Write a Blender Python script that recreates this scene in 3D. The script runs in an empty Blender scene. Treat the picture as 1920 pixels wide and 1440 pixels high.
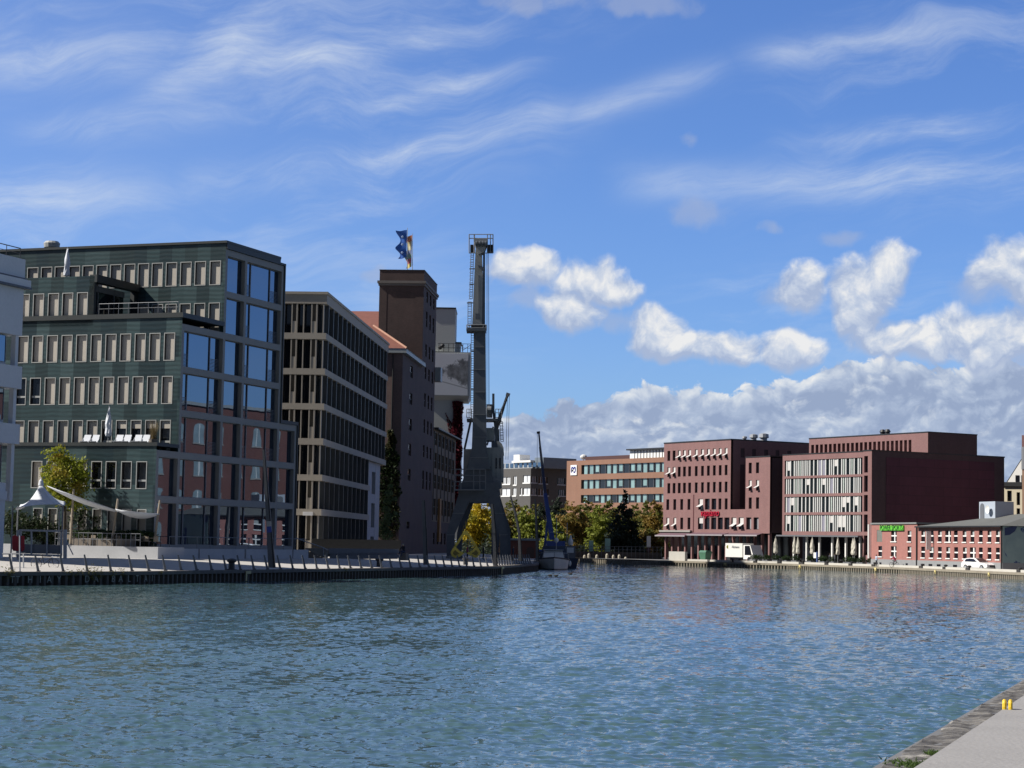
import bpy, math, random
import numpy as np
from mathutils import Vector, Matrix
from mathutils.geometry import tessellate_polygon
random.seed(7)
C = bpy.context.scene.collection
R = math.radians

# ---------------------------------------------------------------- camera solved from the photograph
FPX = 3717.0
PITCH, ROLL = R(4.598), R(1.085)
CAM = Vector((0, 0, 3.1))
_f = Vector((0, math.cos(PITCH), math.sin(PITCH))); _u0 = Vector((0, -math.sin(PITCH), math.cos(PITCH))); _r0 = Vector((1, 0, 0))
_r = _r0 * math.cos(ROLL) + _u0 * math.sin(ROLL); _u = -_r0 * math.sin(ROLL) + _u0 * math.cos(ROLL)

def ray(px, py): return _r * (px - 960) + _u * (720 - py) + _f * FPX
def at(px, py, Y):
    d = ray(px, py); return CAM + d * (Y / d.y)
def gp(px, py, z):
    d = ray(px, py); return CAM + d * ((z - CAM.z) / d.z)

class Fr:
    """A building's own axes: u along its front, v inwards, z up."""
    def __init__(s, o, ang):
        s.o = Vector((o[0], o[1], 0)); s.u = Vector((math.sin(R(ang)), math.cos(R(ang)), 0)); s.v = Vector((-s.u.y, s.u.x, 0))
    def w(s, u, v, z): return s.o + s.u * u + s.v * v + Vector((0, 0, z))
    def pv(s, px, py, v=0.0):
        d = ray(px, py); t = (v - (CAM - s.o).dot(s.v)) / d.dot(s.v); p = CAM + d * t - s.o
        return p.dot(s.u), p.z
    def pu(s, px, py, u=0.0):
        d = ray(px, py); t = (u - (CAM - s.o).dot(s.u)) / d.dot(s.u); p = CAM + d * t - s.o
        return p.dot(s.v), p.z

# ---------------------------------------------------------------- mesh builder
def rootloc(p):
    l = Vector((0, 0, 0))
    while p is not None: l = l + p.location; p = p.parent
    return l

class MB:
    def __init__(s): s.v = []; s.f = []
    def poly(s, pts):
        n = len(s.v); s.v += [Vector(p) for p in pts]; s.f.append(tuple(range(n, n + len(pts)))); return s
    def hexa(s, a, b):
        """a, b: two quads (4 points each) facing each other"""
        n = len(s.v); s.v += [Vector(p) for p in a] + [Vector(p) for p in b]
        s.f += [(n+3, n+2, n+1, n), (n+4, n+5, n+6, n+7)] + [(n+i, n+(i+1) % 4, n+4+(i+1) % 4, n+4+i) for i in range(4)]; return s
    def box(s, fr, u0, u1, v0, v1, z0, z1):
        w = fr.w
        return s.hexa([w(u0, v0, z0), w(u1, v0, z0), w(u1, v1, z0), w(u0, v1, z0)], [w(u0, v0, z1), w(u1, v0, z1), w(u1, v1, z1), w(u0, v1, z1)])
    def beam(s, p, q, w, d, up=None, w2=None, d2=None):
        p = Vector(p); q = Vector(q); t = (q - p).normalized()
        y = Vector(up) if up else Vector((0, 1, 0))
        if abs(t.dot(y.normalized())) > .98: y = Vector((1, 0, 0))
        x = t.cross(y).normalized(); y = x.cross(t).normalized()
        w2 = w if w2 is None else w2; d2 = d if d2 is None else d2
        q4 = lambda c, a, b: [c - x*a/2 - y*b/2, c + x*a/2 - y*b/2, c + x*a/2 + y*b/2, c - x*a/2 + y*b/2]
        return s.hexa(q4(p, w, d), q4(q, w2, d2))
    def tube(s, p, q, r0, r1=None, n=8, cap=True):
        p = Vector(p); q = Vector(q); r1 = r0 if r1 is None else r1; t = (q - p).normalized()
        a = Vector((0, 0, 1)) if abs(t.z) < .9 else Vector((1, 0, 0)); x = t.cross(a).normalized(); y = t.cross(x)
        k = len(s.v)
        for c, r in ((p, r0), (q, r1)):
            s.v += [c + (x * math.cos(2*math.pi*i/n) + y * math.sin(2*math.pi*i/n)) * r for i in range(n)]
        s.f += [(k+i, k+(i+1) % n, k+n+(i+1) % n, k+n+i) for i in range(n)]
        if cap: s.f += [tuple(range(k+n-1, k-1, -1)), tuple(range(k+n, k+2*n))]
        return s
    def pipe(s, pts, r, n=6):
        for a, b in zip(pts, pts[1:]): s.tube(a, b, r, r, n)
        return s
    def lathe(s, base, prof, n=14):
        b = Vector(base); k = len(s.v)
        for r, z in prof: s.v += [b + Vector((r*math.cos(2*math.pi*i/n), r*math.sin(2*math.pi*i/n), z)) for i in range(n)]
        for j in range(len(prof)-1):
            s.f += [(k+j*n+i, k+j*n+(i+1) % n, k+(j+1)*n+(i+1) % n, k+(j+1)*n+i) for i in range(n)]
        s.f += [tuple(range(k+n-1, k-1, -1)), tuple(range(k+(len(prof)-1)*n, k+len(prof)*n))]
        return s
    def prism(s, a, b):
        """closed outline a (list of points) joined to the outline b"""
        n = len(a); k = len(s.v); s.v += [Vector(p) for p in a] + [Vector(p) for p in b]
        s.f += [tuple(range(k+n-1, k-1, -1)), tuple(range(k+n, k+2*n))] + [(k+i, k+(i+1) % n, k+n+(i+1) % n, k+n+i) for i in range(n)]; return s
    def ball(s, c, rx, ry, rz, n=12, m=8, jit=0, rng=random):
        c = Vector(c); k = len(s.v)
        for j in range(m+1):
            a = math.pi*j/m
            for i in range(n):
                b = 2*math.pi*i/n; g = 1 + (rng.uniform(-jit, jit) if 0 < j < m else 0)
                s.v.append(c + Vector((rx*math.sin(a)*math.cos(b), ry*math.sin(a)*math.sin(b), rz*math.cos(a)))*g if not jit else c + Vector((rx*g*math.sin(a)*math.cos(b), ry*g*math.sin(a)*math.sin(b), rz*g*math.cos(a))))
        for j in range(m):
            s.f += [(k+j*n+i, k+(j+1)*n+i, k+(j+1)*n+(i+1) % n, k+j*n+(i+1) % n) for i in range(n)]
        return s
    def build(s, name, mat, parent=None, smooth=False):
        o0 = rootloc(parent)
        me = bpy.data.meshes.new(name); me.from_pydata([tuple(p - o0) for p in s.v], [], s.f); me.update()
        if smooth: me.polygons.foreach_set('use_smooth', [True]*len(me.polygons))
        import bmesh
        bm = bmesh.new(); bm.from_mesh(me); bmesh.ops.recalc_face_normals(bm, faces=bm.faces); bm.to_mesh(me); bm.free()
        me.materials.append(mat)
        o = bpy.data.objects.new(name, me); C.objects.link(o)
        if parent is not None: o.parent = parent
        return o

def tag(o, label=None, cat=None, group=None, kind=None):
    if label: o['label'] = label
    if cat: o['category'] = cat
    if group: o['group'] = group
    if kind: o['kind'] = kind
    return o
def thing(name, label, cat, loc, group=None):
    o = bpy.data.objects.new(name, None); C.objects.link(o); o.location = loc; o.empty_display_size = .2
    return tag(o, label, cat, group)
def copy_tree(o, parent=None):
    c = o.copy(); C.objects.link(c); c.parent = parent
    for ch in list(o.children): copy_tree(ch, c)
    return c

def wall_grid(mb, fn, a0, a1, z0, z1, holes, depth):
    """a wall face with real rectangular openings; fn(a, d, z) gives the point d behind the face; reveals go back by depth"""
    zs = sorted({z0, z1} | {min(max(h[i], z0), z1) for h in holes for i in (2, 3)})
    for za, zb in zip(zs, zs[1:]):
        if zb - za < 1e-4: continue
        zm = (za + zb) / 2
        hs = sorted((h[0], h[1]) for h in holes if h[2] < zm < h[3])
        c = a0
        for ha, hb in hs:
            if ha > c: mb.poly([fn(c, 0, za), fn(ha, 0, za), fn(ha, 0, zb), fn(c, 0, zb)])
            c = max(c, hb)
        if c < a1: mb.poly([fn(c, 0, za), fn(a1, 0, za), fn(a1, 0, zb), fn(c, 0, zb)])
    for a, b, c, d in holes:
        for p, q in (((a, c), (b, c)), ((b, c), (b, d)), ((b, d), (a, d)), ((a, d), (a, c))):
            mb.poly([fn(p[0], 0, p[1]), fn(q[0], 0, q[1]), fn(q[0], depth, q[1]), fn(p[0], depth, p[1])])
def fbox(mb, fn, a0, a1, d0, d1, z0, z1):
    mb.hexa([fn(a0, d0, z0), fn(a1, d0, z0), fn(a1, d1, z0), fn(a0, d1, z0)], [fn(a0, d0, z1), fn(a1, d0, z1), fn(a1, d1, z1), fn(a0, d1, z1)])
def ring(mb, fn, a0, a1, z0, z1, t, d0, d1):
    """a rectangular frame of width t inside the given rectangle"""
    fbox(mb, fn, a0, a0+t, d0, d1, z0, z1); fbox(mb, fn, a1-t, a1, d0, d1, z0, z1)
    fbox(mb, fn, a0+t, a1-t, d0, d1, z0, z0+t); fbox(mb, fn, a0+t, a1-t, d0, d1, z1-t, z1)

# ---------------------------------------------------------------- materials
class NT:
    def __init__(s, tree): s.t = tree; s.n = tree.nodes; s.l = tree.links
    def node(s, typ, **kw):
        n = s.n.new(typ)
        for k, v in kw.items(): setattr(n, k, v)
        return n
    def put(s, sock, val):
        if isinstance(val, bpy.types.NodeSocket): s.l.new(val, sock)
        elif val is not None: sock.default_value = val
    def m(s, op, a, b=None, c=None, clamp=False):
        n = s.node('ShaderNodeMath', operation=op, use_clamp=clamp)
        for i, x in enumerate((a, b, c)): s.put(n.inputs[i], x)
        return n.outputs[0]
    def vm(s, op, a, b=None):
        n = s.node('ShaderNodeVectorMath', operation=op); s.put(n.inputs[0], a); s.put(n.inputs[1], b)
        return n.outputs[1] if op in ('DOT_PRODUCT', 'LENGTH', 'DISTANCE') else n.outputs[0]
    def xyz(s, x=0.0, y=0.0, z=0.0):
        n = s.node('ShaderNodeCombineXYZ')
        for i, q in enumerate((x, y, z)): s.put(n.inputs[i], q)
        return n.outputs[0]
    def sep(s, v):
        n = s.node('ShaderNodeSeparateXYZ'); s.put(n.inputs[0], v); return n.outputs
    def noise(s, vec, scale, detail=4.0, rough=.55, dist=0.0, color=False, dim='3D'):
        n = s.node('ShaderNodeTexNoise', noise_dimensions=dim); s.put(n.inputs['Vector'], vec); s.put(n.inputs['Scale'], scale); n.inputs['Detail'].default_value = detail
        n.inputs['Roughness'].default_value = rough; n.inputs['Distortion'].default_value = dist
        return n.outputs[1 if color else 0]
    def mix(s, f, a, b, blend='MIX'):
        n = s.node('ShaderNodeMix', data_type='RGBA', blend_type=blend)
        s.put(n.inputs[0], f)
        for i, x in ((6, a), (7, b)): s.put(n.inputs[i], (*x, 1) if isinstance(x, tuple) and len(x) == 3 else x)
        return n.outputs[2]
    def ramp(s, f, stops, interp='LINEAR'):
        n = s.node('ShaderNodeValToRGB'); n.color_ramp.interpolation = interp; el = n.color_ramp.elements
        while len(el) < len(stops): el.new(.5)
        for e, (p, c) in zip(el, stops): e.position = p; e.color = (*c, 1) if len(c) == 3 else c
        s.put(n.inputs[0], f); return n.outputs[0]
    def step(s, x, a, b):
        n = s.node('ShaderNodeMapRange', interpolation_type='SMOOTHSTEP'); s.put(n.inputs[0], x); s.put(n.inputs[1], a); s.put(n.inputs[2], b)
        return n.outputs[0]

def newmat(name):
    m = bpy.data.materials.new(name); m.use_nodes = True; nt = NT(m.node_tree)
    return m, nt, m.node_tree.nodes['Principled BSDF']
def pos(nt): return nt.node('ShaderNodeNewGeometry').outputs['Position']
def wallvec(nt):
    """(distance along the wall, height) for any upright face"""
    g = nt.node('ShaderNodeNewGeometry'); c = nt.vm('CROSS_PRODUCT', g.outputs['True Normal'], (0, 0, 1))
    u = nt.vm('DOT_PRODUCT', g.outputs['Position'], c); z = nt.sep(g.outputs['Position'])[2]
    return u, z
def M(name, col, rough=.7, metal=0.0, var=.18, scale=1.2, bump=0.0, spec=None, fine=.08, ior=None):
    m, nt, b = newmat(name); P = pos(nt)
    n1 = nt.noise(P, scale, 5, .6); n2 = nt.noise(P, scale*14, 2, .5)
    k = nt.m('ADD', nt.m('MULTIPLY_ADD', n1, 2*var, 1-var), nt.m('MULTIPLY_ADD', n2, 2*fine, -fine))
    nt.put(b.inputs['Base Color'], nt.mix(1.0, col, nt.xyz(k, k, k), 'MULTIPLY'))
    b.inputs['Roughness'].default_value = rough; b.inputs['Metallic'].default_value = metal
    if spec is not None: b.inputs['Specular IOR Level'].default_value = spec
    if ior: b.inputs['IOR'].default_value = ior
    if bump:
        bp = nt.node('ShaderNodeBump'); bp.inputs['Strength'].default_value = bump; bp.inputs['Distance'].default_value = .05
        nt.put(bp.inputs['Height'], n2); nt.put(b.inputs['Normal'], bp.outputs[0])
    return m
def BRICK(name, c1, c2, mortar, stain=.25, bw=.26, rh=.085, ms=.008):
    m, nt, b = newmat(name); u, z = wallvec(nt)
    br = nt.node('ShaderNodeTexBrick'); nt.put(br.inputs['Vector'], nt.xyz(u, z, 0.0))
    for i, c in ((1, c1), (2, c2), (3, mortar)): br.inputs[i].default_value = (*c, 1)
    br.inputs['Scale'].default_value = 1.0; br.inputs['Brick Width'].default_value = bw; br.inputs['Row Height'].default_value = rh; br.inputs['Mortar Size'].default_value = ms
    P = pos(nt); n = nt.noise(P, .35, 6, .65); k = nt.m('MULTIPLY_ADD', n, 2*stain, 1-stain)
    n2 = nt.noise(nt.xyz(u, nt.m('MULTIPLY', z, .12), 0.0), 1.1, 4, .6); k = nt.m('MULTIPLY', k, nt.m('MULTIPLY_ADD', n2, .3, .85))
    nt.put(b.inputs['Base Color'], nt.mix(1.0, br.outputs[0], nt.xyz(k, k, k), 'MULTIPLY')); b.inputs['Roughness'].default_value = .85
    return m
def GLASS(name, col=(.012, .016, .02), ior=2.0, rough=.03, wob=.02, scale=.5, tint=None):
    m, nt, b = newmat(name); P = pos(nt)
    b.inputs['Roughness'].default_value = rough; b.inputs['IOR'].default_value = ior
    if tint: b.inputs['Specular Tint'].default_value = (*tint, 1)
    n = nt.noise(P, .45, 2, .5); nt.put(b.inputs['Base Color'], nt.mix(n, tuple(c*.5 for c in col), tuple(c*1.6 for c in col)))
    if wob:
        bp = nt.node('ShaderNodeBump'); bp.inputs['Strength'].default_value = 1.0; bp.inputs['Distance'].default_value = wob
        nt.put(bp.inputs['Height'], nt.noise(P, scale, 1, .5)); nt.put(b.inputs['Normal'], bp.outputs[0])
    return m
def LEAF(name, c1, c2, c3=None, scale=1.6):
    m, nt, b = newmat(name); P = pos(nt)
    f = nt.m('MULTIPLY_ADD', nt.noise(P, scale, 3, .6), 1.7, -.35, clamp=True)
    col = nt.mix(f, c1, c2)
    if c3: col = nt.mix(nt.step(nt.noise(P, .45, 2, .5), .5, .66), col, c3)
    k = nt.m('MULTIPLY_ADD', nt.noise(P, 9.0, 1, .5), .8, .6); col = nt.mix(1.0, col, nt.xyz(k, k, k), 'MULTIPLY')
    nt.put(b.inputs['Base Color'], col); b.inputs['Roughness'].default_value = .6; b.inputs['Specular IOR Level'].default_value = .25
    tr = nt.node('ShaderNodeBsdfTranslucent'); nt.put(tr.inputs[0], col); mx = nt.node('ShaderNodeMixShader'); mx.inputs[0].default_value = .35
    nt.l.new(b.outputs[0], mx.inputs[1]); nt.l.new(tr.outputs[0], mx.inputs[2]); nt.l.new(mx.outputs[0], nt.n['Material Output'].inputs[0])
    return m
# ---------------------------------------------------------------- sun, sky and clouds
SUN_EL, SUN_H = R(41), Vector((-.995, -.06, 0)).normalized()
sun = bpy.data.lights.new('sun', 'SUN'); sun.energy = 4.8; sun.angle = R(.5); sun.color = (1, .94, .85)
so = bpy.data.objects.new('sun', sun); C.objects.link(so)
sdir = SUN_H * math.cos(SUN_EL) + Vector((0, 0, math.sin(SUN_EL)))
so.rotation_euler = sdir.to_track_quat('Z', 'Y').to_euler()

wd = bpy.data.worlds.new('World'); bpy.context.scene.world = wd; wd.use_nodes = True
class NT2(NT):
    def noise(s, *a, **k): return NT.noise(s, *a, dim='2D', **k)
nt = NT2(wd.node_tree); bg = nt.n['Background']
sky = nt.node('ShaderNodeTexSky', sky_type='NISHITA'); sky.sun_disc = False
sky.sun_elevation = SUN_EL; sky.sun_rotation = math.atan2(SUN_H.x, SUN_H.y)
sky.air_density = 1.0; sky.dust_density = .35; sky.ozone_density = 2.6; sky.altitude = 60
tc = nt.node('ShaderNodeTexCoord').outputs['Generated']
d = nt.sep(tc)
# azimuth and elevation in units of a hundred picture points (1.54 degrees)
K = 37.17
az = nt.m('MULTIPLY', nt.m('ARCTAN2', d[0], d[1]), K); el = nt.m('MULTIPLY', nt.m('ARCSINE', d[2]), K)
def ae(px, py):
    q = ray(px, py).normalized(); return math.atan2(q.x, q.y)*K, math.asin(q.z)*K
p2 = nt.xyz(az, el, 0.0)
warp = nt.vm('SCALE', nt.vm('SUBTRACT', nt.noise(p2, .9, 3, .5, color=True), (.5, .5, .5))); warp.node.inputs[3].default_value = .55
pw = nt.vm('ADD', p2, warp)
N1 = nt.noise(pw, 1.25, 8, .55)
off = nt.vm('ADD', pw, (.04, .24, 0)); N2 = nt.noise(off, 1.25, 6, .6)
relief = nt.m('SUBTRACT', N1, N2)
sw = nt.sep(pw)
def blobs(lst, dx=0.0, dy=0.0):
    f = None
    for px, py, rx, ry in lst:
        a, e = ae(px, py); a -= dx; e -= dy
        q = nt.m('ADD', nt.m('POWER', nt.m('ABSOLUTE', nt.m('DIVIDE', nt.m('SUBTRACT', sw[0], a), rx/100)), 2.0), nt.m('POWER', nt.m('ABSOLUTE', nt.m('DIVIDE', nt.m('SUBTRACT', sw[1], e), ry/100)), 2.0))
        g = nt.m('SUBTRACT', 1.0, q)
        f = g if f is None else nt.m('SMOOTH_MAX', f, g, .35)
    return f
CUM = [(985, 500, 66, 34), (1105, 528, 74, 46), (1072, 578, 54, 48), (1150, 545, 62, 28), (1232, 620, 54, 50), (1300, 652, 82, 32), (1378, 655, 50, 38),
       (1503, 548, 52, 52), (1612, 545, 60, 70), (1662, 508, 54, 46), (1605, 600, 44, 56), (1470, 655, 66, 36), (1905, 505, 70, 66), (1812, 622, 95, 46), (1900, 640, 95, 62), (1660, 640, 66, 44), (1740, 640, 60, 40)]
cum = blobs(CUM); cum2 = blobs(CUM, .03, .20)
fc = nt.m('ADD', cum, nt.m('MULTIPLY_ADD', N1, 2.3, -.90))
a_c = nt.m('MULTIPLY', nt.step(fc, -.20, .80), .97)
faint = blobs([(1300, 395, 66, 34), (1455, 556, 50, 30), (1572, 440, 58, 20), (1010, 5, 110, 26), (1210, 0, 110, 30), (1292, 262, 22, 20), (985, 560, 40, 26), (1440, 425, 34, 12), (1860, 545, 70, 34), (700, 520, 30, 18), (1150, 600, 60, 30)])
a_f = nt.m('MULTIPLY', nt.step(nt.m('ADD', faint, nt.m('MULTIPLY_ADD', N1, 2.2, -1.3)), -.2, 1.0), .42)
# the bank of cumulus along the horizon
pts = [(-400, 800), (500, 770), (905, 745), (1000, 744), (1100, 722), (1240, 712), (1400, 706), (1450, 692), (1560, 668), (1700, 655), (1920, 668), (2300, 640)]
cv = nt.node('ShaderNodeFloatCurve'); cm = cv.mapping; c0 = cm.curves[0]
AE = [ae(*q) for q in pts]
fx = lambda a: (a + 16) / 32
c0.points[0].location = (0, AE[0][1]/10); c0.points[1].location = (1, AE[-1][1]/10)
for a, e in AE: c0.points.new(min(max(fx(a), .001), .999), e/10)
cm.update(); nt.put(cv.inputs[1], nt.m('MULTIPLY_ADD', az, 1/32, .5, clamp=True))
top = nt.m('MULTIPLY', nt.m('MULTIPLY_ADD', cv.outputs[0], 10.0, -.18), nt.m('MULTIPLY', nt.step(az, 19.0, 12.0), nt.step(az, -24.0, -14.0)))
def bank_layer(drop, seed, amp, sharp):
    q = nt.vm('ADD', nt.vm('MULTIPLY', pw, (1, 1.35, 1)), (seed, seed*.7, 0))
    n_ = nt.noise(q, 1.05, 8, .56); n2_ = nt.noise(nt.vm('ADD', q, (-.10, .16, 0)), 1.05, 5, .56)
    f = nt.m('ADD', nt.m('SUBTRACT', nt.m('SUBTRACT', top, drop), el), nt.m('MULTIPLY_ADD', n_, 2*amp, -amp))
    patch = nt.step(nt.noise(nt.vm('ADD', p2, (seed*3.1, 0, 0)), .55, 2, .5), .36, .60)
    rim = nt.m('MULTIPLY', nt.step(f, .62, .03), patch)
    l = nt.m('ADD', nt.m('MULTIPLY', rim, .56), nt.m('MULTIPLY_ADD', nt.m('SUBTRACT', n_, n2_), 2.6, .08), clamp=True)
    return nt.step(f, 0.0, sharp), l
CB = [(0, (.36, .455, .66)), (.35, (.49, .59, .78)), (.7, (.76, .83, .93)), (1, (1.0, 1.0, 1.0))]
layers = [bank_layer(0.0, 0.0, .66, .10), bank_layer(.62, 5.3, .95, .30), bank_layer(1.35, 11.7, 1.05, .45)]
litc = nt.m('ADD', nt.m('ADD', nt.m('MULTIPLY_ADD', relief, 2.2, .10), nt.m('MULTIPLY', nt.m('SUBTRACT', cum, cum2), .50)), nt.m('MULTIPLY', nt.step(fc, .1, 1.6), .30), clamp=True)
colc = nt.ramp(litc, [(0, (.46, .56, .78)), (.4, (.66, .74, .89)), (.85, (1.0, 1.0, 1.0))])
# high streaks of cirrus
ca, sa = math.cos(R(9)), math.sin(R(9))
rot = nt.xyz(nt.m('ADD', nt.m('MULTIPLY', az, ca), nt.m('MULTIPLY', el, sa)), nt.m('SUBTRACT', nt.m('MULTIPLY', el, ca), nt.m('MULTIPLY', az, sa)), 0.0)
w2 = nt.vm('SCALE', nt.vm('SUBTRACT', nt.noise(rot, .33, 2, .5, color=True), (.5, .5, .5))); w2.node.inputs[3].default_value = 1.5
rw = nt.vm('ADD', rot, w2)
c1 = nt.noise(nt.vm('MULTIPLY', rw, (.16, .85, 1)), 1.1, 9, .68); c2 = nt.noise(nt.vm('MULTIPLY', rw, (.5, 1.0, 1)), .28, 3, .5)
cir = nt.m('MULTIPLY', nt.step(c1, .38, .78), nt.step(c2, .3, .62))
def streak(px0, py0, px1, py1, half):
    a0, e0 = ae(px0, py0); a1, e1 = ae(px1, py1); L = math.hypot(a1-a0, e1-e0); ux, uy = (a1-a0)/L, (e1-e0)/L
    s3 = nt.sep(nt.vm('ADD', p2, nt.vm('MULTIPLY', w2, (.22, .16, 0))))
    da, de = nt.m('SUBTRACT', s3[0], a0), nt.m('SUBTRACT', s3[1], e0)
    s_ = nt.m('ADD', nt.m('MULTIPLY', da, ux), nt.m('MULTIPLY', de, uy)); t_ = nt.m('SUBTRACT', nt.m('MULTIPLY', de, ux), nt.m('MULTIPLY', da, uy))
    g = nt.m('EXPONENT', nt.m('MULTIPLY', nt.m('POWER', nt.m('ABSOLUTE', nt.m('DIVIDE', t_, half/100)), 2.0), -1.0))
    return nt.m('MULTIPLY', g, nt.m('MULTIPLY', nt.step(s_, -.8, 1.0), nt.step(s_, L+.8, L-1.2)))
st = None
for q in [(330, 350, 720, 292, 34), (620, 310, 1090, 205, 30), (1040, 225, 1350, 128, 26), (-100, 385, 330, 372, 48), (-60, 130, 330, 105, 46), (-60, 60, 140, 105, 34), (1180, 340, 1960, 322, 32), (1400, 110, 1760, 55, 26), (250, 210, 520, 40, 44), (420, 130, 900, 60, 22), (700, 200, 1000, 120, 18), (60, 250, 420, 215, 30), (1500, 260, 1900, 225, 22)]:
    g = streak(*q); st = g if st is None else nt.m('MAXIMUM', st, g)
cirrus = nt.m('ADD', nt.m('MULTIPLY', cir, .30), nt.m('MULTIPLY', nt.m('MULTIPLY', st, nt.m('MULTIPLY_ADD', c1, 2.3, -.60, clamp=True)), .40), clamp=True)
cirrus = nt.m('ADD', cirrus, nt.m('MULTIPLY', nt.step(nt.m('MULTIPLY_ADD', az, -1.0, 0.0), -4.0, 11.0), .07))
cirrus = nt.m('MULTIPLY', cirrus, nt.step(el, 2.0, 4.5))
SKYTINT = (.70, .95, 1.50)
skyc = nt.mix(1.0, sky.outputs[0], SKYTINT, 'MULTIPLY')
CL = 9.2   # radiance of sunlit cloud in the sky's own units
sc = lambda c, k=CL: nt.mix(1.0, c, (k, k, k), 'MULTIPLY')
col = nt.mix(cirrus, skyc, sc((.82, .90, 1.0)))
col = nt.mix(a_f, col, sc((.50, .56, .72)))
for i_, (a_, l_) in enumerate(layers):
    if i_ == 1: col = nt.mix(a_c, col, sc(colc))
    col = nt.mix(a_, col, sc(nt.ramp(l_, CB)))
# unseen dark cloud added overhead and behind the viewer to deepen the shade
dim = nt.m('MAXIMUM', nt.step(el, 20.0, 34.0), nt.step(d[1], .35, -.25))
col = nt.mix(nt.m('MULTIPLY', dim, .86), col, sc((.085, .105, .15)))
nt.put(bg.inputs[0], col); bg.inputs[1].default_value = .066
# ---------------------------------------------------------------- the basin, its quays and the ground around it
QZ, LZ = .8, 1.3
def flat(p): return (p.x, p.y)
LQ = [flat(gp(x, y, QZ)) for x, y in ((0, 1073), (250, 1072), (560, 1067.7), (817, 1064), (936, 1061.8), (1005, 1056.8))]
a, b = Vector(LQ[0]), Vector(LQ[1]); dd = (a - b).normalized()
LQ = [tuple(a + dd*60), tuple(a + dd*25)] + LQ
RQ = [flat(gp(x, y, 0)) for x, y in ((1240, 1060), (1480, 1067), (1690, 1075), (1920, 1087))]
NQ = [(33, 101), (9.1, 35.6), (3.85, 21.2), (-26, -60)]
ENDQ = [(4.2, 300), (5.2, 347), (11, 352)]
BASIN = LQ + ENDQ + RQ + [(63, 190), (60, 140)] + NQ + [(-80, -60)]
M_CONC = M('pale_concrete', (.30, .29, .27), .85, var=.16, scale=.6, bump=.2)
M_PAVE = M('quay_paving', (.46, .44, .41), .85, var=.14, scale=.5, bump=.2)
M_ASPH = M('ground_asphalt', (.16, .16, .16), .9, var=.2, scale=.3, bump=.3)
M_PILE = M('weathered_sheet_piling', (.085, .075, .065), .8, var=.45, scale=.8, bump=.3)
M_PILE2 = M('sun_toned_sheet_piling', (.24, .21, .165), .8, var=.4, scale=.8, bump=.3)  # lighter copy of the left piling, sunlight put into its colour
outer = [Vector((-900, -120, 0)), Vector((1200, -120, 0)), Vector((1600, 3000, 0)), Vector((-1600, 3000, 0))]
hole = [Vector((x, y, 0)) for x, y in BASIN]
allv = outer + hole
mb = MB(); mb.v = [Vector((p.x, p.y, QZ - .012)) for p in allv]
mb.f = [tuple(t) for t in tessellate_polygon([outer, hole])]
tag(mb.build('ground', M_ASPH), kind='structure')
# left quayside: a paved ribbon that climbs gently from the edge to the buildings, then level ground
def off(poly, dist):
    out = []
    for i, p in enumerate(poly):
        a = Vector(poly[max(i-1, 0)]); b = Vector(poly[min(i+1, len(poly)-1)]); t = (b - a).normalized(); out.append((p[0] - t.y*dist, p[1] + t.x*dist))
    return out
lq = LQ + ENDQ[:2]; in1 = off(lq, 13); in2 = off(lq, 160)
mb = MB()
for i in range(len(lq)-1):
    mb.poly([(*lq[i], QZ), (*lq[i+1], QZ), (*in1[i+1], LZ), (*in1[i], LZ)])
    mb.poly([(*in1[i], LZ), (*in1[i+1], LZ), (*in2[i+1], LZ), (*in2[i], LZ)])
tag(mb.build('left_quay_pavement', M_PAVE), kind='structure')
rq = RQ + [(63, 190)]; rin = off(rq, 9)
mb = MB()
for i in range(len(rq)-1): mb.poly([(*rq[i], QZ+.004), (*rq[i+1], QZ+.004), (*rin[i+1], QZ+.004), (*rin[i], QZ+.004)])
tag(mb.build('right_quay_pavement', M_CONC), kind='structure')

def sheet_piling(name, line, mat, label, pitch=.62, top=QZ-.16, depth=.30):
    mb = MB(); k = 0
    for i in range(len(line)-1):
        a, b = Vector(line[i]), Vector(line[i+1]); L = (b-a).length; t = (b-a)/L; n = Vector((t.y, -t.x)); m = max(2, round(L/pitch)); st = L/m
        for j in range(m):
            for q, h in ((0, 0), (.32, 0), (.5, depth), (.82, depth)):
                p = a + t*((j+q)*st) + n*(h - .02); mb.v += [Vector((p.x, p.y, -1.2)), Vector((p.x, p.y, top))]
    p = Vector(line[-1]); mb.v += [Vector((p.x, p.y, -1.2)), Vector((p.x, p.y, top))]
    mb.f = [(2*i, 2*i+2, 2*i+3, 2*i+1) for i in range(len(mb.v)//2 - 1)]
    return tag(mb.build(name, mat), label, 'quay wall')
def coping(name, line, mat, w, z0, z1, over=.35):
    inn = off(line, w); out = off(line, -over); mb = MB()
    for i in range(len(line)-1):
        q = lambda z: [(*out[i], z), (*out[i+1], z), (*inn[i+1], z), (*inn[i], z)]
        mb.hexa(q(z0), q(z1))
    return mb
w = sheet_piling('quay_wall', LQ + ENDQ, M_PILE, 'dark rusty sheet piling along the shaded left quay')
coping('coping', LQ + ENDQ, M_PILE, .35, QZ-.2, QZ+.03).build('coping', M('dark_coping', (.12, .11, .1), .85, var=.4), w)
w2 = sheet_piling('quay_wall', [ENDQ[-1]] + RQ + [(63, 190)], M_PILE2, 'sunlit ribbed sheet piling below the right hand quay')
coping('coping', RQ + [(63, 190)], M_CONC, .6, QZ-.28, QZ+.02).build('coping', M('brown_capping_beam', (.26, .23, .18), .85, var=.3), w2)
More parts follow.
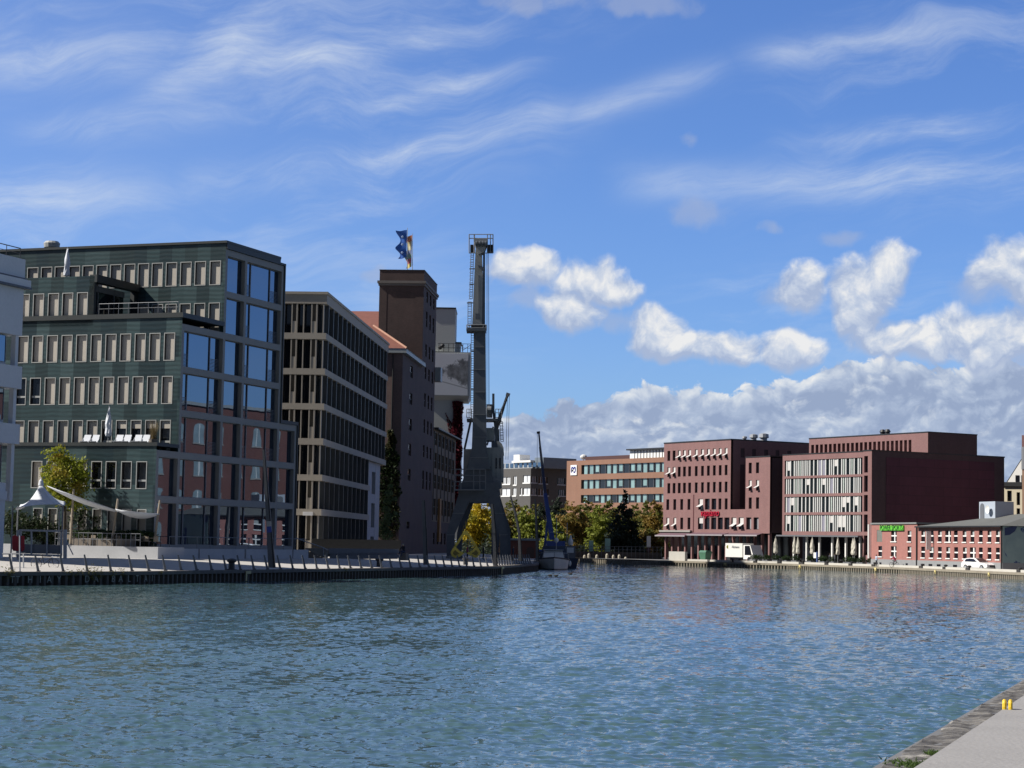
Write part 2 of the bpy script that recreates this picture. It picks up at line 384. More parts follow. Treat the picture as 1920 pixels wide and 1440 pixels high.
# pale kerb beams on the right quay, with gaps
M_KERB = M('white_kerb_beam', (.50, .49, .45), .8, var=.12, scale=.8)
segs = [(1250, 1280, 1.5), (1285, 1322, .32), (1327, 1364, .32), (1372, 1408, .32), (1416, 1453, .32), (1462, 1492, .32), (1503, 1540, .32), (1548, 1585, .32), (1593, 1628, .32), (1636, 1716, .32), (1724, 1760, .32), (1766, 1803, .32), (1812, 1898, .32), (1906, 1960, .32)]
def rq_at(px, inset=0.0, z=QZ):
    """the point on the right quay edge seen in the direction of the picture column px"""
    for i in range(len(rq)-1):
        a, b = Vector(rq[i]), Vector(rq[i+1]); dx = ray(px, 1050); n = Vector((dx.y, -dx.x))
        t = -(a.dot(n)) / ((b-a).dot(n)) if abs((b-a).dot(n)) > 1e-6 else -1
        if -1e-6 <= t <= 1 + 1e-6:
            p = a + (b-a)*t; T = (b-a).normalized(); return Vector((p.x - T.y*inset, p.y + T.x*inset, z))
    return Vector((*rq[-1], z))
for i, (x0, x1, h) in enumerate(segs):
    p, q = rq_at(x0, .5), rq_at(x1, .5)
    if (q-p).length < .5: continue
    T = (q-p).normalized(); N = Vector((-T.y, T.x, 0))
    mb = MB(); mb.hexa([p, q, q+N*.55, p+N*.55], [p+Vector((0, 0, h)), q+Vector((0, 0, h)), q+N*.55+Vector((0, 0, h)), p+N*.55+Vector((0, 0, h))])
    o = mb.build('kerb_beam' if h < 1 else 'parapet_block', M_KERB)
    if h > 1: tag(o, 'tall pale concrete block at the left end of the right quay', 'concrete block')
    else: tag(o, 'long low white kerb beam lying on the right quay edge', 'kerb beam', 'white kerb beams along the right quay')

# ---------------------------------------------------------------- water: real ripples on a sheet that is finest near the viewer
m, nt, b = newmat('harbour_water')
P = pos(nt)
b.inputs['Base Color'].default_value = (.022, .060, .062, 1); b.inputs['IOR'].default_value = 1.333; b.inputs['Roughness'].default_value = .06
patch = nt.noise(nt.vm('MULTIPLY', P, (.02, .035, 1)), 1.0, 3, .5)
nt.put(b.inputs['Base Color'], nt.mix(patch, (.044, .086, .094), (.064, .122, .140)))
# fine ripple slopes, added straight to the surface normal so that far water stays ruffled too
gust = nt.step(nt.noise(nt.vm('MULTIPLY', P, (.045, .06, 1)), 1.0, 3, .55), .3, .7)
rip = nt.vm('ADD', nt.vm('SCALE', nt.vm('SUBTRACT', nt.noise(P, 3.4, 2, .6, .2, color=True), (.5, .5, .5))), nt.vm('SCALE', nt.vm('SUBTRACT', nt.noise(P, .9, 2, .5, color=True), (.5, .5, .5))))
for n_, k_ in zip([l.from_node for l in nt.l if l.to_node == rip.node], (.80, .26)): n_.inputs[3].default_value = k_
sl = nt.vm('MULTIPLY', rip, (1.0, 1.15, 0)); sc0 = nt.node('ShaderNodeVectorMath', operation='SCALE'); nt.put(sc0.inputs[0], sl); nt.put(sc0.inputs[3], nt.m('MULTIPLY_ADD', gust, .45, .46))
nt.put(b.inputs['Normal'], nt.vm('NORMALIZE', nt.vm('ADD', nt.node('ShaderNodeNewGeometry').outputs['Normal'], sc0.outputs[0])))
M_WATER = m
rs = np.random.RandomState(3)
NA, NR = 820, 1600
ang = np.radians(np.linspace(-21, 21, NA)); rr = 19 * (420/19) ** np.linspace(0, 1, NR)
A, RR = np.meshgrid(ang, rr); X = RR*np.sin(A); Y = RR*np.cos(A); dr = RR * math.log(420/19) / NR; Z = np.zeros_like(X)
wind = R(-112)
for i in range(64):
    lam = .15 * (.58/.15) ** rs.rand() if i < 58 else .7 + 1.0*rs.rand(); th = wind + rs.normal(0, .62); k = 2*math.pi/lam
    amp = ((.0052 * lam) if i < 58 else .0016*lam) * (1 + .5*rs.rand())
    kx, ky = k*math.cos(th), k*math.sin(th); ph = rs.rand()*6.283 
    damp = 1/(1 + np.exp((dr*3.0 - lam)/(lam*.10)))
    s = np.sin(kx*X + ky*Y + ph + .8*np.sin(.21*X*rs.normal() + .17*Y*rs.normal() + rs.rand()*6))
    Z += damp * amp * (1.15*s + .45*s*s)
Z *= 1 + .30*np.sin(X*.11 + 1.3*np.sin(Y*.11) + 1) * np.sin(Y*.19 + 1.1*np.sin(X*.07)) + .25*np.sin(X*.31 + Y*.05)*np.sin(Y*.4 + .7*np.sin(X*.2))
V = np.stack([X, Y, Z], -1).reshape(-1, 3)
idx = np.arange(NA*NR).reshape(NR, NA); Fq = np.stack([idx[:-1, :-1], idx[:-1, 1:], idx[1:, 1:], idx[1:, :-1]], -1).reshape(-1, 4)
me = bpy.data.meshes.new('water'); me.vertices.add(len(V)); me.vertices.foreach_set('co', V.astype(np.float32).ravel())
me.loops.add(Fq.size); me.polygons.add(len(Fq)); me.loops.foreach_set('vertex_index', Fq.astype(np.int32).ravel())
me.polygons.foreach_set('loop_start', np.arange(0, Fq.size, 4, dtype=np.int32)); me.polygons.foreach_set('use_smooth', np.ones(len(Fq), bool)); me.update(calc_edges=True)
me.materials.append(M_WATER); wo = bpy.data.objects.new('water', me); C.objects.link(wo); tag(wo, kind='structure')
mb = MB(); mb.v = [Vector((x, y, -.16)) for x, y in ((-200, -80), (200, -80), (200, 420), (-200, 420))]; mb.f = [(0, 1, 2, 3)]
tag(mb.build('water_beyond', M_WATER), kind='structure')

# ---------------------------------------------------------------- near quay: worn stone edge, concrete ledge, yellow ladder hoops
m, nt, b = newmat('worn_edge_stone'); P = pos(nt)
ry = nt.vm('MULTIPLY', P, (.35, 2.4, 1.0)); n = nt.noise(ry, 1.6, 8, .68, .5); n2 = nt.noise(P, .7, 5, .6)
nt.put(b.inputs['Base Color'], nt.mix(nt.m('MULTIPLY', nt.step(n2, .5, .75), .6), nt.ramp(n, [(.30, (.03, .028, .026)), (.45, (.085, .08, .075)), (.56, (.17, .16, .145)), (.66, (.40, .38, .34))]), (.12, .115, .10)))
b.inputs['Roughness'].default_value = .9; bp = nt.node('ShaderNodeBump'); bp.inputs['Strength'].default_value = .9; bp.inputs['Distance'].default_value = .09
nt.put(bp.inputs['Height'], n); nt.put(b.inputs['Normal'], bp.outputs[0]); M_EDGE = m
nd = Vector((NQ[1][0]-NQ[2][0], NQ[1][1]-NQ[2][1], 0)).normalized(); nn = Vector((nd.y, -nd.x, 0)); n0 = Vector((*NQ[2], 0))
NF = lambda s, t, z: n0 + nd*s + nn*t + Vector((0, 0, z))
mb = MB(); rng = random.Random(5); ns, nt_ = 520, 12
for i in range(ns+1):
    s = -12 + i*.115
    jag = .025*math.sin(s*1.7) + .02*math.sin(s*4.3+1) + rng.uniform(-.022, .022)
    for j in range(nt_+1):
        t = jag*(1-j/nt_)*1.0 + j*(.85/nt_)
        z = QZ + .010*math.sin(s*2.1+j) + rng.uniform(-.012, .012) - (.05 if j == 0 else 0)
        mb.v.append(NF(s, t, z))
    mb.v.append(NF(s, jag+.05, -1.0))
W = nt_+2
for i in range(ns):
    for j in range(nt_): mb.f.append((i*W+j, (i+1)*W+j, (i+1)*W+j+1, i*W+j+1))
    mb.f.append((i*W, i*W+W-1, (i+1)*W+W-1, (i+1)*W))
tag(mb.build('near_quay_edge', M_EDGE), kind='structure')
M_LEDGE = M('fine_grey_concrete', (.285, .275, .262), .85, var=.16, scale=1.1, bump=.2, fine=.12)
mb = MB(); a = [NF(-14, .56, QZ), NF(48, .56, QZ), NF(48, 9, QZ), NF(-14, 9, QZ)]
mb.hexa([p - Vector((0, 0, .3)) for p in a], [p + Vector((0, 0, .10)) for p in a])
tag(mb.build('near_quay_pavement', M_LEDGE), kind='structure')
M_YEL = M('yellow_paint', (.75, .52, .03), .45, var=.12, scale=6)
hb = gp(1889, 1343, QZ)
t = thing('mooring_hoop', 'small yellow double hoop on the near quay edge', 'mooring hoop', hb)
vd = Vector((hb.x, hb.y, 0)).normalized(); vx = Vector((vd.y, -vd.x, 0))
for i in (-1, 1):
    c = hb + vx*(i*.042); arc = [c + vd*(.07*math.cos(q*math.pi/8)) + Vector((0, 0, .02 + .19*math.sin(q*math.pi/8)**.6 if 0 < q < 8 else 0)) for q in range(9)]
    mb = MB(); mb.pipe(arc, .030, 8)
    for p in arc[1:-1]: mb.ball(p, .030, .030, .030, 8, 5)
    mb.build('hoop', M_YEL, t)
mb = MB(); mb.beam(hb + Vector((-.22, 0, .015)), hb + Vector((.08, 0, .015)), .16, .03, up=(0, 0, 1)); mb.build('base_plate', M('dark_iron', (.06, .055, .05), .6, var=.3), t)
# weeds in the joints: too many blades to count
M_GRASS = LEAF('grass', (.05, .10, .02), (.10, .16, .04))
rng = random.Random(9); mb = MB()
for px, py, n, sx in ((1708, 1434, 200, .12), (1752, 1414, 90, .06), (1745, 1437, 90, .08)):
    c = gp(px, py, QZ+.02)
    for i in range(n):
        p = c + Vector((rng.gauss(0, sx), rng.gauss(0, sx*1.6), 0)); h = rng.uniform(.02, .06); a = rng.uniform(0, 6.28); e = Vector((math.cos(a), math.sin(a), 0))*.012
        tip = p + Vector((rng.gauss(0, .04), rng.gauss(0, .04), h)); mb.poly([p-e, p+e, tip])
tag(mb.build('grass', M_GRASS), kind='stuff')

# painted letters and weeds on the left sheet piling
def lq_at(px, over=0.0, z=QZ):
    for i in range(len(LQ)-1):
        a, b = Vector(LQ[i]), Vector(LQ[i+1]); dx = ray(px, 1073); n = Vector((dx.y, -dx.x)); t = -(a.dot(n)) / ((b-a).dot(n))
        if -1e-6 <= t <= 1 + 1e-6: p = a + (b-a)*t; T = (b-a).normalized(); return Vector((p.x + T.y*over, p.y - T.x*over, z)), Vector((T.x, T.y, 0))
GRAF = [(17, 'T'), (27, 'T'), (50, 'H'), (69, 'I'), (86, 'A'), (104, 'Y'), (157, 'D'), (174, 'A'), (206, 'B'), (220, 'A'), (236, 'L'), (250, 'T'), (266, 'A'), (278, 'I')]
quay_wall_left = w
M_WEED = LEAF('weed_leaf', (.10, .11, .03), (.24, .20, .06), None, 2.0)
rng = random.Random(14); mb = MB()
for px, n, r in ((8, 90, .3), (14, 60, .2), (122, 60, .2), (140, 60, .2), (162, 130, .35), (176, 160, .3), (205, 60, .2), (220, 70, .2), (292, 30, .15), (640, 40, .15)):
    p, T = lq_at(px, .36)
    for _ in range(n):
        q = p + T*rng.gauss(0, r) + Vector((rng.uniform(-.1, .1), rng.uniform(-.1, .1), rng.gauss(-.05, r*.7))); s_ = rng.uniform(.03, .08); e = Vector((rng.gauss(0, 1), rng.gauss(0, 1), rng.gauss(0, 1))).normalized()*s_; g = Vector((rng.gauss(0, 1), 0, rng.gauss(0, 1))).normalized()*s_*.5
        mb.poly([q-e, q+g, q+e, q-g])
tag(mb.build('weeds', M_WEED), kind='stuff')
M_PLATEY = M('pale_mooring_plate', (.50, .44, .24), .7, var=.2)
for px, lb in ((456, 'pale mooring plate on the left piling below the tall mast'), (935, 'pale mooring plate on the left piling near the crane leg')):
    p, T = lq_at(px, .42); N = Vector((T.y, -T.x, 0)); mb = MB(); mb.hexa([p - T*.45 + Vector((0, 0, -.75)), p - T*.25 + Vector((0, 0, -.75)), p - T*.25 + Vector((0, 0, -.05)), p - T*.45 + Vector((0, 0, -.05))], [q + N*.05 for q in (p - T*.45 + Vector((0, 0, -.75)), p - T*.25 + Vector((0, 0, -.75)), p - T*.25 + Vector((0, 0, -.05)), p - T*.45 + Vector((0, 0, -.05)))])
    mb.hexa([p - T*.249 + Vector((0, 0, -.25)), p + T*.35 + Vector((0, 0, -.25)), p + T*.35 + Vector((0, 0, -.05)), p - T*.249 + Vector((0, 0, -.05))], [q + N*.05 for q in (p - T*.249 + Vector((0, 0, -.25)), p + T*.35 + Vector((0, 0, -.25)), p + T*.35 + Vector((0, 0, -.05)), p - T*.249 + Vector((0, 0, -.05)))])
    tag(mb.build('mooring_plate', M_PLATEY), lb, 'plate')
# ================================================================ left bank buildings
M_WHITE = M('white_render', (.60, .61, .64), .8, var=.07, scale=.4)
M_DGLASS = GLASS('dark_glass', (.008, .011, .016), 1.6, .04, .006)
M_MGLASS = GLASS('mirror_glass', (.010, .016, .028), 2.7, .01, .0028, .38, (.55, .74, 1.0))
M_BLACK = M('black_metal', (.02, .021, .024), .5, var=.2)
M_STEEL = M('grey_steel', (.16, .17, .19), .5, metal=.2, var=.15)
M_GALV = M('galvanised_steel', (.36, .38, .41), .5, metal=.3, var=.12)
M_STONEF = M('grey_stone_frame', (.255, .25, .245), .75, var=.10, scale=.5)
M_BLIND = M('beige_blind', (.46, .425, .37), .8, var=.06, scale=2)
M_TRIM = M('grey_window_trim', (.36, .37, .36), .5, var=.08)
# dark green glazed tiles in large patches of slightly different glaze
m, nt, b = newmat('green_glazed_tile'); u, z = wallvec(nt)
cell = nt.xyz(nt.m('FLOOR', nt.m('DIVIDE', u, 1.31)), nt.m('FLOOR', nt.m('DIVIDE', z, 1.85)), 0.0)
wn = nt.node('ShaderNodeTexWhiteNoise', noise_dimensions='2D'); nt.put(wn.inputs[0], cell)
base = nt.ramp(wn.outputs[0], [(0, (.009, .027, .034)), (.35, (.016, .034, .036)), (.6, (.024, .052, .056)), (1, (.044, .078, .082))])
rib = nt.m('MULTIPLY_ADD', nt.m('SINE', nt.m('MULTIPLY', nt.m('ADD', z, nt.m('MULTIPLY', nt.noise(nt.xyz(u, z, 0.0), .35, 2, .5), .5)), 16.0)), .16, .95)
k = nt.m('MULTIPLY', rib, nt.m('MULTIPLY_ADD', nt.noise(nt.xyz(u, nt.m('MULTIPLY', z, 5.0), 0.0), 1.1, 4, .6), .7, .65))
nt.put(b.inputs['Base Color'], nt.mix(1.0, base, nt.xyz(k, k, k), 'MULTIPLY')); b.inputs['Roughness'].default_value = .38
bp = nt.node('ShaderNodeBump'); bp.inputs['Strength'].default_value = .5; bp.inputs['Distance'].default_value = .03; nt.put(bp.inputs['Height'], rib); nt.put(b.inputs['Normal'], bp.outputs[0])
M_TILE = m
M_REVEAL = M('brown_window_reveal', (.075, .062, .052), .6, var=.1)

# ---------------------------------------------------------------- green office with a stepped glazed front
o = at(550, 1040, 190); G = Fr((o.x, o.y), 20.64)
zq = lambda x, y: G.pv(x, y)[1]
Z = [zq(296, 1024), zq(296, 936), zq(337, 854), zq(343, 775), zq(345, 693), zq(344, 613.5), zq(427, 552), zq(428, 474)]
UX = [G.pv(294, 900)[0], G.pv(333.5, 900)[0], G.pv(412, 900)[0], G.pv(450, 900)[0], G.pv(519.5, 900)[0], G.pv(552, 900)[0]]
UX[1] = (UX[1] + G.pv(340.5, 744)[0]) / 2; U2 = G.pv(424, 545)[0]; UX[2] = (UX[2] + U2 + G.pv(417, 744)[0]) / 3
Ztop = zq(422, 455); BASE = 1.1
print('H7 z', [round(q, 2) for q in Z], 'top', round(Ztop, 2), 'u', [round(q, 2) for q in UX])
H7 = thing('green_office', 'stepped office in dark green tiles with grey framed glass front', 'office building', G.w(UX[2], 4, BASE))
PW = .20   # half a pillar
front = lambda a, d, z: G.w(a, d, z)
ZT = [Z[2], Z[2], Z[3], Z[5], Z[5], Z[7]]
mb = MB(); glz = []
def floors(ks, us, z0, z1):
    holes = []
    for k in ks:
        for a, c in zip(us, us[1:]):
            holes.append((a + PW, c - PW, Z[k] + (.28 if k else .12), Z[k+1] - .28)); glz.append(holes[-1] + (k,))
    wall_grid(mb, front, us[0] - PW, us[-1] + PW, z0, z1, holes, .85)
floors((0, 1), UX, BASE, Z[2] + .28)
floors((2,), UX[1:], Z[2] + .28, Z[3] + .28)
floors((3, 4), UX[1:5], Z[3] + .28, Z[5] + .28)
floors((5, 6), UX[2:5], Z[5] + .28, Z[7] + .28)
for (k0, ua, ub, zz) in ((0, UX[0], UX[5], Z[2]), (2, UX[1], UX[5], Z[3]), (3, UX[1], UX[4], Z[5]), (5, UX[2], UX[4], Z[7])):
    fbox(mb, front, ua - PW, ub + PW, .03, .84, zz + .281, zz + .30)
mb.build('stone_front_frame', M_STONEF, H7)
# glazing of each bay: a sheet of glass, dark bars in the wide bays and guard slats
for a, c, z0, z1, k in glz:
    g = MB(); fbox(g, front, a, c, .40, .46, z0, z1); gz = g.build('glazing', M_MGLASS if k > 1 else M_MGLASS, H7)
    bars = MB(); ring(bars, front, a, c, z0, z1, .06, .33, .395)
    if c - a > 5:
        for q in (.19, .745): fbox(bars, front, a + (c-a)*q - .05, a + (c-a)*q + .05, .31, .395, z0 + .061, z1 - .061)
        if k > 1:
            for q0, q1 in ((.02, .18), (.76, .98)):
                for i in range(9): zz = z0 + .12 + i*.125; fbox(bars, front, a + (c-a)*q0, a + (c-a)*q1, .27, .30, zz, zz + .028)
    bars.build('window_bar', M_STEEL, gz)
DEEP = 40
def mass(ua, ub, z0, z1, v0=.86, v1=DEEP):
    m_ = MB(); m_.box(G, ua, ub, v0, v1, z0, z1); return m_
# left faces with real openings
def left_face(uk, v0, v1, z0, z1, wins, depth=.25):
    fn = lambda a, d, z: G.w(uk + d, a, z)
    m_ = MB(); holes = [(a, b_, c, d_) for a, b_, c, d_, kd in wins]
    wall_grid(m_, fn, v0, v1, z0, z1, holes, depth)
    m_.build('tiled_wall', M_TILE, H7)
    for a, b_, c, d_, kd in wins:
        r = MB(); ring(r, fn, a - .07, b_ + .07, c - .07, d_ + .07, .07, -.03, .06)
        w_ = r.build('window', M_TRIM, H7)
        r = MB(); ring(r, fn, a + .001, b_ - .001, c + .001, d_ - .001, .03, .061, depth - .02); r.build('reveal', M_REVEAL, w_)
        p_ = MB(); fbox(p_, fn, a + .032, b_ - .032, depth - .06, depth + .02, c + .002, d_ - .002)
        if kd == 'b': p_.build('blind', M_BLIND, w_)
        else:
            p_.build('pane', M_DGLASS, w_); t_ = MB(); fbox(t_, fn, a + .032, b_ - .032, depth - .10, depth - .061, c + (d_-c)*.26, c + (d_-c)*.33)
            t_.build('transom', M_TRIM, w_)
            if kd == 'h': t_ = MB(); fbox(t_, fn, a + .032, b_ - .032, depth - .14, depth - .101, d_ - (d_-c)*.26, d_ - .002); t_.build('raised_blind', M_BLIND, w_)
def winrow(uk, lefts, w, yt, yb, kinds='b'):
    out = []
    for i, x in enumerate(lefts):
        t0 = yt + (x - lefts[0]) * -.02; zt = G.pu(x + w/2, t0, uk)[1]; zb = G.pu(x + w/2, yb + (x - lefts[0]) * -.014, uk)[1]
        va = G.pu(x + w, (yt + yb)/2, uk)[0]; vb = G.pu(x, (yt + yb)/2, uk)[0]
        out.append((va, vb, zb, zt, kinds[i % len(kinds)] if len(kinds) > 1 else kinds))
    zt = sum(o_[3] for o_ in out)/len(out); zb = sum(o_[2] for o_ in out)/len(out)
    return [(a, b_, zb, zt, kd) for a, b_, _, _, kd in out]
u0, u1, u2 = UX[0] - PW, UX[1] - PW, UX[2] - PW
rows = lambda a, n, st=27.45: [a + st*i for i in range(n)]
z2p = G.pu(150, 836, u0)[1]; z5p = G.pu(260, 597, u1)[1]; z6p = G.pu(110, 519.5, u1)[1]
print('parapets', z2p, Z[2], z5p, Z[5], z6p)
w2 = winrow(u0, [60, 88, 116, 144, 172, 199, 228, 256.5], 17.5, 868, 916, 'bbbbgggg') + winrow(u0, rows(63, 8, 27.8), 15, 957, 1004, 'b')
left_face(u0, 0, DEEP, BASE, max(z2p, Z[2] + .3), w2)
w5 = winrow(u1, rows(34, 11), 18, 631, 679) + winrow(u1, rows(29.7, 11), 18, 711, 759, 'ggbbbbbbbbb') + winrow(u1, rows(26, 11), 18, 792, 846, 'bbbbbbhhhhh')
left_face(u1, 0, DEEP, Z[2] - .2, max(z5p, Z[5] + .3), w5)
vb0 = G.pu(176, 560, u1)[0]; print('vb0', vb0)
w6 = winrow(u1, [9, 36, 63, 91, 117.5, 145], 18, 553, 600)
left_face(u1, vb0, DEEP, Z[5] + .301, z6p, w6)
w7 = winrow(u2, [52, 78, 103.5, 130, 155.5, 181.5, 207.5, 233.5, 259.5, 285.5, 312, 339, 366, 394], 18.5, 500, 541) + winrow(u2, [259, 285.5, 311, 337.5, 364.5, 392], 18.5, 572, 622)
left_face(u2, 0, DEEP, Z[5] - .2, Ztop, w7)
# cores, roofs and dark copings
core = MB()
core.box(G, u0 + .44, UX[5] + PW, .86, DEEP, BASE, Z[2] + .1); core.box(G, u1 + .44, UX[5] + PW, .86, DEEP, Z[2] + .1, Z[3] + .2)
core.box(G, u1 + .44, UX[4] + PW, .86, DEEP, Z[3] + .2, Z[5] + .1); core.box(G, u2 + .44, UX[4] + PW, .86, DEEP, Z[5] + .1, Ztop - .3)
core.build('rear_wall', M_BLACK, H7)
cp = MB()
cp.box(G, UX[4] + PW + .002, UX[4] + PW + .18, -.12, 2.5, Z[3] + .6, Ztop - .35)
cp.box(G, u2 - .15, UX[4] + PW - .9, -.15, DEEP, Ztop + .001, Ztop + .22); cp.box(G, u2 + .02, UX[4] + PW + .17, -.14, 2.5, Z[7] + .32, Ztop - .002 - .3)
cp.box(G, u2 + .02, UX[4] + PW - .92, -.12, 2.5, Ztop - .3, Ztop)
cp.box(G, u1 - .12, u2 - .02, -.12, DEEP, max(z5p, Z[5] + .302), max(z5p, Z[5] + .302) + .42)
cp.box(G, UX[4] + PW + .002, UX[5] + PW + .12, -.12, 9, Z[3] + .302, Z[3] + .62)
cp.box(G, UX[5] + PW + .002, UX[5] + PW + .14, -.12, 2.5, BASE, Z[3] + .30)
cp.box(G, u0 - .12, u1 - .02, -.12, DEEP, max(z2p, Z[2] + .302), max(z2p, Z[2] + .302) + .30)
M_COPE = M('dark_green_coping', (.016, .022, .024), .55, var=.15)
cp.build('coping', M_COPE, H7)
# set back loggia on the sixth floor
lg = MB(); fr_ = lambda a, d, z: G.w(a, vb0 + d, z)
zr, zf = z6p, Z[5] + .75
fbox(lg, fr_, u1, u2 - .01, -.25, .5, zr - .55, zr + .12); fbox(lg, fr_, u1, u1 + .35, 0, .5, zf, zr - .552); fbox(lg, fr_, u2 - .5, u2 - .01, .1, .5, zf, zr - .552)
lg.build('loggia_frame', M_COPE, H7)
lg = MB(); fbox(lg, fr_, u1 + .36, u2 - .51, 1.2, 1.3, zf, zr - .56); lgp = lg.build('loggia_glazing', M_DGLASS, H7)
lg = MB()
for q in (.33, .7): a = u1 + (u2-u1)*q; fbox(lg, fr_, a - .05, a + .05, 1.1, 1.19, zf, zr - .56)
fbox(lg, fr_, u1 + .36, u2 - .51, 1.1, 1.19, zr - 1.1, zr - .57); lg.build('window_bar', M_STEEL, lgp)
rl = MB(); zc = max(z5p, Z[5] + .302) + .42
for i in range(9): v_ = .5 + (vb0 - 1)*i/8; p = G.w(u1 + .1, v_, zc); rl.tube(p, p + Vector((0, 0, .95)), .025)
rl.tube(G.w(u1 + .1, .5, zc + .95), G.w(u1 + .1, vb0 - .5, zc + .95), .03); rl.tube(G.w(u1 + .1, .5, zc + .5), G.w(u1 + .1, vb0 - .5, zc + .5), .015)
rl.build('roof_railing', M_STEEL, H7)
vt = G.w(u2 + 2, G.pu(97, 465, u2 + 2)[0], Ztop + .2)
MB().lathe(vt, [(.55, 0), (.55, .35), (.72, .36), (.78, .75), (.6, .95), (.1, 1.0)]).build('roof_vent', M_TRIM, H7)

# ---------------------------------------------------------------- white office at the left edge
o = at(48, 487, 152); W = Fr((o.x, o.y), 20.64)
wz = lambda x, y, v=0: W.pv(x, y, v)[1]
WO = thing('white_office', 'pale rendered office with projecting floor slabs at the left picture edge', 'office building', W.w(-6, 6, 1.2))
t0, t1, b1, t2, b2, t3, b3, t4 = wz(48, 487), wz(52, 527), wz(40, 630), wz(40, 688), wz(40, 730), wz(36, 796), wz(34, 833), wz(28, 940)
wl = MB()
wl.box(W, -18, 0, 0, 14, t1, t0)
wl.box(W, -18, .35, -.35, 14.2, wz(56, 541) , t1 - .002)
wl.box(W, -18, -.05, .02, 14, b1, wz(56, 541) - .002)
for za, zb in ((b2, t2), (b3, t3)): wl.box(W, -18, -.1, -.15, 14, za, zb)
for za, zb in ((t2 + .002, b1 - .002), (t3 + .002, b2 - .002), (t4, b3 - .002)):
    wl.box(W, -18, -1.1, .7, 14, za, zb); wl.box(W, -.75, -.35, .1, .5, za, zb)
wl.box(W, -18, -1.3, .1, 14, 1.1, wz(28, 906)); wl.build('wall', M_WHITE, WO)
wl = MB(); wl.box(W, -18, .42, -.42, 14.3, wz(56, 541) - .16, wz(56, 541) - .004); wl.box(W, -18, .1, -.1, 14, t1 - .12 + .14, t1 + .16); wl.build('slab_edge', M('shadow_gap_metal', (.10, .11, .13), .6), WO)
for za, zb in ((t2, b1), (t3, b2), (t4, b3)):
    for i in range(4):
        a = -1.3 - i*4.0
        p = MB(); p.box(W, a - 3.6, a, .58, .69, za + .3, zb - .1); q = p.build('window', M_MGLASS, WO)
        p = MB()
        for f_ in (.0, .36, .72): p.box(W, a - 3.6 + 3.55*f_, a - 3.5 + 3.55*f_, .50, .575, za + .3, zb - .1)
        p.build('frame', M_STEEL, q)
rl = MB()
for i in range(8): p = W.w(-.3 - i*1.8, .3, t0); rl.tube(p, p + Vector((0, 0, .85)), .03)
rl.tube(W.w(-.3, .3, t0 + .85), W.w(-16, .3, t0 + .85), .04); rl.tube(W.w(-.3, .3, t0 + .45), W.w(-16, .3, t0 + .45), .02); rl.build('roof_railing', M_BLACK, WO)
sg = MB(); sg.box(W, -4.0, -1.32, -.06, .09, wz(10, 937), wz(10, 921)); s_ = sg.build('wall_sign', M_WHITE, WO)

# ---------------------------------------------------------------- stone office with fins
o = at(604, 900, 215); B = Fr((o.x, o.y), 3.5)
M_LIME = M('beige_stone', (.39, .35, .295), .8, var=.10, scale=.5)
M_LIME2 = M('grey_beige_stone', (.30, .285, .27), .8, var=.10, scale=.5)
M_SLIT = M('bronze_louvre', (.085, .072, .052), .55, var=.15)
M_FIN = M('dark_bronze_fin', (.085, .092, .098), .45, metal=.3, var=.12)
bz = lambda y: at(608 + (760 - y)*.037, y, 215).z
lv = [(bz(569.5), bz(552)), (bz(636), bz(624.5)), (bz(702.5), bz(691)), (bz(768), bz(756.5)), (bz(834), bz(822)), (bz(901.5), bz(890)), (bz(966.5), bz(954.5))]
BO = thing('stone_office', 'beige stone office with tall dark fins along its receding side', 'office building', B.w(5, 12, 1.2))
UL = 55.5; US = 39.5; VL = 26
print('B levels', lv)
sl = MB(); fl_ = MB()
for i, (za, zb) in enumerate(lv):
    ue = UL if i < 5 else US
    sl.box(B, -.0, ue, -.0, VL, za, zb)
sl.box(B, -.12, UL + .1, -.12, VL, lv[0][1] + .002, lv[0][1] + .28)
sl.build('floor_band', M_LIME, BO)
tops = [l[0] for l in lv]; bots = [l[1] for l in lv[1:]] + [1.2]
core = MB(); core.box(B, .9, UL - .3, .9, VL, bots[3] - .3, lv[0][0]); core.box(B, .9, US - .2, .9, VL, 1.2, bots[3] - .302)
core.build('dark_glazed_wall', M_DGLASS, BO)
pi_ = 0
for i, (zt, zb) in enumerate(zip(tops, bots)):
    ue = UL if i < 4 else US
    n = 16 if i < 4 else 11; step = ue / n; zm = zb + (zt-zb)*.40
    for j in range(n):
        a = j*step + step*.5
        fn = MB().box(B, a, a + .22, -.0, .85, zb + .002, zt - .002).build('fin', M_FIN, BO)
        MB().box(B, a + .222, a + 1.0, .12, .7, zb + .002, zm).build('stone_panel', M_LIME2, fn)
        MB().box(B, a + .222, a + 1.0, .35, .7, zm + .002, zt - .002).build('louvre', M_SLIT, fn)
    for j in range(4):
        v = .30 + j*2.17
        st_ = MB(); st_.box(B, .02, .5, v, v + .10, zb + .002, zt - .002)
        a0, a1 = v + .861, v + 1.27
        st_.box(B, .02, .5, v + .72, a0 - .001, zb + .002, zt - .002); st_.box(B, .05, .5, a0, a1, zb + .002, zm); st_.box(B, .02, .5, a1 + .001, a1 + .12, zb + .002, zt - .002)
        p_ = st_.build('facade_panel', M_LIME, BO)
        MB().box(B, .22, .5, a0, a1, zm + .002, zt - .002).build('louvre', M_SLIT, p_)
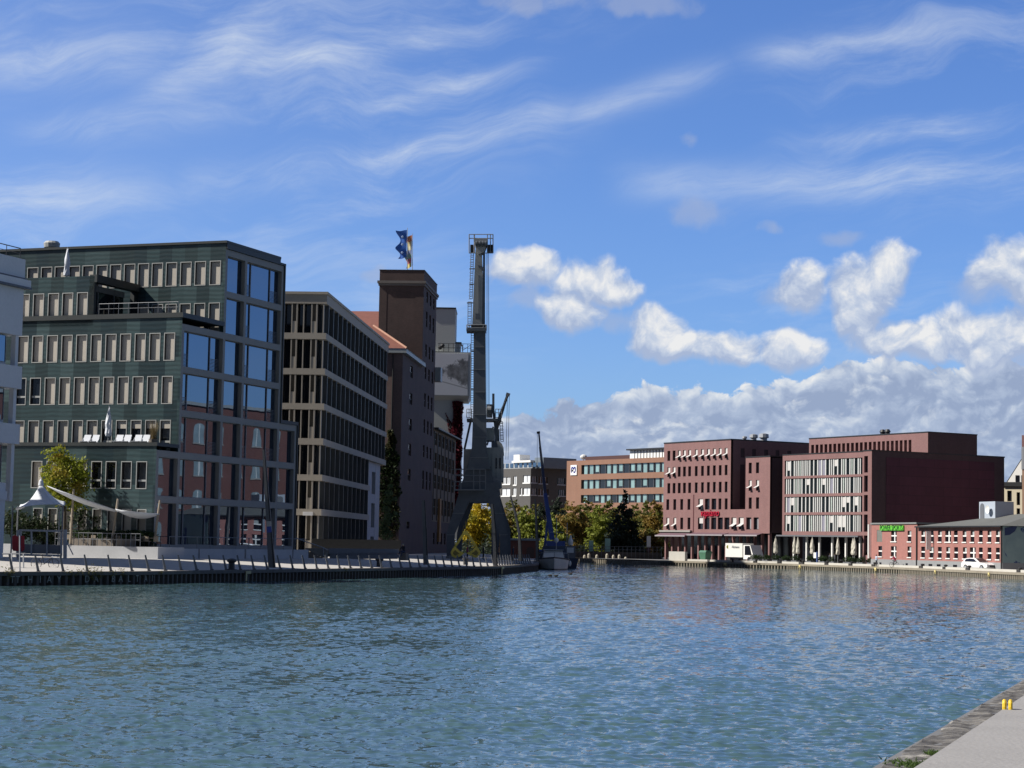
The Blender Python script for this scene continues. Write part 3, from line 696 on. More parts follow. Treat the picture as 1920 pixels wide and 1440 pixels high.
# white concrete frame under the overhang
cf = MB(); za, zb = 1.2, bots[3] - .01
ua, ub, uc, ud = US + .3, US + 5.6, US + 9.2, UL - 2.2
cf.box(B, ua, ub, .5, 3, za, zb); cf.box(B, uc, ud, .5, 3, za, zb)
for q in (0.02, .36, .68): zz = za + (zb-za)*q; cf.box(B, ub + .002, uc - .002, .52, 3, zz + 2.2, zz + 3.4)
cf.build('concrete_frame', M('smooth_white_concrete', (.42, .43, .46), .8, var=.08), BO)
cf = MB(); cf.box(B, ub, uc, 1.1, 3.2, za, zb); cf.build('stair_window', M_DGLASS, BO)
ph = MB(); ph.box(B, 6, 40, 9, 24, lv[0][1] + .28, bz(524)); p_ = ph.build('penthouse', M('pale_penthouse_panel', (.30, .33, .37), .6, var=.1), BO)
ph = MB(); ph.box(B, 5.94, 5.99, 10, 23, lv[0][1] + .6, bz(531)); ph.build('penthouse_glazing', M_MGLASS, p_)
sg = MB(); sg.box(B, -.10, -.01, .9, 2.0, bz(967), bz(960)); sg.build('name_plate', M('white_plate', (.7, .7, .7), .5), BO)
# ---------------------------------------------------------------- brick warehouse with its tower
def leaves(mb, c, rx, ry, rz, n, size, rng, hollow=.35):
    for _ in range(n):
        while True:
            q = Vector((rng.uniform(-1, 1), rng.uniform(-1, 1), rng.uniform(-1, 1)))
            if hollow < q.length <= 1: break
        p = Vector(c) + Vector((q.x*rx, q.y*ry, q.z*rz)); leaf(mb, p, size*rng.uniform(.6, 1.35), rng)
def leaf(mb, p, s, rng):
    a = Vector((rng.gauss(0, 1), rng.gauss(0, 1), rng.gauss(0, 1))).normalized(); b = a.cross(Vector((rng.gauss(0, 1), rng.gauss(0, 1), rng.gauss(0, 1)))).normalized()
    mb.poly([p - a*s, p + b*s*.55, p + a*s, p - b*s*.55])
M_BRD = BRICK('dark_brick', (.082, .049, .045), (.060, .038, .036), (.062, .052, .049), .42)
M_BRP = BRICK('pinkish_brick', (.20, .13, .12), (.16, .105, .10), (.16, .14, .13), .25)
M_ROOFT = M('red_roof_tile', (.185, .070, .05), .85, var=.3, scale=1.0)
M_RIDGE = M('pale_ridge_tile', (.42, .23, .16), .8, var=.2)
M_GUTTER = M('zinc_gutter', (.33, .36, .37), .5, metal=.2, var=.1)
M_DARKWIN = M('dark_window', (.012, .014, .022), .15, var=.3)
o = at(750, 900, 275); T = Fr((o.x, o.y), 4.5)
us, ut, uw = 21.8, 38.5, 72.0; wt = 6.75; WB = 1.15
zE = at(748, 662, 275).z; zR = at(727, 623, 288).z; zT = at(795, 508, 297).z; zW = at(811, 804, 313.4).z
print('warehouse', zE, zR, zT, zW)
WH = thing('brick_warehouse', 'dark brick harbour warehouse with a tall flat topped tower and orange hipped roof', 'warehouse', T.w(12, 4, WB))
sd = lambda a, d, z: T.w(a, d, z)
def side_wall(u0_, u1_, z0, z1, wins, mat, name, depth=.3):
    m_ = MB(); wall_grid(m_, sd, u0_, u1_, z0, z1, wins, depth); m_.box(T, u0_ + .01, u1_ - .01, depth, wt if u1_ <= ut else 9, z0, z1 - .01); w_ = m_.build(name, mat, WH)
    for a, b_, c, d_ in wins:
        p = MB(); fbox(p, sd, a + .002, b_ - .002, depth - .12, depth - .06, c + .002, d_ - .002); q = p.build('window', M_DARKWIN, WH)
        p = MB(); fbox(p, sd, a + .002, b_ - .002, depth - .19, depth - .121, c + (d_-c)*.48, c + (d_-c)*.52); fbox(p, sd, (a+b_)/2 - .05, (a+b_)/2 + .05, depth - .19, depth - .121, c + .003, c + (d_-c)*.48 - .001); p.build('glazing_bar', M_BLACK, q)
    return w_
wz_ = lambda y, u_, px: at(px, y, T.w(u_, 0, 0).y).z
sw_ = [(8.2, 11.2, wz_(b_, 9.5, 766), wz_(t_, 9.5, 767)) for t_, b_ in ((686, 708), (737, 758), (785, 807), (832, 854), (879, 901), (978, 991))]
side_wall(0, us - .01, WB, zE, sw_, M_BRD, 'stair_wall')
tw = []
for t_, b_ in ((553, 573), (590, 618), (650, 673), (692, 714), (741, 766), (789, 814), (837, 859), (884, 918)):
    for uc in (26.2, 30.6, 35.0): tw.append((uc - .95, uc + .95, wz_(b_, 30, 801), wz_(t_, 30, 803)))
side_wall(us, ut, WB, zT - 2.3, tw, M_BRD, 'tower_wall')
# front face of the stair block, facing us, and its neighbour
fw = MB(); ff = lambda a, d, z: T.w(d, a, z)
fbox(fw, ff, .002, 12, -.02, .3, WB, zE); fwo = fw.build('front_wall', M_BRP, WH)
MB().tube(T.w(-.12, 1.35, WB), T.w(-.12, 1.35, zE - .2), .09).build('downpipe', M_BLACK, fwo)
g_ = MB(); g_.box(T, -.55, us - .02, -.55, .0, zE + .002, zE + .62); g_.box(T, -.55, -.02, .002, 12, zE + .002, zE + .62); g_.build('gutter', M_GUTTER, WH)
rf = MB(); e_ = zE + .63; vr = 4.9
A_, B_, C_, D_ = T.w(-.6, -.6, e_), T.w(us - .02, -.6, e_), T.w(us - .02, vr, zR), T.w(4.5, vr, zR); E_ = T.w(-.6, 12, e_); F_ = T.w(4.5, 12, zR)
rf.poly([A_, B_, C_, D_]); rf.poly([A_, D_, F_, E_]); rf.poly([p - Vector((0, 0, .1)) for p in (A_, B_, C_, D_)]); ro = rf.build('hipped_roof', M_ROOFT, WH)
MB().tube(A_ + Vector((0, 0, .02)), D_ + Vector((0, 0, .05)), .16).build('ridge_tiles', M_RIDGE, ro)
# tower front with recessed panel and lettering, cornice and attic
tf = MB(); zf0 = zT - 2.3
wall_grid(tf, lambda a, d, z: T.w(us - .02 + d, a, z), .0, wt, WB, zf0, [(1.25, wt - 1.15, zf0 - 16, zf0 - 1.0)], .18)
tf.box(T, us + .17, us + .4, .002, wt, WB, zf0); tfo = tf.build('tower_front', M_BRD, WH)
cn = MB(); cn.box(T, us - .35, ut + .3, -.33, wt + .3, zf0 + .35, zf0 + .72); cn.box(T, us - .2, ut + .15, -.18, wt + .15, zf0, zf0 + .348); cn.build('cornice', M('grey_cornice', (.14, .125, .118), .8, var=.15), WH)
MB().box(T, us - .05, ut, -.03, wt, zf0 + .722, zT).build('attic', M_BRD, WH)
MB().box(T, us - .12, ut + .06, -.1, wt + .06, zT + .002, zT + .12).build('roof_edge', M_BLACK, WH)
def text(s, loc, size, mat, parent, xdir, name='lettering', ext=.04, zdir=Vector((0, 0, 1)), align='CENTER', shear=0):
    cu = bpy.data.curves.new(name, 'FONT'); cu.body = s; cu.size = size; cu.extrude = ext; cu.align_x = align; cu.align_y = 'CENTER'; cu.shear = shear
    tmp = bpy.data.objects.new(name, cu); C.objects.link(tmp); bpy.context.view_layer.update()
    me = bpy.data.meshes.new_from_object(tmp.evaluated_get(bpy.context.evaluated_depsgraph_get())); bpy.data.objects.remove(tmp)
    ob = bpy.data.objects.new(name, me); C.objects.link(ob); me.materials.clear(); me.materials.append(mat)
    x = Vector(xdir).normalized(); n = x.cross(zdir); Mx = Matrix((x, zdir, n)).transposed().to_4x4()
    Mx.translation = Vector(loc); me.transform(Mx); me.transform(Matrix.Translation(-rootloc(parent))); ob.parent = parent
    return ob
M_GRAF = M('faded_white_paint', (.30, .30, .27), .8, var=.35, scale=3)
text('RHENUS', T.w(us + .10, wt/2 + .05, at(750, 556, 297).z), 1.35, M('faded_brick_lettering', (.15, .115, .105), .8), tfo, -T.v, ext=.03)
for px_, ch in GRAF:
    p_, T_ = lq_at(px_, .31, .34); text(ch, p_, .62, M_GRAF, quay_wall_left, T_, 'painted_letter', .004)
# long wing beyond the tower
m, nt, b = newmat('ochre_brown_render'); P = pos(nt); n = nt.noise(P, .5, 4, .6)
nt.put(b.inputs['Base Color'], nt.mix(n, (.115, .088, .060), (.175, .135, .095))); b.inputs['Roughness'].default_value = .85; M_WING = m
WG = []; cols = [(ut + 1.6 + i*5.3, ut + 4.9 + i*5.3) for i in range(6)]
for t_, b_ in ((812, 836), (849, 879), (890, 917), (935, 966)):
    for a, b2_ in cols: WG.append((a, b2_, wz_(b_ - 1, 42, 814), wz_(t_, 42, 814)))
side_wall(ut + .01, uw, wz_(978, 42, 812), zW, WG, M_WING, 'wing_wall', .35)
lo = []
for a, b2_ in cols[:5]: lo.append((a + .5, b2_ - .5, WB + 1.6, WB + 3.4))
side_wall(ut + .01, uw, WB, wz_(978, 42, 812) - .002, lo, M_BRD, 'wing_base', .3)
pl = MB()
for a, b2_ in cols: pl.box(T, a - .95, a - .65, -.12, -.002, wz_(976, 42, 812), zW - .3)
pl.build('pilaster', M_BLACK, WH)
wr = MB(); wr.box(T, ut + .02, uw + .4, -.8, 9, zW + .002, zW + .25); wr.build('wing_roof', M_BLACK, WH)
db = MB(); db.box(T, ut + .01, ut + 2.4, -.9, 3, wz_(716, 40, 815), wz_(690, 40, 815)); db.build('dormer', M_GUTTER, WH)
hp = MB(); hp.box(T, ut + 8, ut + 10.2, -.35, -.002, WB + 2.0, wz_(934, 45, 800)); hp.build('wooden_hoist_board', M('orange_brown_wood', (.30, .16, .06), .7, var=.2), WH)
# main hall with a red roof behind
hl = MB(); hl.box(T, 27, 62, wt + .05, 30, WB, at(690, 640, 305).z); hl.build('hall_wall', M_BRD, WH)
hr = MB(); z0 = at(690, 640, 305).z; z1 = at(690, 580.5, 318).z
hr.prism([T.w(26.5, wt + .06, z0 + .01), T.w(44.5, wt + .06, z1), T.w(62.5, wt + .06, z0 + .01)], [T.w(26.5, 30, z0 + .01), T.w(44.5, 30, z1), T.w(62.5, 30, z0 + .01)]); hr.build('hall_roof', M_ROOFT, WH)

# flags on the tower
def flag(px, ytop, Y, label, cols, fy0, fy1, w, seed, z0=None):
    b0 = at(px, 508, Y); tp = at(px, ytop, Y); z0 = zT + .13
    t = thing('flag', label, 'flag', Vector((b0.x, b0.y, z0)), 'flags on the warehouse tower')
    MB().tube((b0.x, b0.y, z0), tp, .06, .04).build('flagpole', M_GALV, t)
    n, m_ = 10, 22; mb = MB(); za, zb = at(px, fy0, Y).z, at(px, fy1, Y).z; rng = random.Random(seed); ph = rng.uniform(0, 6)
    for side in (0,):
        for i in range(m_+1):
            for j in range(n+1):
                q = i/m_; s = j/n; sag = .35*s*math.sin(q*9+ph)*.25
                mb.v.append(Vector((tp.x - .06 - w*s*(.78+.22*math.sin(q*11+ph)), tp.y + .22*s*math.sin(q*10+s*4+ph), za + (zb-za)*q - s*.35 + sag + .12*math.sin(s*6+q*7+ph)*s)))
    for i in range(m_):
        for j in range(n): k = i*(n+1)+j; mb.f.append((k, k+1, k+n+2, k+n+1))
    cl = mb.build('cloth', M('flag_cloth_%d' % seed, cols[0], .7, var=.2, scale=1.5), t, smooth=True)
    if len(cols) > 1:
        for c in cols[1:]: cl.data.materials.append(M('flag_colour_%d' % random.randint(0, 9999), c, .7, var=.1))
        for p in cl.data.polygons: p.material_index = min(int((p.index // n) / m_ * len(cols)), len(cols)-1)
    return t, cl, tp, za, zb
t, cl, tp, za, zb = flag(764, 427, 305, 'tall blue flag with pale emblem flying from the tower roof', [(.03, .13, .50)], 431, 482, 1.75, 3)
for q in (.22, .5, .8):
    c = Vector((tp.x - .72, tp.y - .16, za + (zb-za)*q - .2)); MB().ball(c, .2, .03, .2, 10, 6).build('emblem', M('pale_blue_print', (.38, .52, .78), .7), cl)
flag(773.5, 438, 308, 'narrow multicoloured flag hanging beside the blue flag', [(.60, .22, .10), (.66, .56, .30), (.70, .66, .45), (.30, .36, .55), (.28, .42, .34), (.62, .20, .22), (.72, .60, .22)], 441, 500, 1.15, 8)

# creepers on the warehouse
M_IVY = LEAF('ivy_leaf', (.016, .034, .012), (.040, .062, .022), (.062, .056, .022), 1.2)
M_SHRUB = LEAF('pale_creeper_leaf', (.07, .12, .05), (.14, .19, .10))
rng = random.Random(21); mb = MB()
for i in range(4200):
    q = rng.random()**.8; zz = at(730, 1012 - q*206, 274).z; half = (1.65 - 1.35*max(0, (q-.62)/.38)) * (1 - .12*math.sin(q*23)); xm = 1.62 - .35*max(0, q-.6)/.4
    v = xm + rng.uniform(-1, 1)*half + .2*math.sin(q*40); leaf(mb, T.w(-.12 - abs(rng.gauss(0, .16)), v, zz), rng.uniform(.10, .24), rng)
tag(mb.build('ivy', M_IVY), 'dark green and brown ivy climbing the end wall of the warehouse', 'climbing plant')
mb = MB(); rng = random.Random(5)
for y, x, r, n in ((912, 731, .45, 120), (925, 729, .7, 170), (940, 727, .75, 190), (955, 724, .8, 190), (968, 728, .9, 190), (980, 722, 1.0, 220), (992, 718, 1.0, 220), (1003, 724, 1.2, 260), (936, 740, .5, 90), (962, 741, .4, 60)):
    leaves(mb, at(x, y, 272), r*.8, .6, r*.65, n, .15, rng, 0)
tag(mb.build('climbing_shrub', M_SHRUB), 'lighter green bushy climber in front of the dark ivy', 'climbing plant')

# ---------------------------------------------------------------- concrete silo with a mural on its side
SI = Fr((at(848, 700, 350).x, 350), 0.0)
M_SILO = M('silo_concrete', (.48, .505, .49), .85, var=.05, scale=.35)
sz = lambda y: at(848, y, 350).z; sx = lambda x: at(x, 700, 350).x - SI.o.x
def sbox(mb, x0, x1, y0, y1, d0=0, d1=9):
    w = lambda x, d, z: SI.o + Vector((x, d, z))
    a0, a1, z0, z1 = sx(x0), sx(x1), sz(y1), sz(y0)
    return mb.hexa([w(a0, d0, z0), w(a1, d0, z0), w(a1, d1, z0), w(a0, d1, z0)], [w(a0, d0, z1), w(a1, d0, z1), w(a1, d1, z1), w(a0, d1, z1)])
SL = thing('concrete_silo', 'grey concrete silo tower carrying a black and white mural beside the crane', 'silo', (SI.o.x, 354, 1.2))
sb = MB(); sbox(sb, 790, 851.5, 578, 658, 1, 10); sbox(sb, 790, 867, 749, 1010, 1.2, 8); sbox(sb, 851.6, 861, 640, 658, 4, 9); sb.build('silo_wall', M_SILO, SL)
sb = MB(); sbox(sb, 789, 852.3, 575.5, 577.9, .8, 10.2); sbox(sb, 850, 863, 637, 639.8, 3.8, 9.2); sb.build('roof_edge', M_BLACK, SL)
sb = MB(); sbox(sb, 788, 881.5, 660, 742, 0, 11); w = lambda x, d, z: SI.o + Vector((x, d, z))
sb.hexa([w(sx(790), 1.2, sz(750)), w(sx(878), 1.2, sz(750)), w(sx(878), 9, sz(750)), w(sx(790), 9, sz(750))], [w(sx(788), 0, sz(742)-.01), w(sx(881.5), 0, sz(742)-.01), w(sx(881.5), 11, sz(742)-.01), w(sx(788), 11, sz(742)-.01)])
sb.build('silo_head', M_SILO, SL)
m, nt, b = newmat('grey_mural_print'); P = nt.sep(pos(nt)); X0, X1, Z0, Z1 = SI.o.x + sx(812), SI.o.x + sx(878), sz(741), sz(663)
mx = nt.m('DIVIDE', nt.m('SUBTRACT', P[0], X0), X1-X0); mz = nt.m('DIVIDE', nt.m('SUBTRACT', P[2], Z0), Z1-Z0)
nz = nt.noise(nt.xyz(nt.m('MULTIPLY', mx, 3.0), nt.m('MULTIPLY', mz, 3.0), 0.0), 2.2, 5, .6)
mass_ = nt.step(nt.m('ADD', nt.m('SUBTRACT', nt.m('MULTIPLY_ADD', mx, .75, .08), nt.m('ABSOLUTE', nt.m('MULTIPLY_ADD', mz, 1.9, -1.05))), nt.m('MULTIPLY_ADD', nz, .9, -.55)), -.02, .16)
lines = nt.step(nt.m('ABSOLUTE', nt.m('SUBTRACT', mz, nt.m('MULTIPLY_ADD', mx, -.22, .38))), .02, .006)
col_ = nt.mix(nt.m('MAXIMUM', nt.m('MULTIPLY', mass_, nt.m('MULTIPLY_ADD', nz, .9, .3, clamp=True)), nt.m('MULTIPLY', lines, .5)), (.64, .66, .70), (.05, .055, .06))
nt.put(b.inputs['Base Color'], col_); b.inputs['Roughness'].default_value = .8
sb = MB(); sbox(sb, 800, 877.5, 663, 741, -.06, -.004); sb.build('mural_panel', m, SL)
sb = MB()
for x in (822, 831, 840, 849, 858, 867, 876, 881): p = w(sx(x), .1, sz(660)); sb.tube(p, p + Vector((0, 0, 1.5)), .045, n=5)
for h in (.75, 1.5): sb.tube(w(sx(820), .1, sz(660)+h), w(sx(882), .1, sz(660)+h), .045, n=5)
sb.tube(w(sx(866), .1, sz(660)+.3), w(sx(881), .1, sz(660)+1.3), .05, n=5); sb.tube(w(sx(866), .1, sz(660)+1.3), w(sx(866), .1, sz(660)+.1), .05, n=5); sb.build('roof_railing', M_BLACK, SL)
for x in (824, 829): c = w(sx(x), .4, sz(652 if x == 824 else 648)); MB().ball(c, .35, .3, .35, 10, 6).build('floodlight', M_BLACK, SL)
M_RED = LEAF('red_vine_leaf', (.085, .010, .022), (.15, .02, .035))
rng = random.Random(31); mb = MB()
for i in range(3600):
    q = rng.random(); y = 752 + q*205; x0 = 849 + 3*math.sin(q*14); x1 = 868.5 + 1.4*math.sin(q*31)
    p = w(sx(rng.uniform(x0, x1)), 1.1 - abs(rng.gauss(0, .25)), sz(y)); leaf(mb, p, rng.uniform(.16, .34), rng)
for i in range(500):
    q = rng.random(); k = rng.randint(0, 4); x = 851 - q*(14 - k*2); y = 800 + k*9 - q*24 + rng.gauss(0, .8)
    leaf(mb, w(sx(x), 1.05, sz(y)), rng.uniform(.1, .2), rng)
tag(mb.build('red_vine', M_RED), 'deep red vine growing up the silo stem', 'climbing plant')
# ---------------------------------------------------------------- harbour crane on its portal
YC = 235.0
M_CR = M('dark_crane_steel', (.105, .120, .142), .55, metal=.1, var=.32, scale=.8)
M_CRL = M('pale_crane_steel', (.34, .345, .335), .6, var=.22, scale=.8)
M_CRM = M('mid_crane_steel', (.19, .20, .215), .6, var=.2, scale=.8)
cp_ = at(895, 1040, YC); CZ = 1.05
def q3(px, py, dy=0.0): return at(px, py, YC + dy)
CR = thing('harbour_crane', 'tall grey harbour crane with upright jib standing on a portal', 'crane', (cp_.x, YC, CZ))
def slab(mb, pts, d0, d1):
    """an outline with real depth: pts in picture points read at the crane's distance"""
    a = [q3(x, y) + Vector((0, d0, 0)) for x, y in pts]; b = [p + Vector((0, d1-d0, 0)) for p in a]; return mb.prism(a, b)
gz = lambda x, y: (x, y)
foot = 1049
slab(MB(), [(862, 921), (880, 942), (853, 1001), (852, foot), (838, foot), (838, 1000)], -1.2, .2).build('portal_leg', M_CR, CR)
slab(MB(), [(914, 938), (934, 921), (951, 998), (951, foot), (938, foot), (937, 1001)], -1.2, .2).build('portal_leg', M_CR, CR)
slab(MB(), [(872, 925), (886, 940), (866, 1000), (862, foot-4), (852, foot-4), (855, 998)], 5.2, 6.6).build('portal_leg', M_CR, CR)
slab(MB(), [(919, 938), (936, 925), (957, 992), (958, foot-4), (946, foot-4), (944, 1000)], 5.2, 6.6).build('portal_leg', M_CR, CR)
pb = MB(); slab(pb, [(861, 905), (935, 905), (938, 925), (924, 942), (876, 942), (859, 925)], -1.1, 6.5); pb.build('portal_beam', M_CR, CR)
for x, dy in ((845, -.5), (944, -.5), (857, 5.9), (952, 5.9)): slab(MB(), [(x-8, foot-7), (x+8, foot-7), (x+10, foot+1), (x-10, foot+1)], dy-.9, dy+.9).build('bogie', M_CRM, CR)
pf = MB(); slab(pf, [(852, 918.5), (909, 918.5), (909, 920.5), (852, 920.5)], -2.6, -1.21); pf.build('platform', M_CRM, CR)
def rail(pts, ys, posts, dy, r=.045, name='railing', m=M_CRM):
    mb = MB()
    for y in ys: mb.tube(q3(pts[0], y, dy), q3(pts[1], y, dy), r, n=5)
    for x in posts: mb.tube(q3(x, ys[0], dy), q3(x, ys[-1], dy), r, n=5)
    return mb.build(name, m, CR)
rail((852, 909), (880, 891.5, 903, 918), (853, 864, 888, 899.5, 910.5), -2.5, .06)
rail((846, 864), (880, 890, 903, 911), (847, 855, 864), 1.5, .05)
sl = MB(); slab(sl, [(876, 875), (920, 875), (926, 906), (866, 906)], -.6, 5); sl.build('slewing_base', M_CR, CR)
cb = MB(); slab(cb, [(920, 898), (940, 898), (941, 914), (938, 916), (919, 916)], -.4, 2.6); cb.build('ballast_box', M_CRM, CR)
mh = MB(); slab(mh, [(904, 838), (934, 838), (944, 850), (944, 902), (905, 896)], 1.2, 6.8); slab(mh, [(869, 841), (890, 841), (890, 893), (868, 893)], 1.2, 6.8)
mho = mh.build('machine_house', M_CRL, CR)
mh = MB(); a_ = [(932 + 13*math.sin(t*math.pi/12), 838 - 13 + 13*(1-math.cos(t*math.pi/12)) - 12) for t in range(7)]
slab(mh, [(931, 826), (936, 826), (941, 831), (944, 838), (945, 851), (934, 840)], 1.5, 6.5); mh.build('rounded_roof', M_CRL, CR)
for x in (929, 936): slab(MB(), [(x, 858), (x+3, 858), (x+3, 878), (x, 878)], 1.13, 1.19).build('window', M_DARKWIN, CR)
# jib, seen almost end on: lower tapered box, upper pale box
jb = MB(); slab(jb, [(889.5, 620), (910.5, 620), (911.5, 760), (912.5, 840), (919, 880), (876, 880), (885, 840), (888, 760)], -1.3, .6); jb.build('jib', M_CR, CR)
jb = MB(); slab(jb, [(885.5, 613), (904, 613), (905.4, 520), (903.5, 470), (892, 470), (889.5, 520)], -1.0, .5); ju = jb.build('upper_jib', M_CRL, CR)
jb = MB(); slab(jb, [(904.2, 612), (909.5, 612), (909.5, 470), (905.8, 470), (905.7, 500)], -.9, .6); jb.build('jib_flange', M_CR, CR)
sc_ = MB(); slab(sc_, [(897, 518), (900, 518), (900, 600), (897, 600)], -1.06, -1.005); sc_.build('jib_seam', M_CRM, ju)
slab(MB(), [(892, 590), (898.5, 590), (898.5, 601), (892, 601)], -1.16, -1.06).build('access_hatch', M_CR, ju)
sc_ = MB(); slab(sc_, [(897, 500), (905, 503), (907.5, 506), (906.5, 511), (902, 508), (897, 503)], -1.5, -1.0); sc_.build('cable_guide', M_CR, ju)
hd = MB(); slab(hd, [(889.5, 451), (914.5, 451), (914, 459), (908, 475), (897, 480), (891, 462)], -1.4, .9); hd.build('jib_head', M_CRL, CR)
for x in (893, 899, 905, 910): MB().tube(q3(x-1.6, 457, -1.5), q3(x+1.6, 457, -1.5), .34, n=14).build('pulley', M_CR, CR)
hb_ = MB(); slab(hb_, [(882, 461), (888, 461), (888, 474), (882, 474)], -1, .5); hb_.build('lamp_box', M_BLACK, CR)
hb_ = MB(); slab(hb_, [(913, 461), (924.5, 461), (924.5, 474), (913, 474)], -1, .5); hb_.build('lamp_box', M_BLACK, CR)
rail((879.5, 924.5), (439.5, 447, 474.5), (879.5, 889, 914, 919.5, 924.5), -1.2, .055, 'top_railing'); rail((879.5, 924.5), (439.5, 447, 474.5), (880, 890, 914, 924), 1.2, .04, 'top_railing')
pl = MB(); slab(pl, [(875, 619), (911.5, 619), (911.5, 623), (875, 623)], -2, 1.4); pl.build('mid_platform', M_CR, CR)
rail((875, 911.5), (609, 614.5, 620), (875, 880, 906, 911.5), -1.9, .05); 
jn = MB(); slab(jn, [(884, 612), (910.8, 612), (909.5, 622), (886, 622)], -1.4, .8); jn.build('jib_joint', M_BLACK, CR)
for y_ in (652, 694, 736, 778, 820, 858):
    hw_ = 10.6 + max(0, (y_ - 760))*.035 + max(0, y_ - 840)*.16
    f_ = MB(); slab(f_, [(899.8 - hw_, y_), (899.8 + hw_, y_), (899.8 + hw_, y_ + 1.3), (899.8 - hw_, y_ + 1.3)], -1.36, .62); f_.build('jib_band', M_CRM, CR)
for (xa, xb, y_) in ((849, 871, 962), (839, 853, 1002), (926, 946, 962), (937, 952, 1002)):
    f_ = MB(); slab(f_, [(xa, y_), (xb, y_), (xb, y_ + 1.4), (xa, y_ + 1.4)], -1.26, .24); f_.build('leg_flange', M_CRM, CR)
for x_ in (908, 915, 922, 930, 938): f_ = MB(); slab(f_, [(x_, 850), (x_ + .7, 850), (x_ + .7, 896), (x_, 896)], 1.14, 1.198); f_.build('house_seam', M_CRM, mho)
# ladder with hoops up the left side of the jib
ld = MB()
def ladder(x0, y0, x1, y1, w=5.2, dy=-.2, step=4.2, r=.04):
    n = int(abs(y1-y0)/step); ld.tube(q3(x0, y0, dy), q3(x1, y1, dy), r, n=5); ld.tube(q3(x0+w, y0, dy), q3(x1+w, y1, dy), r, n=5)
    for i in range(n+1):
        f = i/n; x = x0+(x1-x0)*f; y = y0+(y1-y0)*f; ld.tube(q3(x, y, dy), q3(x+w, y, dy), r*.8, n=4)
ladder(883, 474, 880.5, 560); ladder(877.5, 566, 877, 620, 6.5); ladder(883.5, 625, 882.5, 780)
for y, xa, xb in ((504, 880, 892), (533, 880, 904), (568, 875.5, 888), (658, 883, 889), (694, 883, 888), (730, 883, 888)): ld.beam(q3(xa, y, -.2), q3(xb, y, -.2), .12, .12)
for i in range(22):
    y = 480 + i*6.2; x = 883 - (y-474)*.03; ld.pipe([q3(x, y, -.2), q3(x-1.8, y+.2, -.9), q3(x+2, y+.3, -1.2), q3(x+5.2, y, -.2)], .022, 4)
ld.build('ladder', M_CR, CR)
ca_ = MB()
for x0, x1 in ((912.5, 913), (914.5, 915.5), (916, 917.5)): ca_.tube(q3(x0, 474, .2), q3(x1, 775, 2.5), .022, n=4)
ca_.build('hoist_cable', M_BLACK, CR)
# A frame and luffing gear behind the jib
af = MB()
for a, b, w_ in (((884, 783), (871, 842), 4), ((925, 738), (925, 770), 4.5), ((925, 770), (929, 800), 5), ((929, 800), (937, 846), 6), ((913, 835), (925, 800), 3)):
    k = w_*YC/FPX; af.beam(q3(*a, 3), q3(*b, 3), k, k*.9)
af.build('a_frame', M_CR, CR)
pl = MB(); slab(pl, [(874.5, 783), (940, 783), (940, 787.5), (874.5, 787.5)], 1.6, 4.8); pl.build('upper_platform', M_CR, CR)
rail((875, 885), (767, 774, 783), (875, 879.5, 884), 1.7, .045); rail((929, 941), (767, 774, 783), (929, 935, 940.5), 1.7, .045)
wn_ = MB(); slab(wn_, [(911.6, 755.5), (922.5, 755.5), (922.5, 779), (911.6, 779)], 2.2, 4.4); wn_.build('winch_frame', M_CR, CR)
wn_ = MB(); slab(wn_, [(911.6, 757.5), (918, 757.5), (918, 763.5), (911.6, 763.5)], 2.1, 2.19); wn_.build('winch_opening', M_GALV, CR)
MB().tube(q3(914, 769, 1.9), q3(921, 769, 1.9), .45, n=14).build('winch_drum', M_CRM, CR)
cw = MB(); slab(cw, [(911, 800), (924, 800), (927, 812), (926, 824), (911, 824)], 2.4, 6); cw.build('counterweight', M_CRL, CR)
ld = MB(); ladder(937, 790, 939, 828, 5, 3.2); 
for i in range(6): y = 793 + i*6; ld.pipe([q3(937.5, y, 3.2), q3(941, y, 2.2), q3(944, y, 3.2)], .03, 4)
ld.build('ladder', M_CRM, CR)

# a second crane behind: its thin jib leans up to the right
Y2 = 268.0
b2 = at(931, 1046, Y2); C2 = thing('rear_crane', 'slim dark crane jib leaning right behind the tall harbour crane', 'crane', (b2.x, Y2, 1.1))
q2 = lambda x, y, dy=0: at(x, y, Y2+dy)
mb = MB(); mb.beam(q2(928, 810), q2(944, 763), .62, .6, None, .42, .4); mb.beam(q2(944, 763), q2(952, 740), .36, .36); mb.build('jib', M_BLACK, C2)
mb = MB(); mb.beam(q2(949, 738.5), q2(956, 741), .42, .4); mb.build('jib_head', M_CRM, C2)
mb = MB(); mb.beam(q2(941, 766, -.3), q2(951, 742, -.3), .12, .12); mb.build('luffing_rod', M_CRL, C2)
mb = MB(); mb.tube(q2(951.5, 742), q2(948.5, 862), .03, n=4); mb.tube(q2(955, 742), q2(952.5, 862), .03, n=4); mb.build('hoist_cable', M_STEEL, C2)
mb = MB(); mb.beam(q2(929, 1046), q2(929, 805), 1.1, 1.1); mb.build('tower', M_CR, C2)

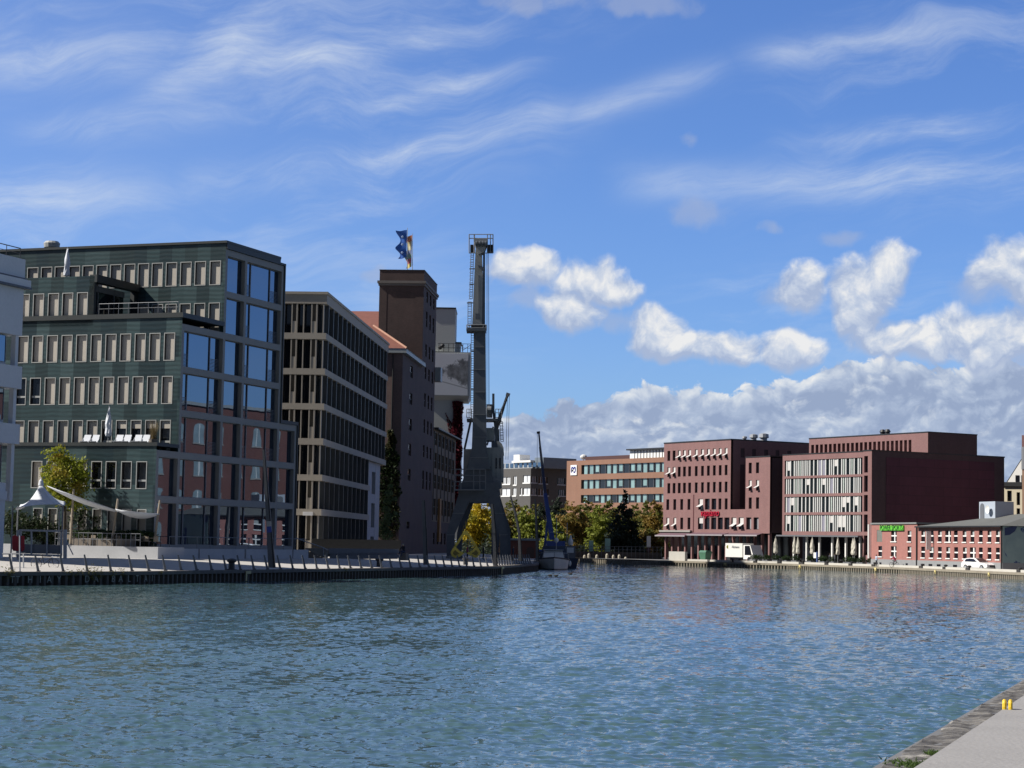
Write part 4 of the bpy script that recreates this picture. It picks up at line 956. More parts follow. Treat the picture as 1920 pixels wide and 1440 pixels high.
# yellow grab bucket set down on the quay
YG = 222.0
g0 = at(873, 1047, YG); GB = thing('grab_bucket', 'yellow clamshell grab standing on the quay under the crane', 'grab bucket', (g0.x, YG, g0.z))
M_GRAB = M('dull_yellow_paint', (.55, .47, .08), .6, var=.2, scale=2); M_GRABD = M('dark_yellow_paint', (.17, .15, .04), .7, var=.25, scale=2)
g = lambda x, y, d=0: at(x, y, YG + d)
def shell(s):
    X = lambda x: 873 + s*(x-873)
    o1 = [(X(x), y) for x, y in ((875, 1037), (884, 1033), (893, 1024), (897, 1028), (901, 1035), (899, 1043), (892, 1046), (884, 1044))]
    i1 = [(X(x), y) for x, y in ((884, 1038), (893, 1031), (897, 1037), (893, 1042))]
    mb = MB(); n = len(o1)
    for d0, d1 in ((-1.1, -1.0), (1.0, 1.1)): mb.prism([g(*p, d0) for p in o1], [g(*p, d1) for p in o1])
    for p, q in zip(o1[2:], o1[3:]): mb.hexa([g(*p, -.99), g(*q, -.99), g(*q, .99), g(*p, .99)], [g(p[0]-s*1.2, p[1]-.6, -.99), g(q[0]-s*1.2, q[1]-.6, -.99), g(q[0]-s*1.2, q[1]-.6, .99), g(p[0]-s*1.2, p[1]-.6, .99)])
    sh = mb.build('bucket_shell', M_GRAB, GB)
    mb = MB(); mb.prism([g(*p, -1.14) for p in i1], [g(*p, -1.105) for p in i1]); mb.build('shell_recess', M_GRABD, sh)
shell(1); shell(-1)
for s in (1, -1):
    mb = MB(); mb.beam(g(873+s*4, 1001), g(873+s*21, 1027), .26, .5); mb.build('grab_arm', M_GRAB, GB)
mb = MB(); mb.prism([g(*p, -.5) for p in ((868, 996), (878, 996), (879, 1003), (867, 1003))], [g(*p, .5) for p in ((868, 996), (878, 996), (879, 1003), (867, 1003))]); mb.build('grab_head', M_GRAB, GB)
mb = MB(); mb.tube(g(873, 976), g(873, 997), .05); mb.tube(g(870, 985), g(864, 1010, .4), .04); mb.build('chain', M_GRABD, GB)

# ---------------------------------------------------------------- leaning light masts along the quay
M_MASTL = M('mast_grey', (.125, .125, .13), .6, metal=.2, var=.15); M_MASTD = M('mast_black', (.018, .018, .02), .5)
def mast(label, pts, Y, w0, w1, plates=True):
    """pts: picture points from the foot upwards"""
    P3 = [at(x, y, Y) for x, y in pts]; z0 = P3[0].z
    t = thing('light_mast', label, 'light mast', P3[0], 'leaning light masts on the left quay')
    k = Y/FPX; n = len(P3)-1
    mb = MB(); md = MB()
    for i in range(n):
        a, b = w0 + (w1-w0)*i/n, w0 + (w1-w0)*(i+1)/n
        mb.beam(P3[i], P3[i+1], a*k*.72, .34, None, b*k*.72, .22)
        sh = Vector((a*k*.52, .02, 0)); sh2 = Vector((b*k*.52, .02, 0)); md.beam(P3[i]+sh, P3[i+1]+sh2, a*k*.28, .36, None, b*k*.28, .24)
    mb.build('mast_shaft', M_MASTL, t); md.build('mast_spine', M_MASTD, t)
    return t, P3, k
t1_, P3, k = mast('tall tapering light mast with a poster board in front of the glazed office', [(508, 1064.5), (503, 985), (494, 843)], 154, 13, 5)
bd = MB(); c = at(495, 986, 153.6); bd.beam(c + Vector((0, 0, -.50)), c + Vector((-.03, 0, .5)), .17, .05); bd.build('white_board', M('white_board_paint', (.8, .8, .78), .5), t1_)  # board in one even off-white
c = at(505, 987.5, 153.6); bd = MB(); bd.beam(c + Vector((.02, 0, -.44)), c + Vector((-.03, 0, .02)), .36, .05); bd.build('poster_board', M('blue_poster', (.05, .07, .30), .5, var=.5, scale=6), t1_)
bd = MB(); bd.beam(c + Vector((-.03, 0, .021)), c + Vector((-.06, 0, .42)), .34, .05); bd.build('poster_board', M('cream_poster', (.45, .40, .36), .6, var=.35, scale=6), t1_)
mast('dark upright light mast near the sitting man', [(797, 1059), (795, 990), (793, 938)], 184, 9, 6)
mast('dark light mast standing in front of the crane portal', [(928, 1062), (926, 1000), (922, 945)], 199, 8.5, 6)
mast('bent dark light mast left of the boat', [(975, 1052), (973, 1000), (967, 968), (957, 931)], 214, 7, 3)
mast('straight dark light mast beside the boat bow', [(1007, 1052), (1006, 1000), (1003, 936)], 226, 7, 3)

# ---------------------------------------------------------------- leaning railing posts on the quay edge
pline = [Vector((*p, 0)) for p in off(LQ, .55)]
proto = thing('railing_post', 'slim dark steel post leaning inland on the left quay edge', 'railing post', (0, 0, 0), 'row of leaning posts along the left quay')
def post_mb(): return MB().beam((0, 0, -.02), (0, 0, 1.08), .17, .09, (0, 1, 0), .10, .07)
post_mb().build('post_blade', M_STEEL, proto); MB().box(Fr((0, 0), 90), -.14, .14, -.1, .1, -.02, .03).build('foot_plate', M_BLACK, proto)
proto.rotation_euler = (0, R(-14), R(17)); first = True; s_need = 0.0; count = 0
for a, b in zip(pline, pline[1:]):
    L = (b-a).length; dn = (b-a)/L; s = s_need
    while s < L:
        p = a + dn*s
        if 40 < p.y < 236:
            o_ = proto if first else copy_tree(proto); first = False; o_.location = (p.x, p.y, QZ + .03); count += 1
            o_.rotation_euler = (0, R(-14 + random.uniform(-1.5, 1.5)), R(17))
        s += 2.2
    s_need = s - L
print('posts', count)
# mooring bollards
M_BOLL = M('black_bollard', (.03, .03, .032), .5, var=.2)
def bollard(p, label, group, s=1.0):
    t = thing('bollard', label, 'bollard', p, group)
    MB().lathe(p, [(.20*s, 0), (.16*s, .06), (.15*s, .34*s), (.24*s, .40*s), (.24*s, .48*s), (.10*s, .54*s)]).build('bollard_body', M_BOLL, t); MB().lathe(p, [(.3*s, -.01), (.3*s, .03), (.22*s, .05)]).build('base_flange', M_BOLL, t)
for x, y, lb in ((434, 1069, 'black mooring bollard at the quay edge left of the tall mast'), (711, 1064, 'black mooring bollard on the quay below the low wall'), (873, 1061, 'black mooring bollard in front of the yellow grab')): bollard(gp(x, y, QZ) + Vector((0, 0, .03)), lb, None, 1.5)
# ---------------------------------------------------------------- terrace in front of the green office
M_WALLW = M('whitish_terrace_wall', (.42, .43, .45), .85, var=.18, scale=.5)
TZ = Z[0] - .06; UTW = u0 - 4.2
v_end = G.pu(296, 1036, UTW)[0]
mb = MB(); mb.box(G, UTW, u0 - .02, v_end, 34, .9, TZ); tw_ = mb.build('terrace_wall', M_WALLW); tag(tw_, 'long low white terrace wall below the hedge at the left', 'low wall')
mb = MB(); 
for a, b_ in ((UX[0] - PW, UX[1] + 1), (UX[1] + 1.25, UX[2] + 2.0), (UX[2] + 2.3, UX[4] + .4), (UX[4] + .65, UX[5] + .2)): mb.box(G, a, b_, -1.6, -1.25, .9, TZ - .12)
mb.box(G, UX[0] - PW, UX[5] + .2, -1.25, -.02, .9, TZ - .25)
tag(mb.build('terrace_wall', M_WALLW), 'stained pale terrace wall in front of the glazed office', 'low wall')
# hedge
M_HEDGE = LEAF('hedge_leaf', (.018, .036, .012), (.035, .065, .020), None, 2.0)
rng = random.Random(41); mb = MB(); va, vb_ = G.pu(291, 1000, u0 - 1.6)[0], G.pu(133, 1000, u0 - 1.6)[0]
mb.box(G, u0 - 1.9, u0 - 1.1, va + .1, vb_ - .1, TZ, TZ + .95)
for i in range(3800):
    v = rng.uniform(va, vb_); leaf(mb, G.w(u0 - 1.5 + rng.gauss(0, .34), v, TZ + .08 + 1.2*rng.random()**.6 + .06*math.sin(v*1.7)), rng.uniform(.06, .13), rng)
tag(mb.build('hedge', M_HEDGE), 'clipped dark green hedge on the terrace behind a thin railing', 'hedge')
rl = MB()
for i in range(19): v = va + (vb_ - va)*i/18; p = G.w(UTW + .3, v, TZ); rl.tube(p, p + Vector((0, 0, 1.05)), .03, n=5)
for h in (1.05, .55): rl.tube(G.w(UTW + .3, va, TZ + h), G.w(UTW + .3, vb_, TZ + h), .028, n=5)
tag(rl.build('terrace_railing', M_CRM), 'thin grey terrace railing in front of the hedge', 'railing')
rl = MB()
for i in range(12):
    u_ = UX[0] + (UX[5]-UX[0])*i/11; p = G.w(u_, -1.4, TZ - .12); rl.tube(p, p + Vector((0, 0, 1.0)), .028, n=5)
rl.tube(G.w(UX[0], -1.4, TZ + .88), G.w(UX[5], -1.4, TZ + .88), .028, n=5); tag(rl.build('terrace_railing', M_CRM), 'thin railing on the terrace before the glazed front', 'railing')
# planters and tables
M_PLANT = M('grey_brown_planter', (.20, .17, .14), .8, var=.2); M_WOOD = M('weathered_wood', (.30, .25, .19), .8, var=.2); M_CREAM = M('cream_canvas', (.55, .525, .45), .8, var=.08, scale=2)
M_CANVAS = M('white_canvas', (.62, .65, .70), .75, var=.05, scale=.8)
def table(p, label, group, top=M_WOOD, r=.45):
    t = thing('table', label, 'table', p, group)
    MB().lathe(p + Vector((0, 0, .70)), [(r, 0), (r, .04)], 12).build('tabletop', top, t); MB().tube(p, p + Vector((0, 0, .70)), .04).build('pedestal', M_BLACK, t); MB().lathe(p, [(.25, 0), (.22, .03)]).build('foot', M_BLACK, t)
def chair(p, ang, label, group, m=M_WOOD):
    t = thing('chair', label, 'chair', p, group); f = Fr((p.x, p.y), ang); z = p.z
    MB().box(f, -.22, .22, -.22, .22, z + .43, z + .47).build('seat', m, t); MB().box(f, -.22, .22, .20, .23, z + .48, z + .88).build('backrest', m, t)
    for a in (-.2, .2):
        for c in (-.2, .2): MB().box(f, a - .02, a + .02, c - .02, c + .02, z, z + .43).build('leg', M_BLACK, t)
for i, (px, w_) in enumerate(((190, 2.6), (236, 1.4), (150, 1.6))):
    v = G.pu(px, 1012, UTW + 1.2)[0]; p = G.w(UTW + 1.2, v, TZ)
    t = thing('planter', ('long grey planter box on the terrace with pale curved arm', 'square brown planter box right of the long planter', 'small planter box near the left end of the hedge')[i], 'planter', p)
    MB().box(G, UTW + .9, UTW + 1.5, v - w_/2, v + w_/2, TZ + .002, TZ + .62).build('box', M_PLANT, t)
    mb = MB(); leaves(mb, p + Vector((0, 0, .78)), .3, w_*.45, .25, 160, .08, rng, 0); mb.build('foliage', M_HEDGE, t)
for i, px in enumerate((140, 163, 208, 262, 280)):
    v = G.pu(px, 1012, UTW + 2.0)[0]; table(G.w(UTW + 2.0, v, TZ), ('terrace table at the left end of the railing', 'terrace table behind the small planter', 'terrace table behind the long planter', 'terrace table right of the brown planter', 'terrace table at the right end of the railing')[i], 'tables on the terrace')
    for j in (-1, 1): chair(G.w(UTW + 2.0, v + j*.75, TZ), 20 + 90*j, 'wooden terrace chair behind the thin railing', 'chairs on the terrace')
# grey framed gate structure
YGt = 148.0
q = lambda x, y, d=0.0: at(x, y, YGt + d)
g0 = q(75, 1046); t = thing('gate', 'grey steel framed glass gate screen left of the white wall', 'gate', (g0.x, YGt, g0.z))
mb = MB(); k = YGt/FPX
for x, a, b_, w_ in ((34, 994, 1046, 5), (122, 993, 1048, 6)): MB().beam(q(x, b_), q(x, a), w_*k, .22).build('gate_post', M_GALV, t)
mb = MB(); mb.beam(q(36, 994), q(116, 996), .14, .12); mb.beam(q(36, 1040), q(116, 1042), .16, .12); mb.beam(q(115, 996), q(115, 1041), .12, .12); mb.beam(q(39, 995), q(39, 1041), .10, .12); gf = mb.build('gate_frame', M_GALV, t)
for x in (59, 88): MB().beam(q(x, 996.5), q(x, 1040), .11, .10).build('gate_bar', M_GALV, t)
MB().beam(q(125, 1016), q(137, 1040), .07, .07).build('brace', M_GALV, t)
mb = MB(); mb.prism([q(40, 1020, .2), q(114, 1022, .2), q(114, 1039, .2), q(40, 1037.5, .2)], [q(40, 1020, .26), q(114, 1022, .26), q(114, 1039, .26), q(40, 1037.5, .26)]); mb.build('gate_panel', M('frosted_panel', (.16, .17, .19), .5), t)
# red bag hung by the post, sign post, rail
p = at(35, 1034, 140); t = thing('hanging_bag', 'dark red sack hanging beside the grey gate', 'sack', p)
mb = MB(); mb.prism([at(x, y, 140) for x, y in ((23, 1005), (29, 1003), (33, 1006), (37, 1004), (46, 1005), (46, 1030), (43, 1034), (25, 1033), (22.5, 1029))], [at(x, y, 140.35) for x, y in ((23, 1005), (29, 1003), (33, 1006), (37, 1004), (46, 1005), (46, 1030), (43, 1034), (25, 1033), (22.5, 1029))])
mb.build('sack', M('dark_red_cloth', (.20, .012, .025), .8, var=.25, scale=3), t)
MB().tube(at(34, 1052, 140.5), at(34, 1004, 140.5), .04).build('hanging_pole', M_STEEL, t)
p = gp(35, 1073, QZ) + Vector((0, .3, .03)); t = thing('sign_post', 'thin pale post at the left quay edge beside the bicycle', 'post', p); MB().tube(p, at(37, 1004, p.y), .045, n=6).build('pole', M_GALV, t); MB().lathe(p, [(.12, 0), (.12, .02)]).build('foot_plate', M_BLACK, t)
rl = MB(); rl.tube(at(4, 1038.5, 128), at(48, 1038, 128), .05, n=6)
for x in (22, 44): rl.tube(at(x, 1038, 128), gp(x, 1068, QZ + .06), .045, n=6)
tag(rl.build('bike_rail', M_CRM), 'grey tubular bicycle rail at the left picture edge', 'rail')
# bicycle
def bicycle(p, ang, label, Lw=1.05, group=None, frame=M_BLACK):
    t = thing('bicycle', label, 'bicycle', p, group); f = Fr((p.x, p.y), ang); w = lambda u, z, v=0: f.w(u, v, p.z + z)
    for s in (-Lw/2, Lw/2):
        mb = MB(); ring_ = [w(s + .33*math.cos(a*math.pi/12), .34 + .33*math.sin(a*math.pi/12)) for a in range(25)]; mb.pipe(ring_, .022, 6); wh = mb.build('wheel', M_BLACK, t)
        mb = MB()
        for a in range(8): mb.tube(w(s, .34), w(s + .32*math.cos(a*math.pi/4), .34 + .32*math.sin(a*math.pi/4)), .006, n=4)
        mb.build('spokes', M_GALV, wh)
    mb = MB()
    for a, b_ in (((-.5, .34), (-.05, .32)), ((-.05, .32), (-.2, .85)), ((-.18, .78), (.36, .80)), ((-.05, .32), (.38, .72)), ((-.5, .34), (-.18, .75)), ((.52, .34), (.36, .95))): mb.tube(w(*a), w(*b_), .022, n=6)
    mb.build('frame', frame, t)
    mb = MB(); mb.tube(w(.34, 1.0, -.28), w(.34, 1.0, .28), .018, n=6); mb.build('handlebar', M_GALV, t)
    mb = MB(); mb.ball(w(-.22, .92), .14, .08, .05, 8, 5); mb.build('saddle', M_BLACK, t)
    mb = MB(); mb.ball(w(.46, .80), .06, .06, .06, 8, 5); mb.build('lamp', M_CANVAS, t)
    return t
bp_ = gp(84, 1067, QZ + .06); bicycle(bp_, 84, 'black bicycle parked along the left quay railing', 1.12)
# white peaked canopy on poles
YT = 158.0; q = lambda x, y, d=0.0: at(x, y, YT + d)
cbase = q(77, 1040); t = thing('canopy_tent', 'white peaked fabric canopy beside the autumn tree', 'canopy', (cbase.x, YT, 1.3))
mb = MB(); n = 40; m_ = 10; pk = q(77, 904)
lowpts = []
for i in range(n):
    a = 2*math.pi*i/n; c, s = math.cos(a), math.sin(a); e = 1/max(abs(c), abs(s)); e = 1 + (e-1)*.75
    x = 76 + 50*c*e*.90 + 6*s; d = 2.5*s*e; y = 947 + 4.5*math.cos(2*a) - 4*math.cos(a) + (4 if s < 0 else -3)*abs(s) - 6*(e-1)
    lowpts.append(q(x, y, d))
for j in range(m_+1):
    f = j/m_; hcurve = (1-f)**2.1
    for lp in lowpts:
        p = Vector((pk.x + (lp.x-pk.x)*f, pk.y + (lp.y-pk.y)*f, lp.z + (pk.z-lp.z)*hcurve)); mb.v.append(p)
for j in range(m_):
    for i in range(n): mb.f.append((j*n+i, j*n+(i+1) % n, (j+1)*n+(i+1) % n, (j+1)*n+i))
cn = mb.build('canvas', M_CANVAS, t, smooth=True); sm = cn.modifiers.new('thickness', 'SOLIDIFY'); sm.thickness = .02
MB().lathe(pk + Vector((0, 0, -.25)), [(.22, 0), (.16, .35), (.05, .5)]).build('peak_cap', M_CANVAS, t)
for x, d in ((24, -1.5), (118, -1.5), (34, 1.8), (112, 1.8)): MB().tube(Vector((q(x, 950, d).x, YT + d, 1.3)), q(x, 949, d), .06).build('tent_pole', M_CRM, t)
# shade sails on leaning wooden poles
Ys = 164.0; q = lambda x, y, d=0.0: at(x, y, Ys + d)
poles = [((132, 1022), (138, 917)), ((210, 1020), (221, 935)), ((289, 1018), (300, 938))]
for i, (a, b_) in enumerate(poles):
    p = q(*a); t = thing('sail_pole', ('leaning wooden pole right of the white canopy holding a shade sail', 'middle leaning wooden pole between the two shade sails', 'leaning pale pole at the right end of the shade sails')[i], 'pole', p)
    MB().tube(p, q(*b_), .12, .085).build('pole_shaft', M_WOOD, t); MB().lathe(p, [(.2, 0), (.2, .08)]).build('pole_foot', M_STEEL, t)
def sail(pa, pb, wid0, wid1, sag, label):
    mb = MB(); n, m_ = 16, 6
    for i in range(n+1):
        f = i/n; c = q(pa[0] + (pb[0]-pa[0])*f, pa[1] + (pb[1]-pa[1])*f + sag*4*f*(1-f)); wd_ = wid0 + (wid1-wid0)*f + 1.9*math.sin(math.pi*f)
        for j in range(m_+1): g_ = j/m_ - .5; mb.v.append(c + Vector((0, g_*wd_*2.2, -.10*wd_*(g_+.5) + .18*wd_*g_*g_*4 - .1)))
    for i in range(n):
        for j in range(m_): k_ = i*(m_+1)+j; mb.f.append((k_, k_+1, k_+m_+2, k_+m_+1))
    o_ = mb.build('shade_sail', M_CANVAS, None, smooth=True); s_ = o_.modifiers.new('thickness', 'SOLIDIFY'); s_.thickness = .015; tag(o_, label, 'shade sail', 'white shade sails over the terrace'); return o_
sail((90, 910), (220, 957), .3, .8, 6, 'long white shade sail running up to the tree'); sail((220, 955), (298, 962), .7, .3, 9, 'short sagging white shade sail at the right')
# autumn tree on the terrace
def tree(name, base, top_z, blobs_, mats, label, cat, trunk_r, n, leafs, seed, group=None, limbs=6, trunk_mat=None):
    rng = random.Random(seed); t = thing(name, label, cat, base, group)
    mb = MB(); cz = sum(b_[0].z for b_ in blobs_)/len(blobs_); ctr = sum((b_[0] for b_ in blobs_), Vector())/len(blobs_)
    split = base + (Vector((ctr.x, ctr.y, cz)) - base)*.55; mb.tube(base - Vector((0, 0, .1)), split, trunk_r, trunk_r*.65, 8)
    for i in range(min(limbs, len(blobs_))): b_ = blobs_[i*len(blobs_)//min(limbs, len(blobs_))]; mb.tube(split, b_[0], trunk_r*.5, trunk_r*.12, 6)
    mb.build('trunk', trunk_mat or M_BARK, t)
    vol = [b_[1]*b_[1]*b_[2] for b_ in blobs_]; sv = sum(vol); mb = MB()
    for b_, v in zip(blobs_, vol):
        k_ = max(12, int(n*v/sv)); c, rx, rz = b_
        nc = max(3, k_//26)
        for _ in range(nc):
            d_ = Vector((rng.gauss(0, 1), rng.gauss(0, 1), rng.gauss(0, 1))).normalized()*rng.uniform(.45, 1.02); p = c + Vector((d_.x*rx, d_.y*rx, d_.z*rz)); s_ = rng.uniform(.16, .34)*rx
            for _ in range(k_//nc): leaf(mb, p + Vector((rng.gauss(0, s_), rng.gauss(0, s_), rng.gauss(0, s_*.6))), leafs*rng.uniform(.6, 1.4), rng)
    mb.build('crown', mats, t)
    return t
M_BARK = M('bark', (.07, .058, .045), .9, var=.3, scale=3)
L_AUT = LEAF('yellow_green_leaf', (.18, .215, .022), (.34, .36, .035), (.34, .25, .035), 1.0)
q = lambda x, y, d=0.0: at(x, y, 166 + d)
bl = [(q(112, 868), 1.15, .9), (q(135, 873, 1), 1.2, 1.0), (q(98, 884, -1), .9, .8), (q(150, 884), .9, .8), (q(122, 896), 1.5, 1.1), (q(146, 910, .5), 1.1, 1.0), (q(100, 912), 1.0, .9), (q(128, 925), 1.3, 1.0), (q(92, 893), .7, .5), (q(105, 848), .75, .5), (q(116, 846, .6), .5, .35), (q(160, 898), .6, .5), (q(140, 944), 1.0, .7)]
b0 = q(119, 1040); tree('autumn_tree', Vector((b0.x, 166, 1.3)), 0, bl, L_AUT, 'small yellow green autumn tree in front of the green office', 'tree', .2, 5200, .13, 77)
L_DK = LEAF('dark_bush_leaf', (.015, .028, .012), (.035, .05, .02), None, 1.5)
q = lambda x, y, d=0.0: at(x, y, 168.5 + d)
bl = [(q(40, 985), 1.5, 1.1), (q(62, 990), 1.4, 1.0), (q(22, 982), 1.2, 1.1), (q(95, 1000), 1.3, .9), (q(165, 975), 1.1, 1.2), (q(185, 985), .9, .9), (q(205, 970), .8, .8), (q(145, 962), 1.0, 1.0)]
tree('dark_bush', Vector((q(60, 1040).x, 168.5, 1.3)), 0, bl, L_DK, 'dark leafy bush in the shade behind the white canopy', 'bush', .12, 3600, .14, 78, limbs=4)

# ---------------------------------------------------------------- roof terrace things
def parasol(base, h, r, label, group=None, m=None, Yk=0, lean=0.0):
    t = thing('closed_parasol', label, 'parasol', base, group); mm = m or M_CREAM
    prof = [(r*.35, 0), (r*.9, .04*h), (r, .12*h), (r*.78, .30*h), (r*.9, .42*h), (r*.72, .60*h), (r*.42, .80*h), (r*.14, .95*h), (.02, h)]
    z0 = .24*h if Yk == 0 else Yk
    mb = MB(); mb.lathe(base + Vector((0, 0, z0)), [(a, b_*(h-z0)/h) for a, b_ in prof], 12)
    rg = random.Random(int(base.x*100)); 
    for i, v in enumerate(mb.v): mb.v[i] = v + Vector((rg.uniform(-.14, .14)*r, rg.uniform(-.14, .14)*r, 0))
    mb.build('canopy', mm, t)
    MB().tube(base, base + Vector((0, 0, h + .05)), .035).build('pole', M_GALV, t); MB().lathe(base, [(.28, 0), (.28, .07), (.06, .1)]).build('base', M_STEEL, t)
    return t
zt_ = max(z2p, Z[2] + .302) + .0
ud = u0 + 1.6
v_ = G.pu(203, 815, ud)[0]; p = G.w(ud, v_, zt_ - .0); parasol(p, G.pu(204, 762, ud)[1] - p.z, .30, 'closed white parasol on the lower roof terrace among the deck chairs', None, M_CANVAS)
ud2 = u1 + 2.0; zt2 = z6p + .02; v_ = G.pu(125, 515, ud2)[0]; p = G.w(ud2, v_, zt2); parasol(p, G.pu(127, 464, ud2)[1] - p.z, .30, 'closed white parasol on the highest roof terrace', None, M_CANVAS, .3)
def deckchair(p, ang, label):
    t = thing('deck_chair', label, 'deck chair', p, 'white deck chairs on the roof terrace'); f = Fr((p.x, p.y), ang); z = p.z
    mb = MB(); mb.hexa([f.w(-.3, -.5, z+.40), f.w(.3, -.5, z+.40), f.w(.3, .15, z+.30), f.w(-.3, .15, z+.30)], [f.w(-.3, -.5, z+.44), f.w(.3, -.5, z+.44), f.w(.3, .15, z+.34), f.w(-.3, .15, z+.34)]); mb.build('seat', M_CANVAS, t)
    mb = MB(); mb.hexa([f.w(-.3, .16, z+.32), f.w(.3, .16, z+.32), f.w(.3, .62, z+1.0), f.w(-.3, .62, z+1.0)], [f.w(-.3, .12, z+.35), f.w(.3, .12, z+.35), f.w(.3, .58, z+1.03), f.w(-.3, .58, z+1.03)]); mb.build('backrest', M_CANVAS, t)
    for s in (-.33, .33):
        mb = MB(); mb.tube(f.w(s, -.5, z), f.w(s, .45, z+.75), .025); mb.tube(f.w(s, .4, z), f.w(s, -.45, z+.45), .025); mb.build('side_frame', M_GALV, t)
nm = ['leftmost white deck chair on the lower roof terrace', 'second white deck chair left of the closed parasol', 'white deck chair just right of the closed parasol', 'white deck chair in the middle of the right group', 'white deck chair beside the potted grass', 'low white deck chair at the terrace corner']
for i, px in enumerate((160, 176, 221, 236, 256, 271)):
    v_ = G.pu(px, 826, u0 + 1.0)[0]; deckchair(G.w(u0 + 1.0, v_, zt_ + .0), 100, nm[i])
v_ = G.pu(288, 815, u0 + 1.4)[0]; p = G.w(u0 + 1.4, v_, zt_); t = thing('potted_grass', 'dry brown ornamental grass in a pot on the roof terrace', 'potted plant', p)
MB().lathe(p, [(.3, 0), (.4, .6), (.42, .65)]).build('pot', M_PLANT, t); mb = MB(); rng = random.Random(4)
for i in range(260):
    a = rng.uniform(0, 6.28); tip = p + Vector((math.cos(a)*rng.uniform(.1, .8), math.sin(a)*rng.uniform(.1, .8), .65 + rng.uniform(.6, 1.9))); b_ = p + Vector((rng.gauss(0, .1), rng.gauss(0, .1), .6)); e = Vector((-math.sin(a), math.cos(a), 0))*.015; mb.poly([b_-e, b_+e, tip])
mb.build('foliage', LEAF('dry_grass', (.16, .12, .06), (.24, .19, .10)), t)

# ---------------------------------------------------------------- stairs, low wall and sitting man in front of the stone office
YR = 196.0; q = lambda x, y, d=0.0: at(x, y, YR + d)
p = q(590, 1046); t = thing('ramp', 'pale concrete stair cheek with sloping steel handrail', 'stairs', (p.x, YR, 1.1))
mb = MB(); mb.prism([q(569, 1027.5), q(615, 1028), q(615, 1046), q(606, 1046)], [q(569, 1027.5, .5), q(615, 1028, .5), q(615, 1046, .5), q(606, 1046, .5)]); mb.build('stair_cheek', M_CONC, t)
mb = MB(); mb.tube(q(555, 1009, -.2), q(606, 1027, -.2), .05); mb.tube(q(606, 1027, -.2), q(615, 1032, -.2), .05); mb.tube(q(606, 1027, -.2), q(606, 1043, -.2), .05); mb.build('handrail', M_GALV, t)
mb = MB()
for i in range(7): mb.prism([q(569 + i*5.2, 1030 + i*2.3, -1.4), q(569 + i*5.2 + 5.2, 1030 + i*2.3, -1.4), q(569 + i*5.2 + 5.2, 1047, -1.4), q(569 + i*5.2, 1047, -1.4)], [q(569 + i*5.2, 1030 + i*2.3, -.02), q(569 + i*5.2 + 5.2, 1030 + i*2.3, -.02), q(569 + i*5.2 + 5.2, 1047, -.02), q(569 + i*5.2, 1047, -.02)])
mb.build('steps', M_PLANT, t)
mb = MB(); mb.prism([q(616, 1028), q(748, 1029.5), q(748, 1037), q(616, 1038.5)], [q(616, 1028, .6), q(748, 1029.5, .6), q(748, 1037, .6), q(616, 1038.5, .6)])
mb.prism([q(618, 1038.6, .15), q(746, 1037.1, .15), q(746, 1048, .15), q(618, 1048, .15)], [q(618, 1038.6, .55), q(746, 1037.1, .55), q(746, 1048, .55), q(618, 1048, .55)])
tag(mb.build('bench_wall', M('bluish_concrete', (.22, .24, .28), .85, var=.12)), 'long grey bench wall in front of the stone office', 'low wall')
mb = MB(); mb.prism([q(585, 1010, 8), q(752, 1013, 8), q(752, 1036, 8), q(585, 1036, 8)], [q(585, 1010, 8.3), q(752, 1013, 8.3), q(752, 1036, 8.3), q(585, 1036, 8.3)])
tag(mb.build('screen_wall', M('dark_timber_screen', (.018, .019, .021), .8, var=.25, scale=2)), 'dark timber screen wall along the foot of the stone office', 'screen wall')
# ================================================================ right bank buildings
M_BRR = BRICK('red_clinker', (.245, .122, .118), (.205, .10, .10), (.20, .145, .14), .18)
M_BRL = BRICK('light_red_brick', (.36, .145, .125), (.31, .12, .105), (.29, .19, .17), .14)
M_WBLIND = M('white_awning_cloth', (.54, .53, .52), .8, var=.05); M_WPAINT = M('white_paint', (.78, .78, .76), .5, var=.05)
M_NIGHT = M('dark_window_pane', (.010, .011, .016), .12, var=.4)
M_PINK = M('dusky_awning', (.13, .075, .095), .8, var=.15)
def open_blind(fn, a, b, zb, zt, parent, kick=True):
    mb = MB(); h = zt - zb; zm = zt - h*.5; ze = zt - h*(.74 if kick else .6); d = .10
    P4 = lambda x, dd, z: fn(x, dd, z)
    w_ = b - a; s = w_*.22
    mb.hexa([P4(a + s, d, zm), P4(b - .03, d, zm), P4(b - .03, d, zt), P4(a + s, d, zt)], [P4(a + s, d+.04, zm), P4(b - .03, d+.04, zm), P4(b - .03, d+.04, zt), P4(a + s, d+.04, zt)])
    if kick: mb.hexa([P4(a + s, -.75, ze), P4(b - .03, -.75, ze), P4(b - .03, d, zm), P4(a + s, d, zm)], [P4(a + s, -.72, ze - .04), P4(b - .03, -.72, ze - .04), P4(b - .03, d + .03, zm - .04), P4(a + s, d + .03, zm - .04)])
    mb.build('awning', M_WBLIND, parent)
